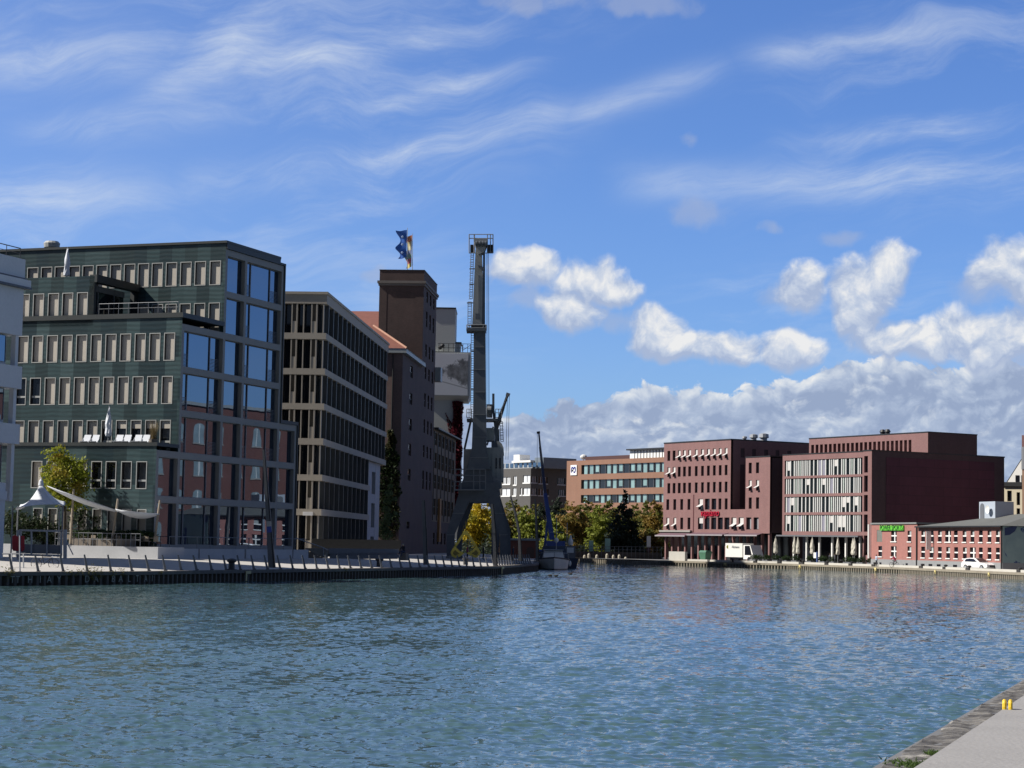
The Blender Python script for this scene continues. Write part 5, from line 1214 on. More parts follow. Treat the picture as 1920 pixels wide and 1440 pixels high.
def facade(fn, a0, a1, z0, z1, wins, mat, parent, depth=.4, name='wall'):
    """wins: (a0, a1, z0, z1, kind)"""
    m_ = MB(); wall_grid(m_, fn, a0, a1, z0, z1, [w_[:4] for w_ in wins], depth); m_.build(name, mat, parent)
    for a, b, c, d, kd in wins:
        p = MB(); fbox(p, fn, a + .003, b - .003, depth - .08, depth - .02, c + .003, d - .003); q_ = p.build('window', M_NIGHT, parent)
        if kd != 'p':
            r = MB(); ring(r, fn, a + .003, b - .003, c + .003, d - .003, .06, depth - .14, depth - .081); r.build('frame', M_BLACK, q_)
        if kd == 'k': open_blind(fn, a, b, c, d, q_)
        if kd == 'r': open_blind(fn, a, b, c, d, q_, False)
        if kd == 'g': p = MB(); fbox(p, fn, a + (b-a)*.5, b - .07, depth - .12, depth - .085, c + .08, d - .2); p.build('blind', M('grey_blind', (.25, .25, .27), .8), q_)
def mrow(fr, lefts, w, yl, yr, hl, hr, kinds, v=0.0):
    """a window row read between its left and right ends"""
    x0, x1 = lefts[0], lefts[-1]; out = []
    zs = []
    for i, x in enumerate(lefts):
        f = (x - x0)/max(x1 - x0, 1); ww = w[i] if isinstance(w, (list, tuple)) else w
        t_, h_ = yl + (yr-yl)*f, hl + (hr-hl)*f
        ua, zt = fr.pv(x, t_, v); ub, zb = fr.pv(x + ww, t_ + h_, v); zs.append((zb, zt)); out.append([ua, ub, kinds[i] if i < len(kinds) else kinds[-1]])
    zb = sum(q[0] for q in zs)/len(zs); zt = sum(q[1] for q in zs)/len(zs)
    return [(a, b, zb, zt, k) for a, b, k in out]

# ---------------------------------------------------------------- red office with white awnings
o = at(1443, 1000, 325); VA = Fr((o.x, o.y), 149.4); RB = .82
VO = thing('red_office', 'red brick office with white window awnings and red lettering', 'office building', VA.w(-15, 6, RB))
vf = lambda a, d, z: VA.w(a, d, z)
uL, uM, uR = VA.pv(1244, 930)[0], VA.pv(1370, 890)[0], VA.pv(1398, 900)[0]
zA, zB, zLow, zAr = VA.pv(1370, 825)[1], VA.pv(1444, 856.5)[1], VA.pv(1385, 955)[1], VA.pv(1350, 999.5)[1]
c11 = [1251.5, 1261.3, 1271, 1280.8, 1290.5, 1302.9, 1314.6, 1325.7, 1336.8, 1347.8, 1358.9]
w1 = mrow(VA, c11, 5, 846.9, 838.4, 18.2, 19.5, 'ppkkkkkkkkk') + mrow(VA, c11, 5, 876.8, 871, 18.2, 19, 'kkppppppppp') + mrow(VA, c11, 5, 906.8, 902.3, 18.9, 20, 'pppppggpgpg')
w1 += mrow(VA, [1249.5, 1262.6, 1275.6, 1289.2, 1309.4, 1321.8, 1334.2, 1347.2, 1358.9], [5, 5, 5, 5, 8.6, 8.6, 8.6, 5.2, 5.2], 936.7, 934, 19.6, 21, 'ppppkpppp')
facade(vf, uL, uM, zLow, zA, w1, M_BRR, VO)
w2_ = mrow(VA, [1403.8, 1417.5], 5.6, 867.7, 867, 20, 20, 'pp') + mrow(VA, [1403.8, 1417.5], 5.6, 900.3, 900, 20, 20, 'kk') + mrow(VA, [1403.8, 1417.5], 5.6, 932.8, 932.5, 21.5, 21, 'pp')
facade(vf, uR, 0, zLow, zB, w2_, M_BRR, VO)
w3_ = mrow(VA, [1249.5, 1262.6, 1275.6, 1289.2, 1308.8, 1321, 1333.5, 1345.9, 1358.3, 1371.3, 1385, 1399.3, 1413], [5, 5, 5, 5] + [9.2]*9, 971.7, 969, 20.8, 23.5, 'kkpprppppkkgg')
facade(vf, uL, 0, zAr, zLow - .002, w3_, M_BRR, VO)
cm_ = MB(); cm_.box(VA, uL, uM, .42, 36, zAr + .1, zA - .15); cm_.box(VA, uL, -.02, 4.4, 30, RB, zAr + .05); cm_.box(VA, uM + .002, 0, .42, 30, zAr + .1, zLow - .3); cm_.box(VA, uR, -.01, .42, 14, zLow - .3, zB - .12); cm_.build('rear_wall', M('dark_red_clinker', (.075, .045, .048), .85, var=.2), VO)
cm_ = MB(); cm_.box(VA, uL - .06, uM + .06, -.06, 36.1, zA + .002, zA + .22); cm_.box(VA, uR - .05, .06, -.06, 14.1, zB + .002, zB + .2); cm_.build('coping', M_BLACK, VO)
sdm = lambda a, d, z: VA.w(uM + .06 - d, a, z)
sw3 = []
for i, x in enumerate((1388.5, 1410, 1432.5, 1454, 1476)):
    va_, zt = VA.pu(x, 840.5 + i*1.2, uM); vb2, zb = VA.pu(x + 7, 858 + i*1.2, uM); sw3.append((va_, vb2, zb, zt, 'p'))
for q0, q1 in ((871, 952),): va_, zt = VA.pu(1387.5, q0, uM); vb2, zb = VA.pu(1395, q1, uM); sw3.append((va_, vb2, zb, zt, 'p'))
facade(sdm, .42, 36, zLow, zA, sw3, M_BRR, VO, .3, 'side_wall')
sd0 = lambda a, d, z: VA.w(.004 - d, a, z)
# arcade: pillars, dark shop windows, awnings over the terrace
ar = MB(); ar.box(VA, uL, -.02, 4.1, 4.3, RB, zAr - .01); ar.build('shop_front', M_NIGHT, VO)
for i in range(16):
    u_ = uL + .2 + (0 - uL - .9)*i/15; MB().box(VA, u_, u_ + .36, .25, .7, RB, zAr - .004).build('pillar', M_BRR, VO)
uq = VA.pv(1300, 995)[0]
def shade(ua, ub, m, out=1.5, z=zAr, dz=.55, lip=M_WPAINT):
    mb = MB(); mb.hexa([VA.w(ua, -.02, z), VA.w(ub, -.02, z), VA.w(ub, -out, z - dz), VA.w(ua, -out, z - dz)], [VA.w(ua, -.02, z + .05), VA.w(ub, -.02, z + .05), VA.w(ub, -out, z - dz + .05), VA.w(ua, -out, z - dz + .05)])
    w_ = mb.build('terrace_awning', m, VO); MB().box(VA, ua, ub, -out - .06, -out - .002, z - dz - .12, z - dz + .1).build('awning_edge', M('grey_awning_edge', (.30, .28, .30), .7), w_)
shade(uL - .3, uq - .4, M_PINK); shade(uq, uM - .3, M_PINK, 1.4, zAr, .35); shade(uM, -1.8, M_PINK, 1.2, zAr, .35)
MB().box(VA, uL - .5, uq - .35, -.5, -.02, zAr + .12, zAr + .42).build('ledge', M_CONC, VO)
MB().box(VA, uq - .1, uq + .12, -.06, -.002, zAr, zLow + 2.6).build('expansion_joint', M('dark_joint', (.10, .03, .035), .8), VO)
text('vapiano', VA.w((VA.pv(1315.5, 962)[0] + VA.pv(1348, 962)[0])/2, -.14, VA.pv(1331, 962)[1]), 1.75, M('red_sign_letter', (.42, .008, .035), .45, var=.05), VO, VA.u, ext=.07, shear=.25)
for x, s in ((1396, .6), (1413, 1.0), (1432, 1.2)):
    c = VA.w(uM - 1.5, VA.pu(x, 828, uM - 1.5)[0], zA + .2); MB().lathe(c, [(s*.5, 0), (s*.5, s*.4), (s*.75, s*.5), (s*.7, s*1.0), (s*.2, s*1.15)], 10).build('roof_vent', M_GALV, VO)

# ---------------------------------------------------------------- red office with vertical white fins and dark side wall
o = at(1634, 1000, 300); VB = Fr((o.x, o.y), 149.4)
FO = thing('finned_office', 'red brick office with white vertical fins and a dark maroon side wall', 'office building', VB.w(-8, 10, RB))
bf = lambda a, d, z: VB.w(a, d, z)
ul, up_ = VB.pv(1467, 930)[0], VB.pv(1618, 930)[0]
zt1, zt2_ = VB.pv(1600, 848)[1], VB.pv(1634, 845.5)[1]
rows_ = [(VB.pv(1614, b)[1], VB.pv(1614, a)[1]) for a, b in ((858, 889), (893.5, 924), (929.5, 960), (965, 997))]
za_ = VB.pv(1600, 1004)[1]
m_ = MB(); wall_grid(m_, bf, ul, up_, za_, zt1, [(ul + .55, up_ - .15, a, b) for a, b in rows_], .55)
pw = [(VB.pv(1620.2, 900)[0], VB.pv(1627.2, 900)[0], VB.pv(1624, b)[1], VB.pv(1624, a)[1]) for a, b in ((855, 886), (891.6, 922), (928, 959), (964.7, 997), (1004, 1041))]
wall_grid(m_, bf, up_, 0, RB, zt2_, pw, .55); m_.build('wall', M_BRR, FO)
p = MB()
for a, b, c, d in pw: q_ = MB(); fbox(q_, bf, a + .002, b - .002, .4, .45, c + .002, d - .002); q_.build('window', M_NIGHT, FO)
rng = random.Random(12); M_PALEFIN = M('pale_grey_fin', (.56, .57, .56), .6, var=.08)
for k_, (a, b) in enumerate(rows_):
    q_ = MB(); fbox(q_, bf, ul + .56, up_ - .16, .22, .26, a + .002, b - .002); bd_ = q_.build('window_band', GLASS('green_dark_glass', (.012, .018, .022), 1.5, .05, .004), FO)
    n = 19; st_ = (up_ - ul - 1.2)/n
    for i in range(n):
        x = ul + .8 + i*st_; r_ = rng.random()
        fn_ = MB(); fbox(fn_, bf, x, x + .24, .10, .219, a + .004, b - .004); fo_ = fn_.build('fin', M_PALEFIN, bd_)
        if r_ < .42: fn_ = MB(); fbox(fn_, bf, x + st_*.5, x + st_*.5 + .18, .12, .219, a + .004, b - .004); fn_.build('fin', M('greenish_white', (.55, .62, .58), .5) if r_ < .14 else M_PALEFIN, bd_)
        elif r_ < .54: fn_ = MB(); h_ = rng.uniform(.4, .75); fbox(fn_, bf, x + .27, x + st_ - .02, .17, .218, b - (b-a)*h_, b - .004); fn_.build('blind', M_WBLIND, bd_)
        elif r_ < .64: fn_ = MB(); fbox(fn_, bf, x + .27, x + st_ - .02, .17, .218, a + .004, b - .004); fn_.build('blind', M('grey_violet_blind', (.22, .22, .28), .7), bd_)
core = MB(); vE = VB.pu(1883, 900, 0)[0]
core.box(VB, ul + .5, -.02, .56, vE, za_ + .05, min(zt1, zt2_) - .1); core.box(VB, ul + .5, -.02, 4.5, vE, RB, za_ + .04)
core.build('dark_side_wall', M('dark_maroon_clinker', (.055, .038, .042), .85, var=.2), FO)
cp2 = MB(); cp2.box(VB, ul, up_, -.05, 1.5, zt1 + .002, zt1 + .16); cp2.box(VB, up_ + .002, .05, -.05, vE + .1, zt2_ + .002, zt2_ + .2); cp2.build('coping', M_BLACK, FO)
sp = MB(); va_, z0_ = VB.pu(1661, 975, 0); vb2, z1_ = VB.pu(1864, 862, 0)
sdB = lambda a, d, z: VB.w(-d, a, z)
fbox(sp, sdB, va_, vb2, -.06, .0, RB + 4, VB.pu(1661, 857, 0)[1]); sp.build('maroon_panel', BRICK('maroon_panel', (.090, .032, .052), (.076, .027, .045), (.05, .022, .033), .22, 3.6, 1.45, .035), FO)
sp = MB(); wall_grid(sp, sdB, 0.02, vE, RB, zt2_, [(va_, vb2, RB + 4, VB.pu(1661, 857, 0)[1])], .02); sp.build('side_wall', BRICK('shaded_clinker', (.085, .055, .060), (.070, .045, .050), (.07, .06, .06), .2), FO)  # side brick darker than the front: its shade is put into the colour
gc = MB(); gc.box(VB, ul, up_ - .1, 4.2, 4.3, RB, za_ - .01); gc.build('shop_front', M_NIGHT, FO)
for x in (1487, 1511, 1535, 1559, 1584.5, 1611): u_ = VB.pv(x, 1020)[0]; MB().box(VB, u_ - .13, u_ + .13, .05, .35, RB, za_ - .004).build('column', M_WPAINT, FO)
MB().box(VB, ul - .4, up_ - .1, -.9, -.005, za_ - .25, za_ - .02).build('canopy_slab', M_STEEL, FO)
# set back top floor
vP = VB.pu(1740, 830, 0)[0]; vQ = VB.pu(1832, 850, 0)[0]; zp = VB.pu(1740, 811, 0)[1]; uP = VB.pv(1517, 840, vP)[0]
pf_ = lambda a, d, z: VB.w(a, vP + d, z)
hol = []
for i in range(23):
    x0 = 1521 + i*8.3; f = i/22; a, zt = VB.pv(x0, 836 - 13*f, vP); b, zb = VB.pv(x0 + 5.2, 851, vP); hol.append((a, b, zt2_ + .4, zt))
zt_m = sum(h_[3] for h_ in hol)/len(hol); hol = [(a, b, zt2_ + .4, zt_m) for a, b, _, _ in hol]
m_ = MB(); wall_grid(m_, pf_, uP, -.01, zt2_ - .4, zp, hol, .7); m_.build('top_floor_wall', M_BRR, FO)
rng = random.Random(3)
for i, (a, b, c, d) in enumerate(hol):
    q_ = MB(); fbox(q_, pf_, a + .002, b - .002, .62, .66, c + .002, d - .002); w_ = q_.build('window', M_NIGHT, FO)
    if i > 13: q_ = MB(); fbox(q_, pf_, a + .3, b - .01, .54, .60, d - (d-c)*.5, d - .01); q_.build('blind', M_WBLIND, w_)
m_ = MB(); m_.box(VB, uP + .01, -.012, vP + .72, vQ, zt2_ - .4, zp - .1); m_.build('top_floor_core', M('dark_maroon_core', (.055, .038, .042), .85, var=.2), FO)
m_ = MB(); wall_grid(m_, lambda a, d, z: VB.w(.01 - d, a, z), vP + .002, vQ, zt2_ - .4, zp, [], .01); m_.build('top_floor_side_wall', bpy.data.materials['shaded_clinker'], FO)
m_ = MB(); m_.box(VB, uP - .05, .06, vP - .05, vQ + .05, zp + .002, zp + .18); m_.build('top_coping', M_BLACK, FO)
for x in (1655, 1664): c = VB.w(VB.pv(x, 812, vP + 3)[0], vP + 3, zp + .15); MB().lathe(c, [(.4, 0), (.4, .5), (.55, .6), (.3, 1.0)], 10).build('roof_vent', M_BLACK, FO)

# ---------------------------------------------------------------- low brick workshop with green sign and hipped roof
o = at(1880, 1040, 250); LB = Fr((o.x, o.y), 165.5)
LO = thing('brick_workshop', 'low light red brick building with white window bars and green sign', 'workshop building', LB.w(-18, 5, RB))
lf = lambda a, d, z: LB.w(a, d, z)
u0L, uS = LB.pv(1634, 1020)[0], LB.pv(1720, 1020)[0]
zEv = LB.pv(1878, 986.5)[1]; zPl = LB.pv(1720, 1050.5)[1]; zPar = LB.pv(1660, 983)[1]
wr_ = []
for i, x in enumerate((440, 560, 680, 785, 910, 1035, 1150, 1270, 1395, 1515)): wr_.append((1670 + x/7.68, 11 if i == 3 else 7.2, 0, 'x' if i == 3 else 'w'))
for i, x in enumerate((440, 560, 680, 800, 915, 1040, 1140, 1270, 1395, 1515)): wr_.append((1670 + x/7.68, 11 if i == 6 else 7.2, 1, 'x' if i == 6 else 'w'))
wr_ += [(1670.8, 10.5, 0, 'x'), (1701.7, 7, 0, 'w'), (1647, 7, 1, 'w'), (1670.5, 10.5, 1, 'x'), (1701.7, 7, 1, 'w')]
zr_ = [(LB.pv(1800, 1016)[1], LB.pv(1800, 994.7)[1]), (LB.pv(1800, 1047)[1], LB.pv(1800, 1026)[1])]
hol = [(LB.pv(x, 1015)[0], LB.pv(x + w_, 1015)[0], zr_[r_][0], zr_[r_][1], kd) for x, w_, r_, kd in wr_]
gp1 = (LB.pv(1644, 1000)[0], LB.pv(1654, 1000)[0], zr_[0][0] - .1, zr_[0][1] + .1)
m_ = MB(); wall_grid(m_, lf, u0L, uS, zPl, zPar, [h_[:4] for h_ in hol if h_[1] < uS] + [gp1], .22); wall_grid(m_, lf, uS, 0, zPl, zEv, [h_[:4] for h_ in hol if h_[0] > uS], .22); m_.build('wall', M_BRL, LO)
q_ = MB(); fbox(q_, lf, gp1[0] + .01, gp1[1] - .01, .04, .10, gp1[2] + .01, gp1[3] - .01); q_.build('shutter', M('grey_green_shutter', (.16, .165, .15), .7, var=.2), LO)
for a, b, c, d, kd in hol:
    q_ = MB(); fbox(q_, lf, a + .003, b - .003, .17, .20, c + .003, d - .003); w_ = q_.build('window', M_NIGHT, LO)
    q_ = MB(); fbox(q_, lf, a + .003, b - .003, .04, .165, c + (d-c)*.46, c + (d-c)*.58)
    if kd == 'x': fbox(q_, lf, (a+b)/2 + .02, (a+b)/2 + .30, .06, .168, c + .003, d - .003)
    q_.build('window_bar', M_WPAINT, w_); q_ = MB(); fbox(q_, lf, a - .08, b + .08, -.10, -.002, c - .14, c); q_.build('sill', M_WPAINT, w_)
    if rng.random() < .5: q_ = MB(); fbox(q_, lf, a + (b-a)*.35, b - .02, .12, .16, c + (d-c)*.59, d - .05); q_.build('curtain', M('pale_curtain', (.35, .38, .38), .8), w_)
m_ = MB(); m_.box(LB, u0L - .06, .06, -.07, 14, RB - .3, zPl - .002); m_.build('plinth', M('grey_plinth', (.25, .26, .27), .85, var=.12), LO)
for x, w_ in ((1643, 3.6), (1650, 3.6), (1699, 4), (1727.5, 7), (1742, 7), (1757.5, 7), (1788, 7.5)):
    u_ = LB.pv(x, 1057)[0]; q_ = MB(); zc = zPl - .75; u2_ = LB.pv(x + w_, 1057)[0]; fbox(q_, lf, u_, u2_, -.09, -.075, zc - .3, zc + .3); q_.build('cellar_window', M_NIGHT, LO)
m_ = MB(); m_.box(LB, u0L, uS - .01, .23, 13, zPl, zPar - .1); m_.box(LB, uS, -.01, .23, 14, zPl, zEv - .1); m_.build('rear_wall', M_BRL, LO)
m_ = MB(); m_.box(LB, u0L - .1, uS - .002, -.15, 13, zPar + .002, zPar + .22); m_.build('flat_roof', M('grey_flashing', (.20, .21, .21), .7), LO)
M_SLATE = M('weathered_grey_roof', (.115, .12, .115), .9, var=.2, scale=.6)
zr2 = zEv + 1.75; A_ = [LB.w(uS + .2, -.45, zEv + .05), LB.w(.4, -.45, zEv + .05), LB.w(.4, 14.4, zEv + .05), LB.w(uS + .2, 14.4, zEv + .05)]; R1, R2 = LB.w(uS + 15, 7, zr2), LB.w(-4.5, 7, zr2)
m_ = MB(); m_.poly([A_[0], A_[1], R2, R1]); m_.poly([A_[1], A_[2], R2]); m_.poly([A_[2], A_[3], R1, R2]); m_.poly([A_[3], A_[0], R1]); m_.poly(A_[::-1]); m_.build('hipped_roof', M_SLATE, LO)
m_ = MB(); m_.box(LB, uS + .2, .4, -.55, -.452, zEv - .12, zEv + .06); m_.build('gutter', M_BLACK, LO)
# end wall with a faded blue painting
m, nt, b = newmat('blue_painted_wall'); P = pos(nt); n_ = nt.noise(P, .28, 4, .6, .8); n2 = nt.noise(P, .9, 5, .6)
nt.put(b.inputs['Base Color'], nt.mix(nt.step(n_, .54, .58), nt.mix(n2, (.16, .24, .26), (.30, .40, .40)), (.02, .05, .17))); b.inputs['Roughness'].default_value = .8
q_ = MB(); q_.box(LB, .002, .05, -.01, 14, zPl - .6, zEv); q_.build('painted_end_wall', m, LO)
q_ = MB(); c0_ = LB.pu(1884, 992, .06); w = lambda v, z: LB.w(.055, v, z); vz = lambda x, y: LB.pu(x, y, .06)
pl_ = [vz(x, y) for x, y in ((1884, 990), (1909, 984), (1903, 996), (1893, 1003), (1884, 1004))]; q_.prism([LB.w(.051, a, z) for a, z in pl_], [LB.w(.08, a, z) for a, z in pl_]); q_.build('painted_swoosh', M('navy_paint', (.02, .04, .12), .7), LO)
# sign, banner, pipes, roof box with dish
gs = MB(); ua, ub = LB.pv(1652, 990)[0], LB.pv(1696, 990)[0]; zc, zd = LB.pv(1674, 994.6)[1], LB.pv(1674, 985.3)[1]; gs.box(LB, ua, ub, -.22, -.02, zc, zd)
gso = gs.build('green_sign', M('bright_green_sign', (.13, .52, .05), .5, var=.08), LO); text('POWER SPORTS', LB.w((ua+ub)/2, -.24, (zc+zd)/2), 1.02, M('dark_green_letter', (.012, .06, .015), .5), gso, LB.u, ext=.02)
MB().tube(LB.w(u0L - .25, -.3, zPl + .1), LB.w(u0L - .25, -.3, zPar), .16).build('white_downpipe', M_WPAINT, LO)
MB().tube(LB.w(uS, -.12, RB), LB.w(uS, -.12, zEv), .10).build('downpipe', M_BLACK, LO); MB().tube(LB.w(-.1, -.12, RB), LB.w(-.1, -.12, zEv), .10).build('downpipe', M_BLACK, LO)
u_ = LB.pv(1750, 1012)[0]; zb_, zt_b = LB.pv(1750, 1031)[1], LB.pv(1750, 996)[1]
b_ = MB(); b_.box(LB, u_ - .04, u_ + .04, -1.05, -.35, zb_, zt_b); bo = b_.build('banner', M_WPAINT, LO); MB().tube(LB.w(u_, -1.1, zt_b), LB.w(u_, 0, zt_b), .04).build('banner_arm', M_BLACK, bo)
rb = MB(); ub_ = LB.pv(1866, 955, 4.5)[0]; ua_ = LB.pv(1836, 955, 4.5)[0]; z0_, z1_ = LB.pv(1866, 973, 4.5)[1], LB.pv(1866, 940, 4.5)[1]
rb.box(LB, ua_, ub_, 4.5, 7.2, z0_ - .8, z1_); rbo = rb.build('roof_plant_box', M('pale_blue_metal', (.42, .47, .54), .5, metal=.1, var=.05), LO)
c = LB.w(ua_ + (ub_-ua_)*.72, 4.2, (z0_+z1_)/2 + .1); d_ = MB(); d_.lathe(Vector((0, 0, 0)), [(.02, 0), (.35, .06), (.55, .18), (.55, .2), (.33, .1), (.02, .04)], 14); rot_ = (-LB.v).to_track_quat('Z', 'Y').to_matrix()
d_.v = [c + rot_ @ q for q in d_.v]; d_.build('satellite_dish', M_WPAINT, rbo); MB().tube(c, LB.w(ua_ + (ub_-ua_)*.72, 4.5, (z0_+z1_)/2), .05).build('dish_arm', M_STEEL, rbo)
d_ = MB(); pr = [(-.35, 0), (.35, 0)] ; a0_ = ua_ + (ub_-ua_)*.2
arch = [(a0_ - .55, z0_ - .3), (a0_ + .55, z0_ - .3)] + [(a0_ + .55*math.cos(t*math.pi/8), z1_ - .75 + .55*math.sin(t*math.pi/8)) for t in range(9)]; d_.prism([LB.w(a, 4.44, z) for a, z in arch], [LB.w(a, 4.495, z) for a, z in arch]); d_.build('arched_duct', M_STEEL, rbo)

# ---------------------------------------------------------------- white gabled house at the right edge, and a brick corner
o = at(1886, 950, 335); HF = Fr((o.x, o.y), 123); GHO = thing('gabled_house', 'cream and white house with a steep white gable at the right picture edge', 'house', HF.w(5, 5, RB))
hz = lambda y: at(1890, y, 335).z
hu = lambda x: HF.pv(x, 920)[0]
m_ = MB(); holes = [(hu(1888.5), hu(1897), hz(940), hz(920)), (hu(1906), hu(1912.5), hz(947), hz(923)), (hu(1906), hu(1912.5), hz(985), hz(953))]
wall_grid(m_, lambda a, d, z: HF.w(a, d, z), -.3, 9, RB, hz(912), holes, .35); m_.box(HF, -.2, 9, .36, 10, RB, hz(913)); m_.build('cream_wall', M('cream_render', (.62, .55, .41), .8, var=.06), GHO)
for a, b, c, d in holes: q_ = MB(); fbox(q_, lambda a, d, z: HF.w(a, d, z), a + .002, b - .002, .28, .34, c + .002, d - .002); q_.build('window', M_NIGHT, GHO)
gx0, gx1, gxm = hu(1886.5), hu(1944), hu(1913.5)
m_ = MB(); m_.prism([HF.w(gx0, .6, hz(904)), HF.w(gx1, .6, hz(904)), HF.w(gxm, .6, hz(862))], [HF.w(gx0, 1.5, hz(904)), HF.w(gx1, 1.5, hz(904)), HF.w(gxm, 1.5, hz(862))]); m_.build('white_gable', M('white_render_bright', (.78, .77, .74), .8, var=.04), GHO)
m_ = MB(); m_.box(HF, -.5, 9, -.35, 10, hz(912) + .002, hz(904) - .002); m_.build('dark_roof_band', M_BLACK, GHO)
for a, b in ((1902, 1909), (1913, 1919)): q_ = MB(); q_.box(HF, hu(a), hu(b), .52, .598, hz(903), hz(891)); q_.build('gable_window', M_NIGHT, GHO)
m_ = MB()
for s in (0, 1):
    a, b = (HF.w(gx0 - .1, .58, hz(904.6)), HF.w(gxm, .58, hz(861.2))) if s == 0 else (HF.w(gxm, .58, hz(861.2)), HF.w(gx1 + .1, .58, hz(904.6)))
    v_ = HF.v*1.2; m_.hexa([a, b, b + v_, a + v_], [p_ + Vector((0, 0, .15)) for p_ in (a, b, b + v_, a + v_)])
m_.build('gable_roof', M_BLACK, GHO)
o = at(1916.5, 950, 296); EF = Fr((o.x, o.y), 113); EB = thing('brick_corner_building', 'red brick building corner cut by the right picture edge', 'building', EF.w(3, 3, RB))
ez = lambda y: at(1918, y, 296).z
m_ = MB(); m_.box(EF, 0, 7, 0, 8, RB, ez(880)); m_.build('lower_wall', M('sandstone_brown', (.34, .22, .15), .8, var=.1), EB); m_ = MB(); m_.box(EF, -.03, 7, -.03, 8, ez(880) + .002, ez(816)); m_.build('upper_wall', M_BRR, EB)
m_ = MB(); m_.box(EF, -.08, .3, -.08, .4, ez(880), ez(838)); m_.build('grey_strip', M_GALV, EB)

# ---------------------------------------------------------------- red brick harbour house beyond the right picture edge, mirrored in the glazed front
HH = Fr((83, 308), 180); RH = thing('harbour_house', 'red brick harbour house with pale arched windows, seen mirrored in the glazed front', 'house', (90, 270, RB))
m_ = MB(); m_.box(HH, 0, 86, 0, 14, RB, 24); m_.build('wall', BRICK('harbour_brick', (.17, .062, .05), (.13, .05, .042), (.13, .09, .08), .3), RH)
M_PALEW = M('pale_curtained_window', (.24, .31, .34), .2, var=.5, scale=.9)
for zz in (2.5, 7.7, 12.9, 18.1):
    for i in range(21):
        a = 1.5 + i*4.05; arch = [(a, zz), (a + 1.9, zz), (a + 1.9, zz + 2.5)] + [(a + .95 + .95*math.cos(t*math.pi/6), zz + 2.5 + .55*math.sin(t*math.pi/6)) for t in range(1, 6)] + [(a, zz + 2.5)]
        q_ = MB(); q_.prism([HH.w(x, -.05, z) for x, z in arch], [HH.w(x, -.003, z) for x, z in arch]); w_ = q_.build('window', M_PALEW, RH); q_ = MB(); q_.box(HH, a + .87, a + 1.03, -.09, -.053, zz, zz + 2.9); q_.build('mullion', M_WPAINT, w_); q_ = MB(); q_.box(HH, a - .15, a + 2.05, -.12, -.003, zz - .2, zz - .002); q_.build('sill', M_CONC, w_)
m_ = MB(); m_.box(HH, -.3, 86.3, -.3, 14.3, 24.002, 24.5); m_.build('cornice', M_GUTTER, RH)
# ================================================================ the far end of the basin
M_BRO = BRICK('orange_brown_brick', (.27, .135, .085), (.235, .115, .075), (.21, .15, .115), .12)
M_GREYB = BRICK('grey_brown_brick', (.095, .09, .086), (.08, .076, .073), (.08, .078, .076), .14)
M_TEAL = GLASS('pale_teal_glass', (.20, .31, .31), 1.7, .12, .0)
# brown bank building
o = at(1250, 960, 420); BB = Fr((o.x, o.y), 145.5); bbz = lambda x, y: BB.pv(x, y)[1]; FZ = .8
BK = thing('brown_office', 'orange brown brick office with long window bands and white emblem panel', 'office building', BB.w(-17, 6, FZ))
ubl = BB.pv(1062.5, 890)[0]; zbt = bbz(1150, 861); wl0, wl1 = BB.pv(1090, 880)[0], -.6
bands = [(bbz(1160, 887.3), bbz(1160, 869.5)), (bbz(1160, 915.2), bbz(1160, 898)), (bbz(1160, 942.5), bbz(1160, 927))]
bbf = lambda a, d, z: BB.w(a, d, z)
m_ = MB(); wall_grid(m_, bbf, ubl, 0, FZ, zbt, [(wl0, wl1, a, b) for a, b in bands], .5); m_.box(BB, ubl + .01, 0, .51, 16, FZ, zbt - .1); m_.build('wall', M_BRO, BK)
rng = random.Random(8)
for a, b in bands:
    n = 14; st_ = (wl1 - wl0)/n
    q_ = MB(); fbox(q_, bbf, wl0 + .003, wl1 - .003, .42, .46, a + .003, b - .003); wb = q_.build('window_band', M_NIGHT, BK)
    for i in range(n):
        x = wl0 + i*st_
        if rng.random() < .74: q_ = MB(); fbox(q_, bbf, x + st_*.30, x + st_*.86, .36, .415, a + (.45 if rng.random() < .4 else .02), b - .02); q_.build('blind', M_TEAL, wb)
        q_ = MB(); fbox(q_, bbf, x - .05, x + .05, .28, .415, a + .004, b - .004); q_.build('mullion', M_STEEL, wb)
a, b = BB.pv(1183, 853)[0], 0
m_ = MB(); zc = bbz(1215, 842.5)
m_.box(BB, BB.pv(1175, 850)[0], 0, .9, 12, zbt + .003, zc); pb_ = m_.build('penthouse', M_WPAINT, BK); m_ = MB(); m_.box(BB, BB.pv(1174, 850)[0] - .3, .2, .2, 12.3, zc + .003, zc + .3); m_.build('penthouse_roof', M_BLACK, BK)
for i in range(12):
    x = BB.pv(1182, 850)[0] + .4 + i*(0 - BB.pv(1182, 850)[0])/12; q_ = MB(); q_.box(BB, x - .07, x + .07, .80, .899, zbt + .05, zc - .05); q_.build('penthouse_mullion', M_STEEL, pb_)
m_ = MB(); m_.box(BB, ubl + 5, BB.pv(1174, 850)[0] - .4, 1.5, 12, zbt + .003, zbt + .9); m_.build('low_roof', M('dark_red_roof', (.07, .03, .03), .8), BK)
c = BB.w(BB.pv(1081, 856)[0], 2, zbt); q_ = MB(); q_.ball(c + Vector((0, 0, .9)), .8, .5, .6, 10, 6); q_.tube(c, c + Vector((0, 0, .9)), .1); q_.build('satellite_dish', M_WPAINT, BK)
sa, sb_ = BB.pv(1071, 880)[0], BB.pv(1082.5, 880)[0]; s0, s1 = bbz(1076, 891), bbz(1076, 872)
q_ = MB(); q_.box(BB, sa, sb_, -.2, -.02, s0, s1); sp_ = q_.build('emblem_panel', M('white_panel', (.80, .80, .80), .5), BK)
cx, cz, sg_ = (sa+sb_)/2, (s0+s1)/2, (sb_-sa)/2
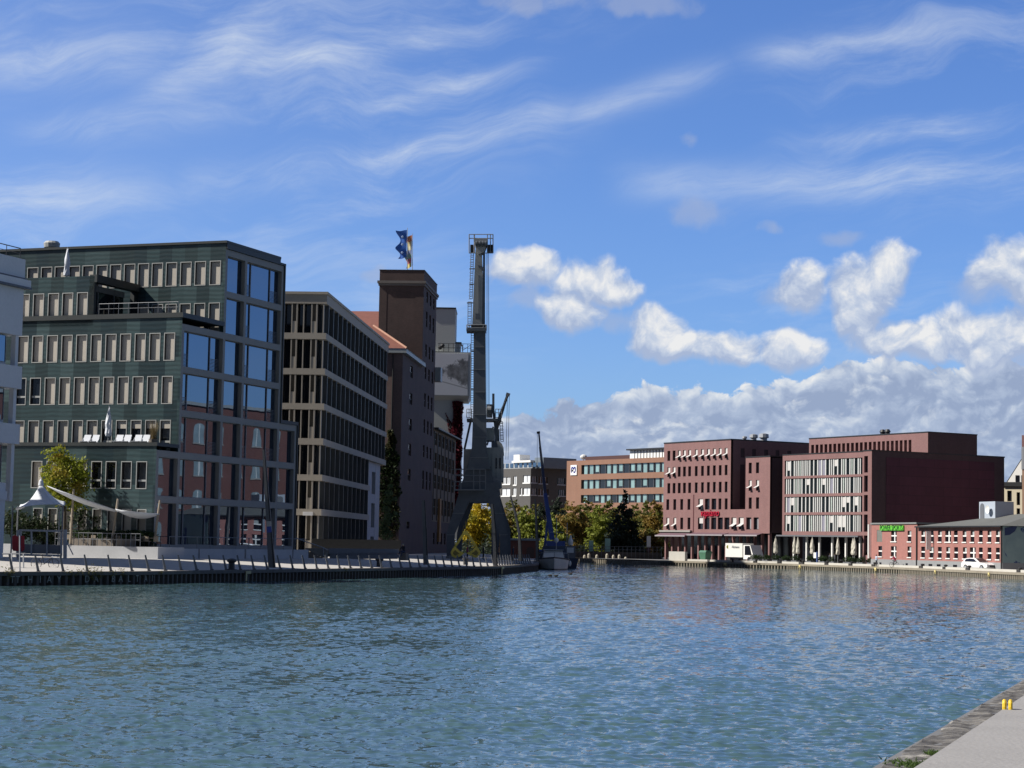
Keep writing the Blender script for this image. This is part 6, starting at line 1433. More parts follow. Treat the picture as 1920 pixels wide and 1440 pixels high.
def strip(pts, w_, d):
    mb = MB()
    for p_, q2_ in zip(pts, pts[1:]): mb.beam(BB.w(cx + p_[0]*sg_, d, cz + p_[1]*sg_), BB.w(cx + q2_[0]*sg_, d, cz + q2_[1]*sg_), w_*sg_, .05, up=BB.v)
    return mb
M_EMB = M('emblem_blue', (.015, .03, .22), .5)
strip([(-.62, -.45), (-.62, .45), (-.3, .55), (0, .15), (.3, .55), (.62, .45), (.62, -.1), (.35, -.5), (.05, -.35)], .26, -.23).build('emblem', M_EMB, sp_); strip([(-.62, -.05), (-.1, -.05)], .26, -.29).build('emblem_bar', M_BLACK, sp_)

# grey office with white corner windows
o = at(994, 960, 462); GR = Fr((o.x, o.y), 145.5); GRL = lambda a, d, z: GR.w(a, d, z); GRR = lambda a, d, z: GR.w(-d, a, z)
GO = thing('grey_office', 'dark grey brick office with bright white corner windows and glazed penthouse', 'office building', GR.w(-8, 8, FZ))
zg = at(994, 877.5, 462).z; gzz = lambda y: at(994, y, 462).z
uA = GR.pv(930, 900)[0]; vB_ = GR.pu(1066, 900)[0]
lw = [(GR.pv(a, 890)[0], GR.pv(b, 890)[0], gzz(d), gzz(c)) for a, b, c, d in ((943, 949, 893, 906), (950, 957, 893, 906), (963, 969, 891.5, 908), (981, 994.2, 891, 904.5), (941, 957, 915, 928.5), (962, 968.5, 914, 928.5), (976, 979, 914, 927.5), (981.5, 994.2, 914.5, 927.5))]
lw = [(a, min(b, -.15), c, d) for a, b, c, d in lw]
m_ = MB(); wall_grid(m_, GRL, uA, 0, FZ, zg, lw, .3)
rw_ = [(GR.pu(a, 900)[0], GR.pu(b, 900)[0], gzz(d), gzz(c)) for a, b, c, d in ((996, 1007, 892.5, 904.5), (1010, 1027, 893, 905.5), (1045, 1060, 894, 906), (996, 1007, 915.5, 927.5), (1010, 1029, 916, 928), (1047, 1061, 916, 927.5))]
wall_grid(m_, GRR, 0.01, vB_, FZ, zg, rw_, .3); m_.box(GR, uA + .02, -.31, .31, vB_, FZ, zg - .1); m_.build('wall', M_GREYB, GO)
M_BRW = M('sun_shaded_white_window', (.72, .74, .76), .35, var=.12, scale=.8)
for a, b, c, d in lw:
    q_ = MB(); fbox(q_, GRL, a + .003, b - .003, .18, .22, c + .003, d - .003); w_ = q_.build('window', M_BRW, GO); q_ = MB(); fbox(q_, GRL, a - .1, b + .1, -.1, -.003, c - .3, c); q_.build('sill', M_WPAINT, w_)
    if b - a > 1.2: q_ = MB(); fbox(q_, GRL, (a+b)/2 - .06, (a+b)/2 + .06, .10, .178, c + .003, d - .003); q_.build('mullion', M_STEEL, w_)
for a, b, c, d in rw_:
    q_ = MB(); fbox(q_, GRR, a + .003, b - .003, .18, .22, c + .003, d - .003); w_ = q_.build('window', M_DGLASS, GO); q_ = MB(); fbox(q_, GRR, a - .1, b + .1, -.1, -.003, c - .25, c); q_.build('sill', M_GALV, w_)
    for f_ in (.25, .5, .75): q_ = MB(); fbox(q_, GRR, a + (b-a)*f_ - .1, a + (b-a)*f_ + .1, .10, .178, c + .003, d - .003); q_.build('mullion', M_GALV, w_)
m_ = MB(); m_.box(GR, uA, -.6, .8, 14, zg + .003, gzz(866.5)); pg = m_.build('penthouse', M('pale_grey_panel', (.34, .37, .40), .6, var=.15, scale=.6), GO)
m_ = MB(); m_.box(GR, GR.pv(958, 870)[0], -.55, .2, 13, gzz(866.4), gzz(862.5)); m_.build('white_roof_edge', M_WPAINT, GO)
for i in range(9): u_ = uA + 1 + i*1.9; q_ = MB(); q_.box(GR, u_, u_ + 1.2, .70, .798, zg + .3, gzz(867.2)); q_.build('penthouse_window', M_MGLASS, pg)
m_ = MB(); m_.box(GR, -.55, 3, 1.4, vB_, zg + .004, gzz(857.5)); m_.box(GR, -.5, -.45, 1.45, vB_, zg + .1, gzz(860)); m_.build('glass_penthouse', M('blue_grey_cladding', (.15, .18, .21), .4, var=.15), GO)
m_ = MB(); m_.box(GR, GR.pv(950, 860)[0], GR.pv(961, 860)[0], 2, 5, gzz(866), gzz(850)); m_.build('lift_box', M_WPAINT, GO)

# ---------------------------------------------------------------- trees round the end of the basin
L_OLIVE = LEAF('olive_leaf', (.095, .115, .028), (.20, .195, .045), (.26, .165, .04), 1.1)
L_YEL = LEAF('bright_yellow_leaf', (.40, .32, .02), (.62, .44, .03), (.20, .19, .02), .9)
L_LIME = LEAF('lime_leaf', (.14, .185, .03), (.30, .315, .05), None, 1.2)
L_PINE = LEAF('dark_conifer_leaf', (0.017, 0.029, 0.019), (0.040, 0.055, 0.035), None, 1.4)
L_BRN = LEAF('rusty_leaf', (.17, .125, .03), (.32, .205, .045), (.12, .14, .03), .9)
def far_tree(px, ytop, ybot, hw, Y, mat, label, seed, n=2600, leafs=.24, kind='tree', shape=1.0):
    rng = random.Random(seed); hw *= 1.3 if kind == 'tree' else 1.1; n = int(n*1.7); leafs *= 1.12; k = Y/FPX; top = at(px, ytop, Y); bot = at(px, ybot, Y); H = top.z - bot.z; bl = []
    m_ = max(7, int(9*H/6))
    for i in range(m_):
        f = (i + .5)/m_; w_ = hw*k*(math.sin(math.pi*min(1, (f*.86 + .12)))**.7 if kind == 'tree' else (1.02 - f)*.95 + .05)
        for j in range(2 if kind == 'tree' else 3):
            bl.append((Vector((top.x + rng.uniform(-.62, .62)*w_, Y + rng.uniform(-.8, .8)*w_, bot.z + H*f + rng.uniform(-.2, .2))), w_*rng.uniform(.45, .68), H/m_*rng.uniform(.8, 1.35)))
    bl.append((Vector((top.x + rng.uniform(-.2, .2), Y, top.z - H*.05)), hw*k*(.22 if kind == 'tree' else .10), H*.07))
    g0 = Vector((top.x, Y, FZ if px > 1000 else 1.25)); return tree('tree' if kind == 'tree' else 'conifer', g0, top.z, bl, mat, label, 'tree', .22, n, leafs, seed, 'trees round the end of the basin', 5)
far_tree(899, 930, 1036, 30, 388, L_YEL, 'bright yellow autumn tree seen through the crane portal', 101, 4200, .24)
far_tree(962, 938, 1040, 22, 388, L_OLIVE, 'olive green tree in front of the grey office, left of the bent mast', 102)
far_tree(985, 950, 1035, 20, 372, L_LIME, 'yellowish tree between the two dark masts', 103, 2200)
far_tree(1018, 946, 1040, 20, 392, L_PINE, 'dark green tree behind the blue crane boom', 104, 2200)
far_tree(1046, 935, 1035, 20, 400, L_PINE, 'dark bushy tree at the corner of the grey office', 105, 2400)
far_tree(1038, 968, 1042, 22, 366, L_LIME, 'low yellow green tree behind the moored boat', 106, 2200)
far_tree(1075, 945, 1042, 25, 380, L_BRN, 'brownish autumn tree left below the white emblem panel', 107, 3000)
far_tree(1098, 940, 1042, 20, 390, L_OLIVE, 'olive tree under the brown office', 108, 2600)
far_tree(1122, 948, 1042, 22, 368, L_LIME, 'lime green tree left of the dark conifer', 109, 2600)
far_tree(1142, 940, 1040, 22, 384, L_OLIVE, 'olive green tree partly behind the dark conifer', 110, 2400)
far_tree(1172, 922, 1046, 42, 362, L_PINE, 'tall dark conifer beside the red office', 111, 4200, .26, 'conifer')
far_tree(1212, 942, 1040, 22, 376, L_OLIVE, 'green brown tree right of the dark conifer', 112, 2400)
far_tree(1228, 938, 1042, 20, 366, L_BRN, 'rusty orange tree against the red office', 113, 2600)
for i_, (px_, yt_, m__) in enumerate(((1003, 948, L_OLIVE), (1062, 944, L_BRN), (1110, 946, L_BRN), (1132, 950, L_OLIVE), (1156, 950, L_LIME), (1192, 944, L_OLIVE), (1240, 948, L_LIME), (930, 950, L_LIME), (880, 948, L_YEL), (916, 952, L_YEL))): far_tree(px_, yt_, 1042, 23, 404 + 3*i_, m__, 'autumn tree in the back row, %s' % ('behind the crane boom', 'left of the brown trees', 'behind the emblem panel corner', 'behind the lime tree', 'left of the conifer tip', 'right of the conifer', 'against the red office edge', 'right of the crane leg', 'yellow, left in the portal', 'yellow, right in the portal')[i_], 120 + i_, 1900)
far_tree(940, 960, 1046, 14, 372, L_OLIVE, 'small olive tree just right of the crane leg', 114, 1600)
# undergrowth along the end quay: one dense band nobody could count
rng = random.Random(55); mb = MB()
for i in range(9000):
    x = rng.uniform(840, 1242); Y = rng.uniform(366, 400); p = at(x, 1049 - rng.uniform(0, 42 + 12*math.sin(x*.09) + 8*math.sin(x*.23))*rng.random()**.5, Y); leaf(mb, p, rng.uniform(.2, .45), rng)
tag(mb.build('undergrowth', L_PINE), kind='stuff')

# ---------------------------------------------------------------- blue telescopic mobile crane, brick shed
Yb = 356.0; q = lambda x, y, d=0.0: at(x, y, Yb + d)
p = q(1030, 1048); t = thing('mobile_crane', 'blue mobile crane with a long raised telescopic boom', 'mobile crane', (p.x, Yb, FZ))
M_BLUE = M('crane_blue', (.030, .075, .30), .4, var=.12); k = Yb/FPX
pr = [((1035.5, 1012), (1022, 925), 9.5, 7), ((1023.2, 932), (1016.5, 872), 6, 5), ((1017.2, 878), (1012.6, 838), 5, 4.2), ((1013.2, 842), (1010.4, 812), 3.6, 3)]
for i, (a, b, w0, w1) in enumerate(pr): MB().beam(q(*a), q(*b), w0*k, .8 - i*.12, None, w1*k, .7 - i*.12).build('boom_section', M_BLUE if i < 1 else M('boom_dark_blue', (.03, .045, .11), .5) if i == 1 else M_STEEL, t)
mb = MB(); mb.beam(q(1012.5, 810.5), q(1006.5, 811.5), .40, .4); mb.build('boom_head', M_BLACK, t); MB().tube(q(1007.5, 811), q(1006.5, 930), .03, n=4).build('hoist_cable', M_BLACK, t)
mb = MB(); mb.beam(q(1020, 1035), q(1027, 975), .4, .4); mb.build('lift_cylinder', M_BLUE, t)
f_ = Fr((p.x, Yb), 90); mb = MB(); mb.box(f_, -4.2, 4.5, -1.2, 1.2, FZ + .6, FZ + 1.35); mb.build('chassis', M_BLUE, t); mb = MB(); mb.box(f_, -3.8, -2, -1.1, 1.1, FZ + 1.352, FZ + 2.7); mb.build('cab', M_BLUE, t); mb = MB(); mb.box(f_, -.6, 2.8, -1.1, 1.1, FZ + 1.352, FZ + 2.9); mb.build('superstructure', M_BLUE, t)
for x in (-3.2, -1.6, 1.4, 3.2): MB().tube(f_.w(x, -1.3, FZ + .5), f_.w(x, -.9, FZ + .5), .5, n=14).build('wheel', M_BLACK, t)
o = at(953, 1040, 262); SH = Fr((o.x, o.y), 92); p = SH.w(2.5, 2, 1.25); t = thing('brick_shed', 'orange red brick shed with an arched door right of the crane', 'shed', p)
wd = (1009-953)*262/FPX; m_ = MB(); m_.box(SH, 0, wd, 0, 4, 1.2, at(960, 1013, 262).z); m_.build('wall', BRICK('orange_brick', (.24, .075, .045), (.20, .062, .04), (.18, .12, .10), .15), t)
m_ = MB(); m_.box(SH, -.15, wd + .15, -.15, 4.1, at(960, 1013, 262).z + .003, at(960, 1009, 262).z); m_.build('flat_roof', M_GUTTER, t)
ua = (987-953)*262/FPX; arch = [(ua, 1.3), (ua + 1.0, 1.3)] + [(ua + .5 + .5*math.cos(a*math.pi/8), 2.3 + .4*math.sin(a*math.pi/8)) for a in range(9)]
m_ = MB(); m_.prism([SH.w(a, -.05, z) for a, z in arch], [SH.w(a, -.003, z) for a, z in arch]); m_.build('arched_door', M('grey_brown_door', (.12, .07, .055), .7), t)

# ---------------------------------------------------------------- moored boat, seen bow on
YB = 243.0; bx = at(1039, 1060, YB).x; k = YB/FPX
t = thing('motor_boat', 'white hulled boat moored bow on at the end of the left quay', 'boat', (bx, YB, 0))
M_HULL = M('boat_white', (.80, .79, .76), .5, var=.1); M_NAVY = M('navy_rub_rail', (.02, .025, .045), .5)
st = []; NS = 9
for i in range(NS):
    f = i/(NS-1); y = YB + f*9.0; hb_w = 2.0*(1-(1-min(1, f*1.55))**2.2)*.98 + .03; wl_w = hb_w*(.55 + .35*min(1, f*2)); sheer = 1.55 - .35*min(1, f*1.4); st.append((y, hb_w, wl_w, sheer))
def section(lo, hi, s=1.0):
    mb = MB()
    for y, a, b, z in st:
        for sx in (-1, 1): pass
        zl, zh = lo(z), hi(z); wl_ = b + (a-b)*max(0, min(1, zl/z)); wh_ = b + (a-b)*max(0, min(1, zh/z))
        yo = .5*(1 - zl/z)*(1 if y == YB else 0); mb.v += [Vector((bx - wl_*s, y + yo, zl)), Vector((bx - wh_*s, y, zh)), Vector((bx + wh_*s, y, zh)), Vector((bx + wl_*s, y + yo, zl))]
    for i in range(NS-1):
        for j in range(4): mb.f.append((i*4+j, i*4+(j+1) % 4, (i+1)*4+(j+1) % 4, (i+1)*4+j))
    mb.f += [(0, 1, 2, 3), tuple(range((NS-1)*4, NS*4))]; return mb
hull = section(lambda z: .10, lambda z: z - .16).build('hull', M_HULL, t); section(lambda z: -.3, lambda z: .099, .97).build('boot_stripe', M_NAVY, t)
section(lambda z: z - .158, lambda z: z, 1.03).build('rub_rail', M_NAVY, t)
f_ = Fr((bx, YB), 90)
mb = MB(); mb.hexa([f_.w(-1.35, 3.0, 1.25), f_.w(1.35, 3.0, 1.25), f_.w(1.35, 7.5, 1.25), f_.w(-1.35, 7.5, 1.25)], [f_.w(-1.1, 3.7, 2.35), f_.w(1.1, 3.7, 2.35), f_.w(1.15, 7.3, 2.35), f_.w(-1.15, 7.3, 2.35)]); cb_ = mb.build('cabin', M_HULL, t)
for a, b in ((-1.12, -.42), (-.36, .36), (.42, 1.12)): mb = MB(); mb.hexa([f_.w(a, 3.28, 1.55), f_.w(b, 3.28, 1.55), f_.w(b, 3.30, 1.55), f_.w(a, 3.30, 1.55)], [f_.w(a*.9, 3.62, 2.2), f_.w(b*.9, 3.62, 2.2), f_.w(b*.9, 3.64, 2.2), f_.w(a*.9, 3.64, 2.2)]); mb.build('windscreen', M_NIGHT, cb_)
mb = MB(); mb.box(f_, -1.25, 1.25, 3.4, 7.6, 2.352, 2.45); mb.build('cabin_roof', M_GALV, t); mb = MB()
for s in (-1, 1):
    pts_ = [Vector((bx + s*(a*.98), y, z + .62)) for y, a, b, z in st[:7]]; mb.pipe(pts_, .022, 5)
    for (y, a, b, z), p_ in zip(st[:7:2], pts_[::2]): mb.tube((p_.x, y, z), p_, .02, n=5)
mb.build('bow_rail', M_GALV, t)
mb = MB(); mb.tube(f_.w(.35, 5.2, 2.4), f_.w(.35, 5.4, 6.6), .06, .03); mb.tube(f_.w(-.5, 5.3, 4.6), f_.w(1.2, 5.3, 4.6), .025); mb.build('mast', M_GALV, t)
mb = MB(); mb.ball(f_.w(.35, 5.2, 3.6), .28, .28, .32, 10, 6); mb.build('radar', M_HULL, t); mb = MB(); mb.prism([f_.w(-1.7, 8, 1.2), f_.w(1.9, 8, 1.2), f_.w(1.5, 8, 2.9), f_.w(-1.2, 8, 2.9)], [f_.w(-1.7, 10, 1.2), f_.w(1.9, 10, 1.2), f_.w(1.5, 10, 2.9), f_.w(-1.2, 10, 2.9)]); mb.build('canvas_cover', M('blue_grey_canvas', (.08, .10, .15), .8, var=.2), t)
for s in (1.9, 2.0): MB().ball(f_.w(s + .12, 2.6 + (s-1.9)*30, .75), .16, .16, .34, 8, 6).build('fender', M_HULL, t)
# a second boat mostly hidden behind the first
bx2 = at(1062, 1058, 262).x; t = thing('work_boat', 'dark blue boat with wheelhouse moored behind the white boat', 'boat', (bx2, 262, 0)); f_ = Fr((bx2, 262), 90)
mb = MB(); mb.prism([f_.w(-1.6, 0, 1.3), f_.w(1.6, 0, 1.3), f_.w(1.3, 0, 0), f_.w(-1.3, 0, 0)], [f_.w(-1.7, 8, 1.2), f_.w(1.7, 8, 1.2), f_.w(1.4, 8, 0), f_.w(-1.4, 8, 0)]); mb.build('hull', M('dark_blue_hull', (.03, .04, .08), .5, var=.2), t)
mb = MB(); mb.box(f_, -1.2, 1.2, 2, 5.5, 1.28, 2.9); wh_ = mb.build('wheelhouse', M_STEEL, t)
for a, b in ((-1.0, -.1), (.1, 1.0)): mb = MB(); mb.box(f_, a, b, 1.95, 1.998, 2.0, 2.7); mb.build('window', M_BRW, wh_)
MB().tube(f_.w(.1, 3, 2.9), f_.w(.1, 3, 6.0), .05).build('mast', M_GALV, t)
mb = MB(); mb.lathe(f_.w(.6, 3.2, 3.0), [(.3, 0), (.34, .5), (.2, .9), (.05, 1.4)]); mb.build('lantern', M_HULL, t)
# ducks
M_DUCK = M('dark_brown_plumage', (.05, .04, .035), .8, var=.3)
for i, (x, y) in enumerate(((1032, 1080), (1043, 1080.5), (1070, 1077))):
    p = gp(x, y, .02); t = thing('duck', ('dark duck on the water left of its neighbour before the boat', 'dark duck on the water just right of another duck', 'dark duck alone on the water right of the boat bow')[i], 'duck', p, 'ducks swimming before the boat')
    mb = MB(); n = 10
    prof = [(-.30, .01, .10), (-.24, .05, .09), (-.12, .11, .06), (.02, .13, .06), (.14, .10, .07), (.20, .055, .15), (.21, .045, .24), (.25, .05, .29), (.31, .04, .28), (.36, .01, .26)]
    for j, (x_, r_, z_) in enumerate(prof):
        for a in range(n): mb.v.append(p + Vector((x_, r_*math.cos(2*math.pi*a/n), z_ + r_*.8*math.sin(2*math.pi*a/n))))
    for j in range(len(prof)-1):
        for a in range(n): mb.f.append((j*n+a, j*n+(a+1) % n, (j+1)*n+(a+1) % n, (j+1)*n+a))
    mb.build('body', M_DUCK, t, smooth=True)
    mb = MB(); mb.tube(p + Vector((.34, 0, .27)), p + Vector((.42, 0, .25)), .02, .012, 6); mb.build('bill', M('duck_bill', (.3, .2, .04), .6), t)
# railing, pavilion and market things on the end quay
rl = MB(); Ye = 353.0
for i in range(22):
    x = 1072 + i*8; a = at(x, 1030, Ye); rl.tube(Vector((a.x, Ye, FZ)), Vector((a.x, Ye, at(1100, 1024, Ye).z)), .035, n=5)
for y in (1024, 1030): rl.tube(at(1072, y, Ye), at(1240, y + 1.5, Ye), .03, n=5)
tag(rl.build('quay_railing', M_STEEL), 'thin grey railing along the far end of the basin', 'railing')
mb = MB(); a, b = at(1072, 1036, 354), at(1240, 1040, 354); mb.beam(Vector((a.x, 354, 1.2)), Vector((b.x, 354, 1.2)), .5, 1.5, up=(0, 0, 1)); tag(mb.build('quay_parapet', M('dark_parapet', (.10, .09, .08), .9, var=.4, scale=.5)), 'dark brown parapet wall behind the railing at the end of the basin', 'low wall')
p = at(1216, 1048, 355); t = thing('sign_board', 'tall narrow white sign board standing at the end quay', 'sign', (p.x, 355, FZ)); f_ = Fr((p.x, 355), 95); z0, z1 = at(1216, 1026, 355).z, at(1216, 1005, 355).z
mb = MB(); mb.box(f_, -.36, .36, -.06, .06, z0, z1); mb.build('board', M_WPAINT, t); mb = MB(); mb.box(f_, -.36, .36, -.05, .05, FZ, z0 - .003); mb.build('base', M('dark_red_base', (.10, .04, .045), .7), t)
M_MINT = M('mint_banner', (.30, .52, .46), .7, var=.25, scale=3)
for i, (x, w_, h_) in enumerate(((1108, .75, 2.0), (1139, .95, 2.4))):
    p = at(x, 1046, 356); t = thing('banner', ('narrow mint green banner behind the end railing', 'wider mint green banner right of the narrow one')[i], 'banner', (p.x, 356, FZ)); f_ = Fr((p.x, 356), 100)
    mb = MB(); mb.box(f_, -w_/2, w_/2, -.03, .03, FZ + 1.6 - .5, FZ + 1.1 + h_); mb.build('cloth', M_MINT, t); MB().tube(f_.w(-w_/2, 0, FZ), f_.w(-w_/2, 0, FZ + 1.2 + h_), .035).build('pole', M_STEEL, t)
for i, (x, h_) in enumerate(((1096, .9), (1104, 1.2), (1119, 1.0), (1138, 1.2), (1150, 1.0), (1161, 1.1), (1173, .7))):
    p = at(x, 1050, 351.8); mb = MB(); mb.lathe(Vector((p.x, 351.6, .2)), [(.22, 0), (.26, .1), (.26, h_), (.14, h_ + .2), (.02, h_ + .24)], 10)
    tag(mb.build('fender_post', M('pale_weathered_post', (.40, .37, .30), .8, var=.3, scale=2)), 'stubby pale timber fender post on the far end quay', 'post', 'pale fender posts on the far quay')
# ================================================================ things on the right quay
def rqp(px, inset): return rq_at(px, inset, QZ + .006)
names_ = ['first from the left, just right of the truck', 'second, before the wide end of the arcade', 'third, at the corner of the red office', 'fourth, in the dark gap between both offices', 'fifth, left of the pale twin', 'sixth, right of the blue post', 'seventh, nearest the finned office entrance']
for i, (x, yt, ins) in enumerate(((1405.5, 1004.5, 6), (1433, 1004, 7), (1447.5, 1006, 6), (1474.5, 1006, 6), (1506, 1006, 6), (1518, 1007, 7.5), (1547, 1007, 5))):
    p = rqp(x, ins); h = at(x, yt, p.y).z - p.z; parasol(p, h, .33 + .03*(i % 3 == 0), 'closed cream parasol on the right terrace, ' + names_[i], 'closed cream parasols on the right terrace', M_CREAM, 1.5)
rng = random.Random(17)
for i in range(15):
    x = 1384 + i*16.4 + rng.uniform(-3, 3); p = rqp(x, 3.2 + rng.uniform(-.4, .6)); t = thing('planter', 'dark shrub planter in the row along the right terrace', 'planter', p, 'planters with dark shrubs along the right terrace')
    f = Fr((p.x, p.y), 155); MB().box(f, -.75, .75, -.35, .35, p.z, p.z + .5).build('box', M_STEEL, t); mb = MB(); leaves(mb, p + Vector((0, 0, .85)), .72, .5, .45, 240, .11, rng, 0); mb.build('foliage', M_HEDGE, t)
for i in range(11):
    x = 1392 + i*20; p = rqp(x, 5.0); chair(p, rng.uniform(0, 360), 'dark cafe chair on the right terrace behind the planters', 'cafe chairs on the right terrace', M_BLACK); table(rqp(x + 8, 5.4), 'dark cafe table on the right terrace behind the planters', 'cafe tables on the right terrace', M_STEEL, .4)
# white truck
p = rqp(1385, 8.5); TR = Fr((p.x, p.y), 150); k = p.y/FPX; tz = p.z; t = thing('box_truck', 'white box truck parked before the red office arcade', 'truck', p)
pxu = lambda x: TR.pv(x, 1035)[0]; ua, ub, uc = pxu(1360), pxu(1392), pxu(1409)
zt_ = TR.pv(1376, 1018.5)[1]; mb = MB(); mb.box(TR, ua, ub, 0, 2.3, tz + .75, zt_); bx_ = mb.build('cargo_box', M('truck_white', (.66, .66, .63), .5, var=.03), t)
text('Altmann', TR.w((ua+ub)/2 + .5, -.03, zt_ - .62), .62, M('grey_sign_letter', (.18, .20, .22), .6), bx_, TR.u, ext=.01); mb = MB(); mb.ball(TR.w(ua + (ub-ua)*.16, -.02, zt_ - .62), .26, .03, .3, 8, 6); mb.build('round_mark', M('yellow_green_mark', (.45, .45, .08), .6), bx_)
z1 = TR.pv(1400, 1022)[1]; cabp = [(ub + .15, tz + .45), (uc + .3, tz + .45), (uc + .3, tz + 1.1), (uc - .5, z1), (ub + .15, z1)]
mb = MB(); mb.prism([TR.w(a, .1, z) for a, z in cabp], [TR.w(a, 2.2, z) for a, z in cabp]); cb_ = mb.build('cab', M_WPAINT, t); win_ = [(ub + .55, tz + 1.15), (uc - .05, tz + 1.15), (uc - .62, z1 - .12), (ub + .55, z1 - .12)]
mb = MB(); mb.prism([TR.w(a, .05, z) for a, z in win_], [TR.w(a, .098, z) for a, z in win_]); mb.build('side_window', M_NIGHT, cb_)
mb = MB(); mb.box(TR, ua, ub + .14, .3, 2.0, tz + .45, tz + .748); mb.build('chassis', M_BLACK, t)
for u_ in (ua + .9, uc - .75):
    for v_ in (.02, 1.95): MB().tube(TR.w(u_, v_, tz + .42), TR.w(u_, v_ + .3, tz + .42), .42, n=16).build('wheel', M_BLACK, t)
# white estate car
p = rqp(1826, 3.4); CAR = Fr((p.x, p.y), 152); cz = p.z; t = thing('estate_car', 'white estate car parked below the brick workshop windows', 'car', p)
L0 = CAR.pv(1800.5, 1058)[0]; L1 = CAR.pv(1850, 1058)[0]; S_ = (L1 - L0)/4.75; cw = lambda u, v, z: CAR.w(L0 + u*S_, v*S_, cz + z*S_*1.0)
M_CARW = M('white_car_paint', (.80, .80, .80), .22, var=.02)
low = [(.05, .35), (.0, .75), (.15, 1.02), (1.2, 1.05), (3.15, .98), (4.2, .86), (4.65, .70), (4.75, .45), (4.6, .28), (.3, .28)]
mb = MB(); n_ = len(low); mb.prism([cw(a, .08, z) for a, z in low], [cw(a, 1.74, z) for a, z in low]); bd_ = mb.build('body', M_CARW, t)
bv = bd_.modifiers.new('rounding', 'BEVEL'); bv.width = .09; bv.segments = 3
cab = [(.18, 1.0), (.55, 1.42), (1.4, 1.50), (2.3, 1.47), (3.25, .99)]
mb = MB(); mb.prism([cw(a, .12 + (z-1)*.35, z) for a, z in cab], [cw(a, 1.70 - (z-1)*.35, z) for a, z in cab]); g_ = mb.build('cabin', M_CARW, t); g_.modifiers.new('rounding', 'BEVEL').width = .06
sw = [(.62, 1.04), (.78, 1.34), (1.4, 1.41), (2.2, 1.38), (2.85, 1.04)]; mb = MB(); mb.prism([cw(a, .085 + (z-1)*.35, z) for a, z in sw], [cw(a, .115 + (z-1)*.35, z) for a, z in sw]); mb.build('side_window', M_NIGHT, g_)
ws = [cw(2.42, .35, 1.44), cw(3.18, .26, 1.04), cw(3.18, 1.56, 1.04), cw(2.42, 1.47, 1.44)]; nrm = (ws[1]-ws[0]).cross(ws[2]-ws[0]).normalized(); nrm = nrm if nrm.z > 0 else -nrm; mb = MB(); mb.hexa([q_ + nrm*.01 for q_ in ws], [q_ + nrm*.035 for q_ in ws]); mb.build('windscreen', M_NIGHT, g_)
for u_ in (.88, 3.78):
    for v_ in (.02, 1.58): w_ = MB().tube(cw(u_, v_, .33), cw(u_, v_ + .22, .33), .34*S_, n=18).build('wheel', M_BLACK, t); MB().tube(cw(u_, v_ - .012, .33), cw(u_, v_ + .0, .33), .22*S_, n=14).build('rim', M_GALV, w_)
mb = MB(); mb.box(Fr((cw(4.7, .5, 0).x, cw(4.7, .5, 0).y), 152), -.02, .08, .0, .95*S_, cz + .42*S_, cz + .68*S_); mb.build('grille', M_BLACK, bd_)
for v_ in (.25, 1.55): MB().ball(cw(4.62, v_, .70), .1, .12, .07, 8, 6).build('headlight', M_GALV, bd_)
# dumpster, sandwich board, blue post, yellow berth plates, bollards
p = rqp(1286, 4.5); t = thing('waste_container', 'green waste container at the left end of the right quay', 'waste container', p); f = Fr((p.x, p.y), 150); M_GRN = M('green_container_paint', (.06, .16, .10), .5, var=.15)
mb = MB(); mb.hexa([f.w(-.7, -.5, p.z + .15), f.w(.7, -.5, p.z + .15), f.w(.7, .5, p.z + .15), f.w(-.7, .5, p.z + .15)], [f.w(-.95, -.65, p.z + 1.4), f.w(.95, -.65, p.z + 1.4), f.w(.95, .65, p.z + 1.4), f.w(-.95, .65, p.z + 1.4)]); mb.build('tub', M_GRN, t); mb = MB(); mb.hexa([f.w(-1, -.7, p.z + 1.403), f.w(1, -.7, p.z + 1.403), f.w(1, .7, p.z + 1.403), f.w(-1, .7, p.z + 1.403)], [f.w(-.9, -.4, p.z + 1.75), f.w(.9, -.4, p.z + 1.75), f.w(.9, .5, p.z + 1.75), f.w(-.9, .5, p.z + 1.75)]); mb.build('lid', M_GRN, t)
for s in (-.55, .55): MB().tube(f.w(s, -.45, p.z + .1), f.w(s, -.35, p.z + .1), .1).build('wheel', M_BLACK, t)
p = rqp(1707, 2.2); t = thing('sandwich_board', 'black folding sandwich board before the grey plinth', 'sandwich board', p); f = Fr((p.x, p.y), 200)
for s in (-1, 1): mb = MB(); mb.hexa([f.w(-.45, s*.4, p.z), f.w(.45, s*.4, p.z), f.w(.45, s*.44, p.z), f.w(-.45, s*.44, p.z)], [f.w(-.4, s*.02, p.z + 1.5), f.w(.4, s*.02, p.z + 1.5), f.w(.4, s*.06, p.z + 1.5), f.w(-.4, s*.06, p.z + 1.5)]); mb.build('board', M_BLACK, t)
p = rqp(1504, 2.6); t = thing('info_post', 'blue post with a small white notice on the right quay', 'post', p); MB().tube(p, p + Vector((0, 0, 1.9)), .14, n=10).build('post_shaft', M('blue_post_paint', (.08, .13, .32), .5), t); f = Fr((p.x, p.y), 155); mb = MB(); mb.box(f, -.85, -.2, -.1, -.05, p.z + .95, p.z + 1.8); mb.build('notice', M_WPAINT, t)
M_PLATE = M('pale_yellow_plate', (.72, .60, .26), .5, var=.06)
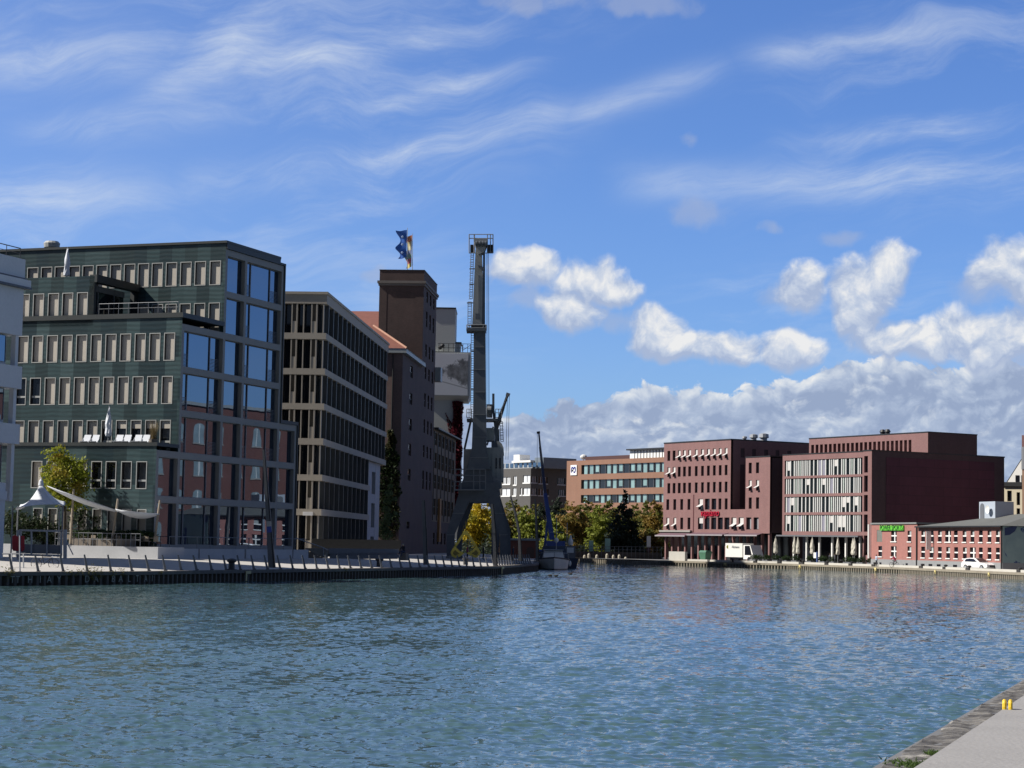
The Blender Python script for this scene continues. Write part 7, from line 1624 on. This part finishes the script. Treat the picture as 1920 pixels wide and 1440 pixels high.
for i, x in enumerate((1363, 1504, 1646, 1759, 1860)):
    p = rq_at(x, -.42, .0); q2_ = rq_at(x + 3, -.42, 0); f = Fr((p.x, p.y), 0); f.u = (q2_ - p).normalized(); f.v = Vector((-f.u.y, f.u.x, 0))
    t = thing('berth_plate', 'small pale yellow berth plate on the sheet piling, %s' % ('below the white truck', 'below the blue post', 'below the white downpipe', 'under the white banner', 'right of the white car')[i], 'plate', p, 'yellow berth plates on the right piling')
    MB().box(f, -.24, .24, -.03, .03, .18, .66).build('plate', M_PLATE, t); MB().box(f, -.10, .10, -.05, -.032, .18, .42).build('dark_notch', M_BLACK, t)
for i, x in enumerate((1368, 1412, 1458, 1498, 1544, 1589, 1632, 1720, 1763, 1807, 1902)): bollard(rqp(x, .75), 'dark mooring bollard in a gap of the white kerb on the right quay', 'bollards along the right quay', 1.15)
p = rqp(1878, 4.5); f = Fr((p.x, p.y), 155); mb = MB(); mb.box(f, -2.2, 2.2, 0, .5, p.z, p.z + .62); tag(mb.build('bench_block', M_KERB), 'long pale concrete bench block right of the white car', 'bench'); mb = MB(); mb.box(f, -2.2, 1.6, .9, 1.5, p.z, p.z + 1.15); leaves(mb, f.w(-.3, 1.2, p.z + 1.2), 1.6, .9, .18, 260, .12, rng, 0); tag(mb.build('hedge', M_HEDGE), 'dark clipped hedge behind the pale bench block', 'hedge')
# open white parasol and blue canopy cut by the right edge
p = rqp(1921, 7); t = thing('market_parasol', 'open white square parasol cut by the right picture edge', 'parasol', p); mb = MB(); zc = at(1921, 1028, p.y).z; zp_ = at(1921, 1010, p.y).z
cs = [p + Vector((dx, dy, zc - p.z)) for dx, dy in ((-1.5, -1.5), (1.5, -1.5), (1.5, 1.5), (-1.5, 1.5))]; ap = Vector((p.x, p.y, zp_))
for a, b in zip(cs, cs[1:] + cs[:1]): mb.poly([a, b, ap]); mb.poly([a - Vector((0, 0, .06)), b - Vector((0, 0, .06)), b, a])
mb.build('canopy', M_WPAINT, t); MB().tube(p, ap, .05).build('pole', M_GALV, t); MB().lathe(p, [(.4, 0), (.4, .1)]).build('base', M_STEEL, t)
p2_ = rqp(1917, 3.8); t = thing('kiosk_frame', 'white framed dark kiosk box at the right picture edge', 'kiosk', p2_); f = Fr((p2_.x, p2_.y), 155); mb = MB(); ring(mb, lambda a, d, z: f.w(a, d, z), -1.2, 1.6, p2_.z, p2_.z + 1.75, .2, 0, .3); mb.build('frame', M_WPAINT, t); mb = MB(); mb.box(f, -.99, 1.39, .1, 1.2, p2_.z + .2, p2_.z + 1.54); mb.build('counter', M_STEEL, t)

# ---------------------------------------------------------------- people
def person(p, ang, label, jacket, trousers, hair=(.05, .035, .025), skin=(.45, .28, .20), pose='stand', h=1.72, group=None):
    t = thing('person', label, 'person', p, group); s = h/1.72; f = Fr((p.x, p.y), ang)   # u = the person's right, v = the way they face
    J = {}
    if pose == 'stand':
        J = dict(pel=(0, 0, .92), waist=(0, .0, 1.08), chest=(0, .01, 1.32), neck=(0, .02, 1.47), head=(0, .03, 1.57), top=(0, .03, 1.68), hl=(-.09, 0, .88), hr=(.09, 0, .88), kl=(-.10, .05, .50), kr=(.10, .0, .50), al=(-.11, .0, .09), ar=(.11, -.06, .09), tl=(-.12, .14, .05), tr=(.12, .09, .05), sl=(-.19, .0, 1.40), sr=(.19, .0, 1.40), el=(-.25, .0, 1.13), er=(.25, -.02, 1.13), wl=(-.24, .12, .90), wr=(.24, .08, .90))
    elif pose == 'sit':
        J = dict(pel=(0, 0, .48), waist=(0, .02, .63), chest=(0, .10, .86), neck=(0, .17, 1.0), head=(0, .21, 1.10), top=(0, .22, 1.21), hl=(-.09, .05, .47), hr=(.09, .05, .47), kl=(-.11, .46, .52), kr=(.11, .46, .56), al=(-.12, .62, .10), ar=(.12, .78, .12), tl=(-.13, .76, .05), tr=(.13, .92, .08), sl=(-.19, .12, .94), sr=(.19, .12, .94), el=(-.24, .26, .72), er=(.24, .26, .72), wl=(-.12, .44, .62), wr=(.12, .44, .64))
    elif pose == 'ride':
        J = dict(pel=(0, -.2, .95), waist=(0, -.14, 1.10), chest=(0, .04, 1.32), neck=(0, .14, 1.45), head=(0, .18, 1.55), top=(0, .18, 1.66), hl=(-.09, -.18, .92), hr=(.09, -.18, .92), kl=(-.12, .20, .70), kr=(.12, .10, .52), al=(-.12, .08, .32), ar=(.12, -.06, .14), tl=(-.12, .22, .30), tr=(.12, .08, .12), sl=(-.19, .08, 1.38), sr=(.19, .08, 1.38), el=(-.24, .24, 1.18), er=(.24, .24, 1.18), wl=(-.24, .44, 1.03), wr=(.24, .44, 1.03))
    elif pose == 'crouch':
        J = dict(pel=(0, -.1, .40), waist=(0, -.06, .54), chest=(0, .08, .76), neck=(0, .16, .90), head=(0, .20, 1.0), top=(0, .21, 1.11), hl=(-.1, -.08, .38), hr=(.1, -.08, .38), kl=(-.15, .30, .52), kr=(.15, .28, .46), al=(-.15, .06, .10), ar=(.15, .02, .10), tl=(-.15, .20, .05), tr=(.15, .17, .05), sl=(-.19, .1, .84), sr=(.19, .1, .84), el=(-.25, .28, .68), er=(.25, .28, .68), wl=(-.12, .44, .60), wr=(.12, .44, .60))
    ks = list(J); E_ = [('pel', 'waist'), ('waist', 'chest'), ('chest', 'neck'), ('neck', 'head'), ('head', 'top'), ('pel', 'hl'), ('pel', 'hr'), ('hl', 'kl'), ('hr', 'kr'), ('kl', 'al'), ('kr', 'ar'), ('al', 'tl'), ('ar', 'tr'), ('chest', 'sl'), ('chest', 'sr'), ('sl', 'el'), ('sr', 'er'), ('el', 'wl'), ('er', 'wr')]
    rad = dict(pel=.15, waist=.14, chest=.16, neck=.055, head=.095, top=.075, hl=.10, hr=.10, kl=.07, kr=.07, al=.045, ar=.045, tl=.04, tr=.04, sl=.075, sr=.075, el=.05, er=.05, wl=.04, wr=.04)
    me = bpy.data.meshes.new('body'); me.from_pydata([tuple(f.u*(J[k_][0]*s) + f.v*(J[k_][1]*s) + Vector((0, 0, J[k_][2]*s))) for k_ in ks], [(ks.index(a), ks.index(b)) for a, b in E_], []); me.update()
    ob = bpy.data.objects.new('body', me); C.objects.link(ob); ob.parent = t
    sk = ob.modifiers.new('skin', 'SKIN'); sk.use_smooth_shade = True
    for i, k_ in enumerate(ks): r_ = rad[k_]*s; me.skin_vertices[0].data[i].radius = (r_, r_*(.72 if k_ in ('pel', 'waist', 'chest') else 1)); 
    me.skin_vertices[0].data[0].use_root = True
    sb = ob.modifiers.new('smooth', 'SUBSURF'); sb.levels = 1; sb.render_levels = 1
    m, nt, b = newmat('figure_clothes'); tcx = nt.node('ShaderNodeTexCoord').outputs['Object']; z = nt.m('DIVIDE', nt.sep(tcx)[2], 2.0*s)
    zn, zp_ = J['neck'][2] + .02, J['pel'][2] - .02; zt2 = (J['head'][2] + .045)
    if pose in ('sit', 'crouch'): zp_ = J['pel'][2] + .10
    nt.put(b.inputs['Base Color'], nt.ramp(z, [(0, (.03, .03, .03)), (.055, trousers), (zp_/2, jacket), (zn/2, skin), (zt2/2, hair)], 'CONSTANT')); b.inputs['Roughness'].default_value = .8; me.materials.append(m)
    hd = J['head']; hm = MB(); c = t.location + f.u*(hd[0]*s) + f.v*((hd[1] - .02)*s) + Vector((0, 0, (hd[2] + .05)*s)); hm.ball(c, .095*s, .10*s, .095*s, 10, 7); hm.build('hair', M('hair_%d' % random.randint(0, 99999), hair, .8), t, smooth=True)
    return t
# facing angles: Fr's v points 90 degrees left of u
p = rqp(1675, .15); person(p, 330, 'cyclist in a red jacket riding along the right quay', (.33, .02, .07), (.14, .14, .15), pose='ride'); bicycle(p, 60, 'dark bicycle under the red jacketed rider', 1.05)
p = rqp(1641, .2); person(p, 160, 'person in a pale blue shirt standing beside the white downpipe', (.45, .50, .62), (.03, .03, .04))
p = rqp(1620.5, 3.4); person(p, 150, 'person in dark clothes standing at the end of the white fins', (.025, .02, .03), (.02, .02, .025))
p = rqp(1612, 2.8); person(p, 160, 'person in light clothes crouching near the quay edge', (.52, .48, .44), (.40, .38, .36), (.30, .22, .12), pose='crouch')
p = rqp(1527.5, 2.6); person(p, 150, 'person in dark coat, left of the standing pair on the right quay', (.03, .03, .045), (.03, .03, .05))
p = rqp(1533.5, 2.9); person(p, 170, 'person in dark jacket, right of the standing pair on the right quay', (.05, .05, .06), (.02, .02, .03))
p = at(757, 1043, 193.0); p.z = at(757, 1044, 193).z - .0; person(Vector((p.x, p.y, p.z)), 300, 'fair haired person in dark clothes sitting at the end of the bench wall', (.02, .022, .03), (.025, .035, .08), (.38, .31, .20), pose='sit')
bs = MB(); f = Fr((p.x, p.y), 300); bs.box(f, -.35, .35, -.35, .15, p.z - .35, p.z + .36); tag(bs.build('seat_block', M_PLANT), 'low concrete seat block under the sitting person', 'seat block')
p = at(919, 1050, 226); p.z = QZ + .15
for x, Y, j, tr_, lb in ((876, 228, (.24, .04, .10), (.03, .03, .05), 'person in a dark red top standing behind the yellow grab'), (935, 229, (.30, .16, .11), (.04, .045, .08), 'person in an orange brown top at the right crane leg'), (962, 224, (.03, .04, .07), (.03, .035, .06), 'person in dark clothes near the brick shed'), (906, 232, (.02, .02, .025), (.02, .02, .025), 'person in black under the yellow tree')):
    g_ = at(x, 1045, Y); person(Vector((g_.x, Y, 1.12)), 180, lb, j, tr_)
# ---------------------------------------------------------------- camera and colour
cam = bpy.data.cameras.new('camera'); cam.sensor_width = 36; cam.lens = FPX/1920*36; cam.clip_end = 6000; cam.clip_start = .2
co = bpy.data.objects.new('camera', cam); C.objects.link(co)
mw = Matrix((( _r.x, _u.x, -_f.x, CAM.x), (_r.y, _u.y, -_f.y, CAM.y), (_r.z, _u.z, -_f.z, CAM.z), (0, 0, 0, 1)))
co.matrix_world = mw; S = bpy.context.scene; S.camera = co
S.view_settings.view_transform = 'Standard'; S.view_settings.look = 'None'; S.view_settings.exposure = .5; S.view_settings.gamma = 1
S.cycles.max_bounces = 6; S.cycles.diffuse_bounces = 3; S.cycles.glossy_bounces = 4; S.cycles.transmission_bounces = 4; S.cycles.transparent_max_bounces = 6
S.cycles.caustics_reflective = False; S.cycles.caustics_refractive = False; S.cycles.sample_clamp_indirect = 6
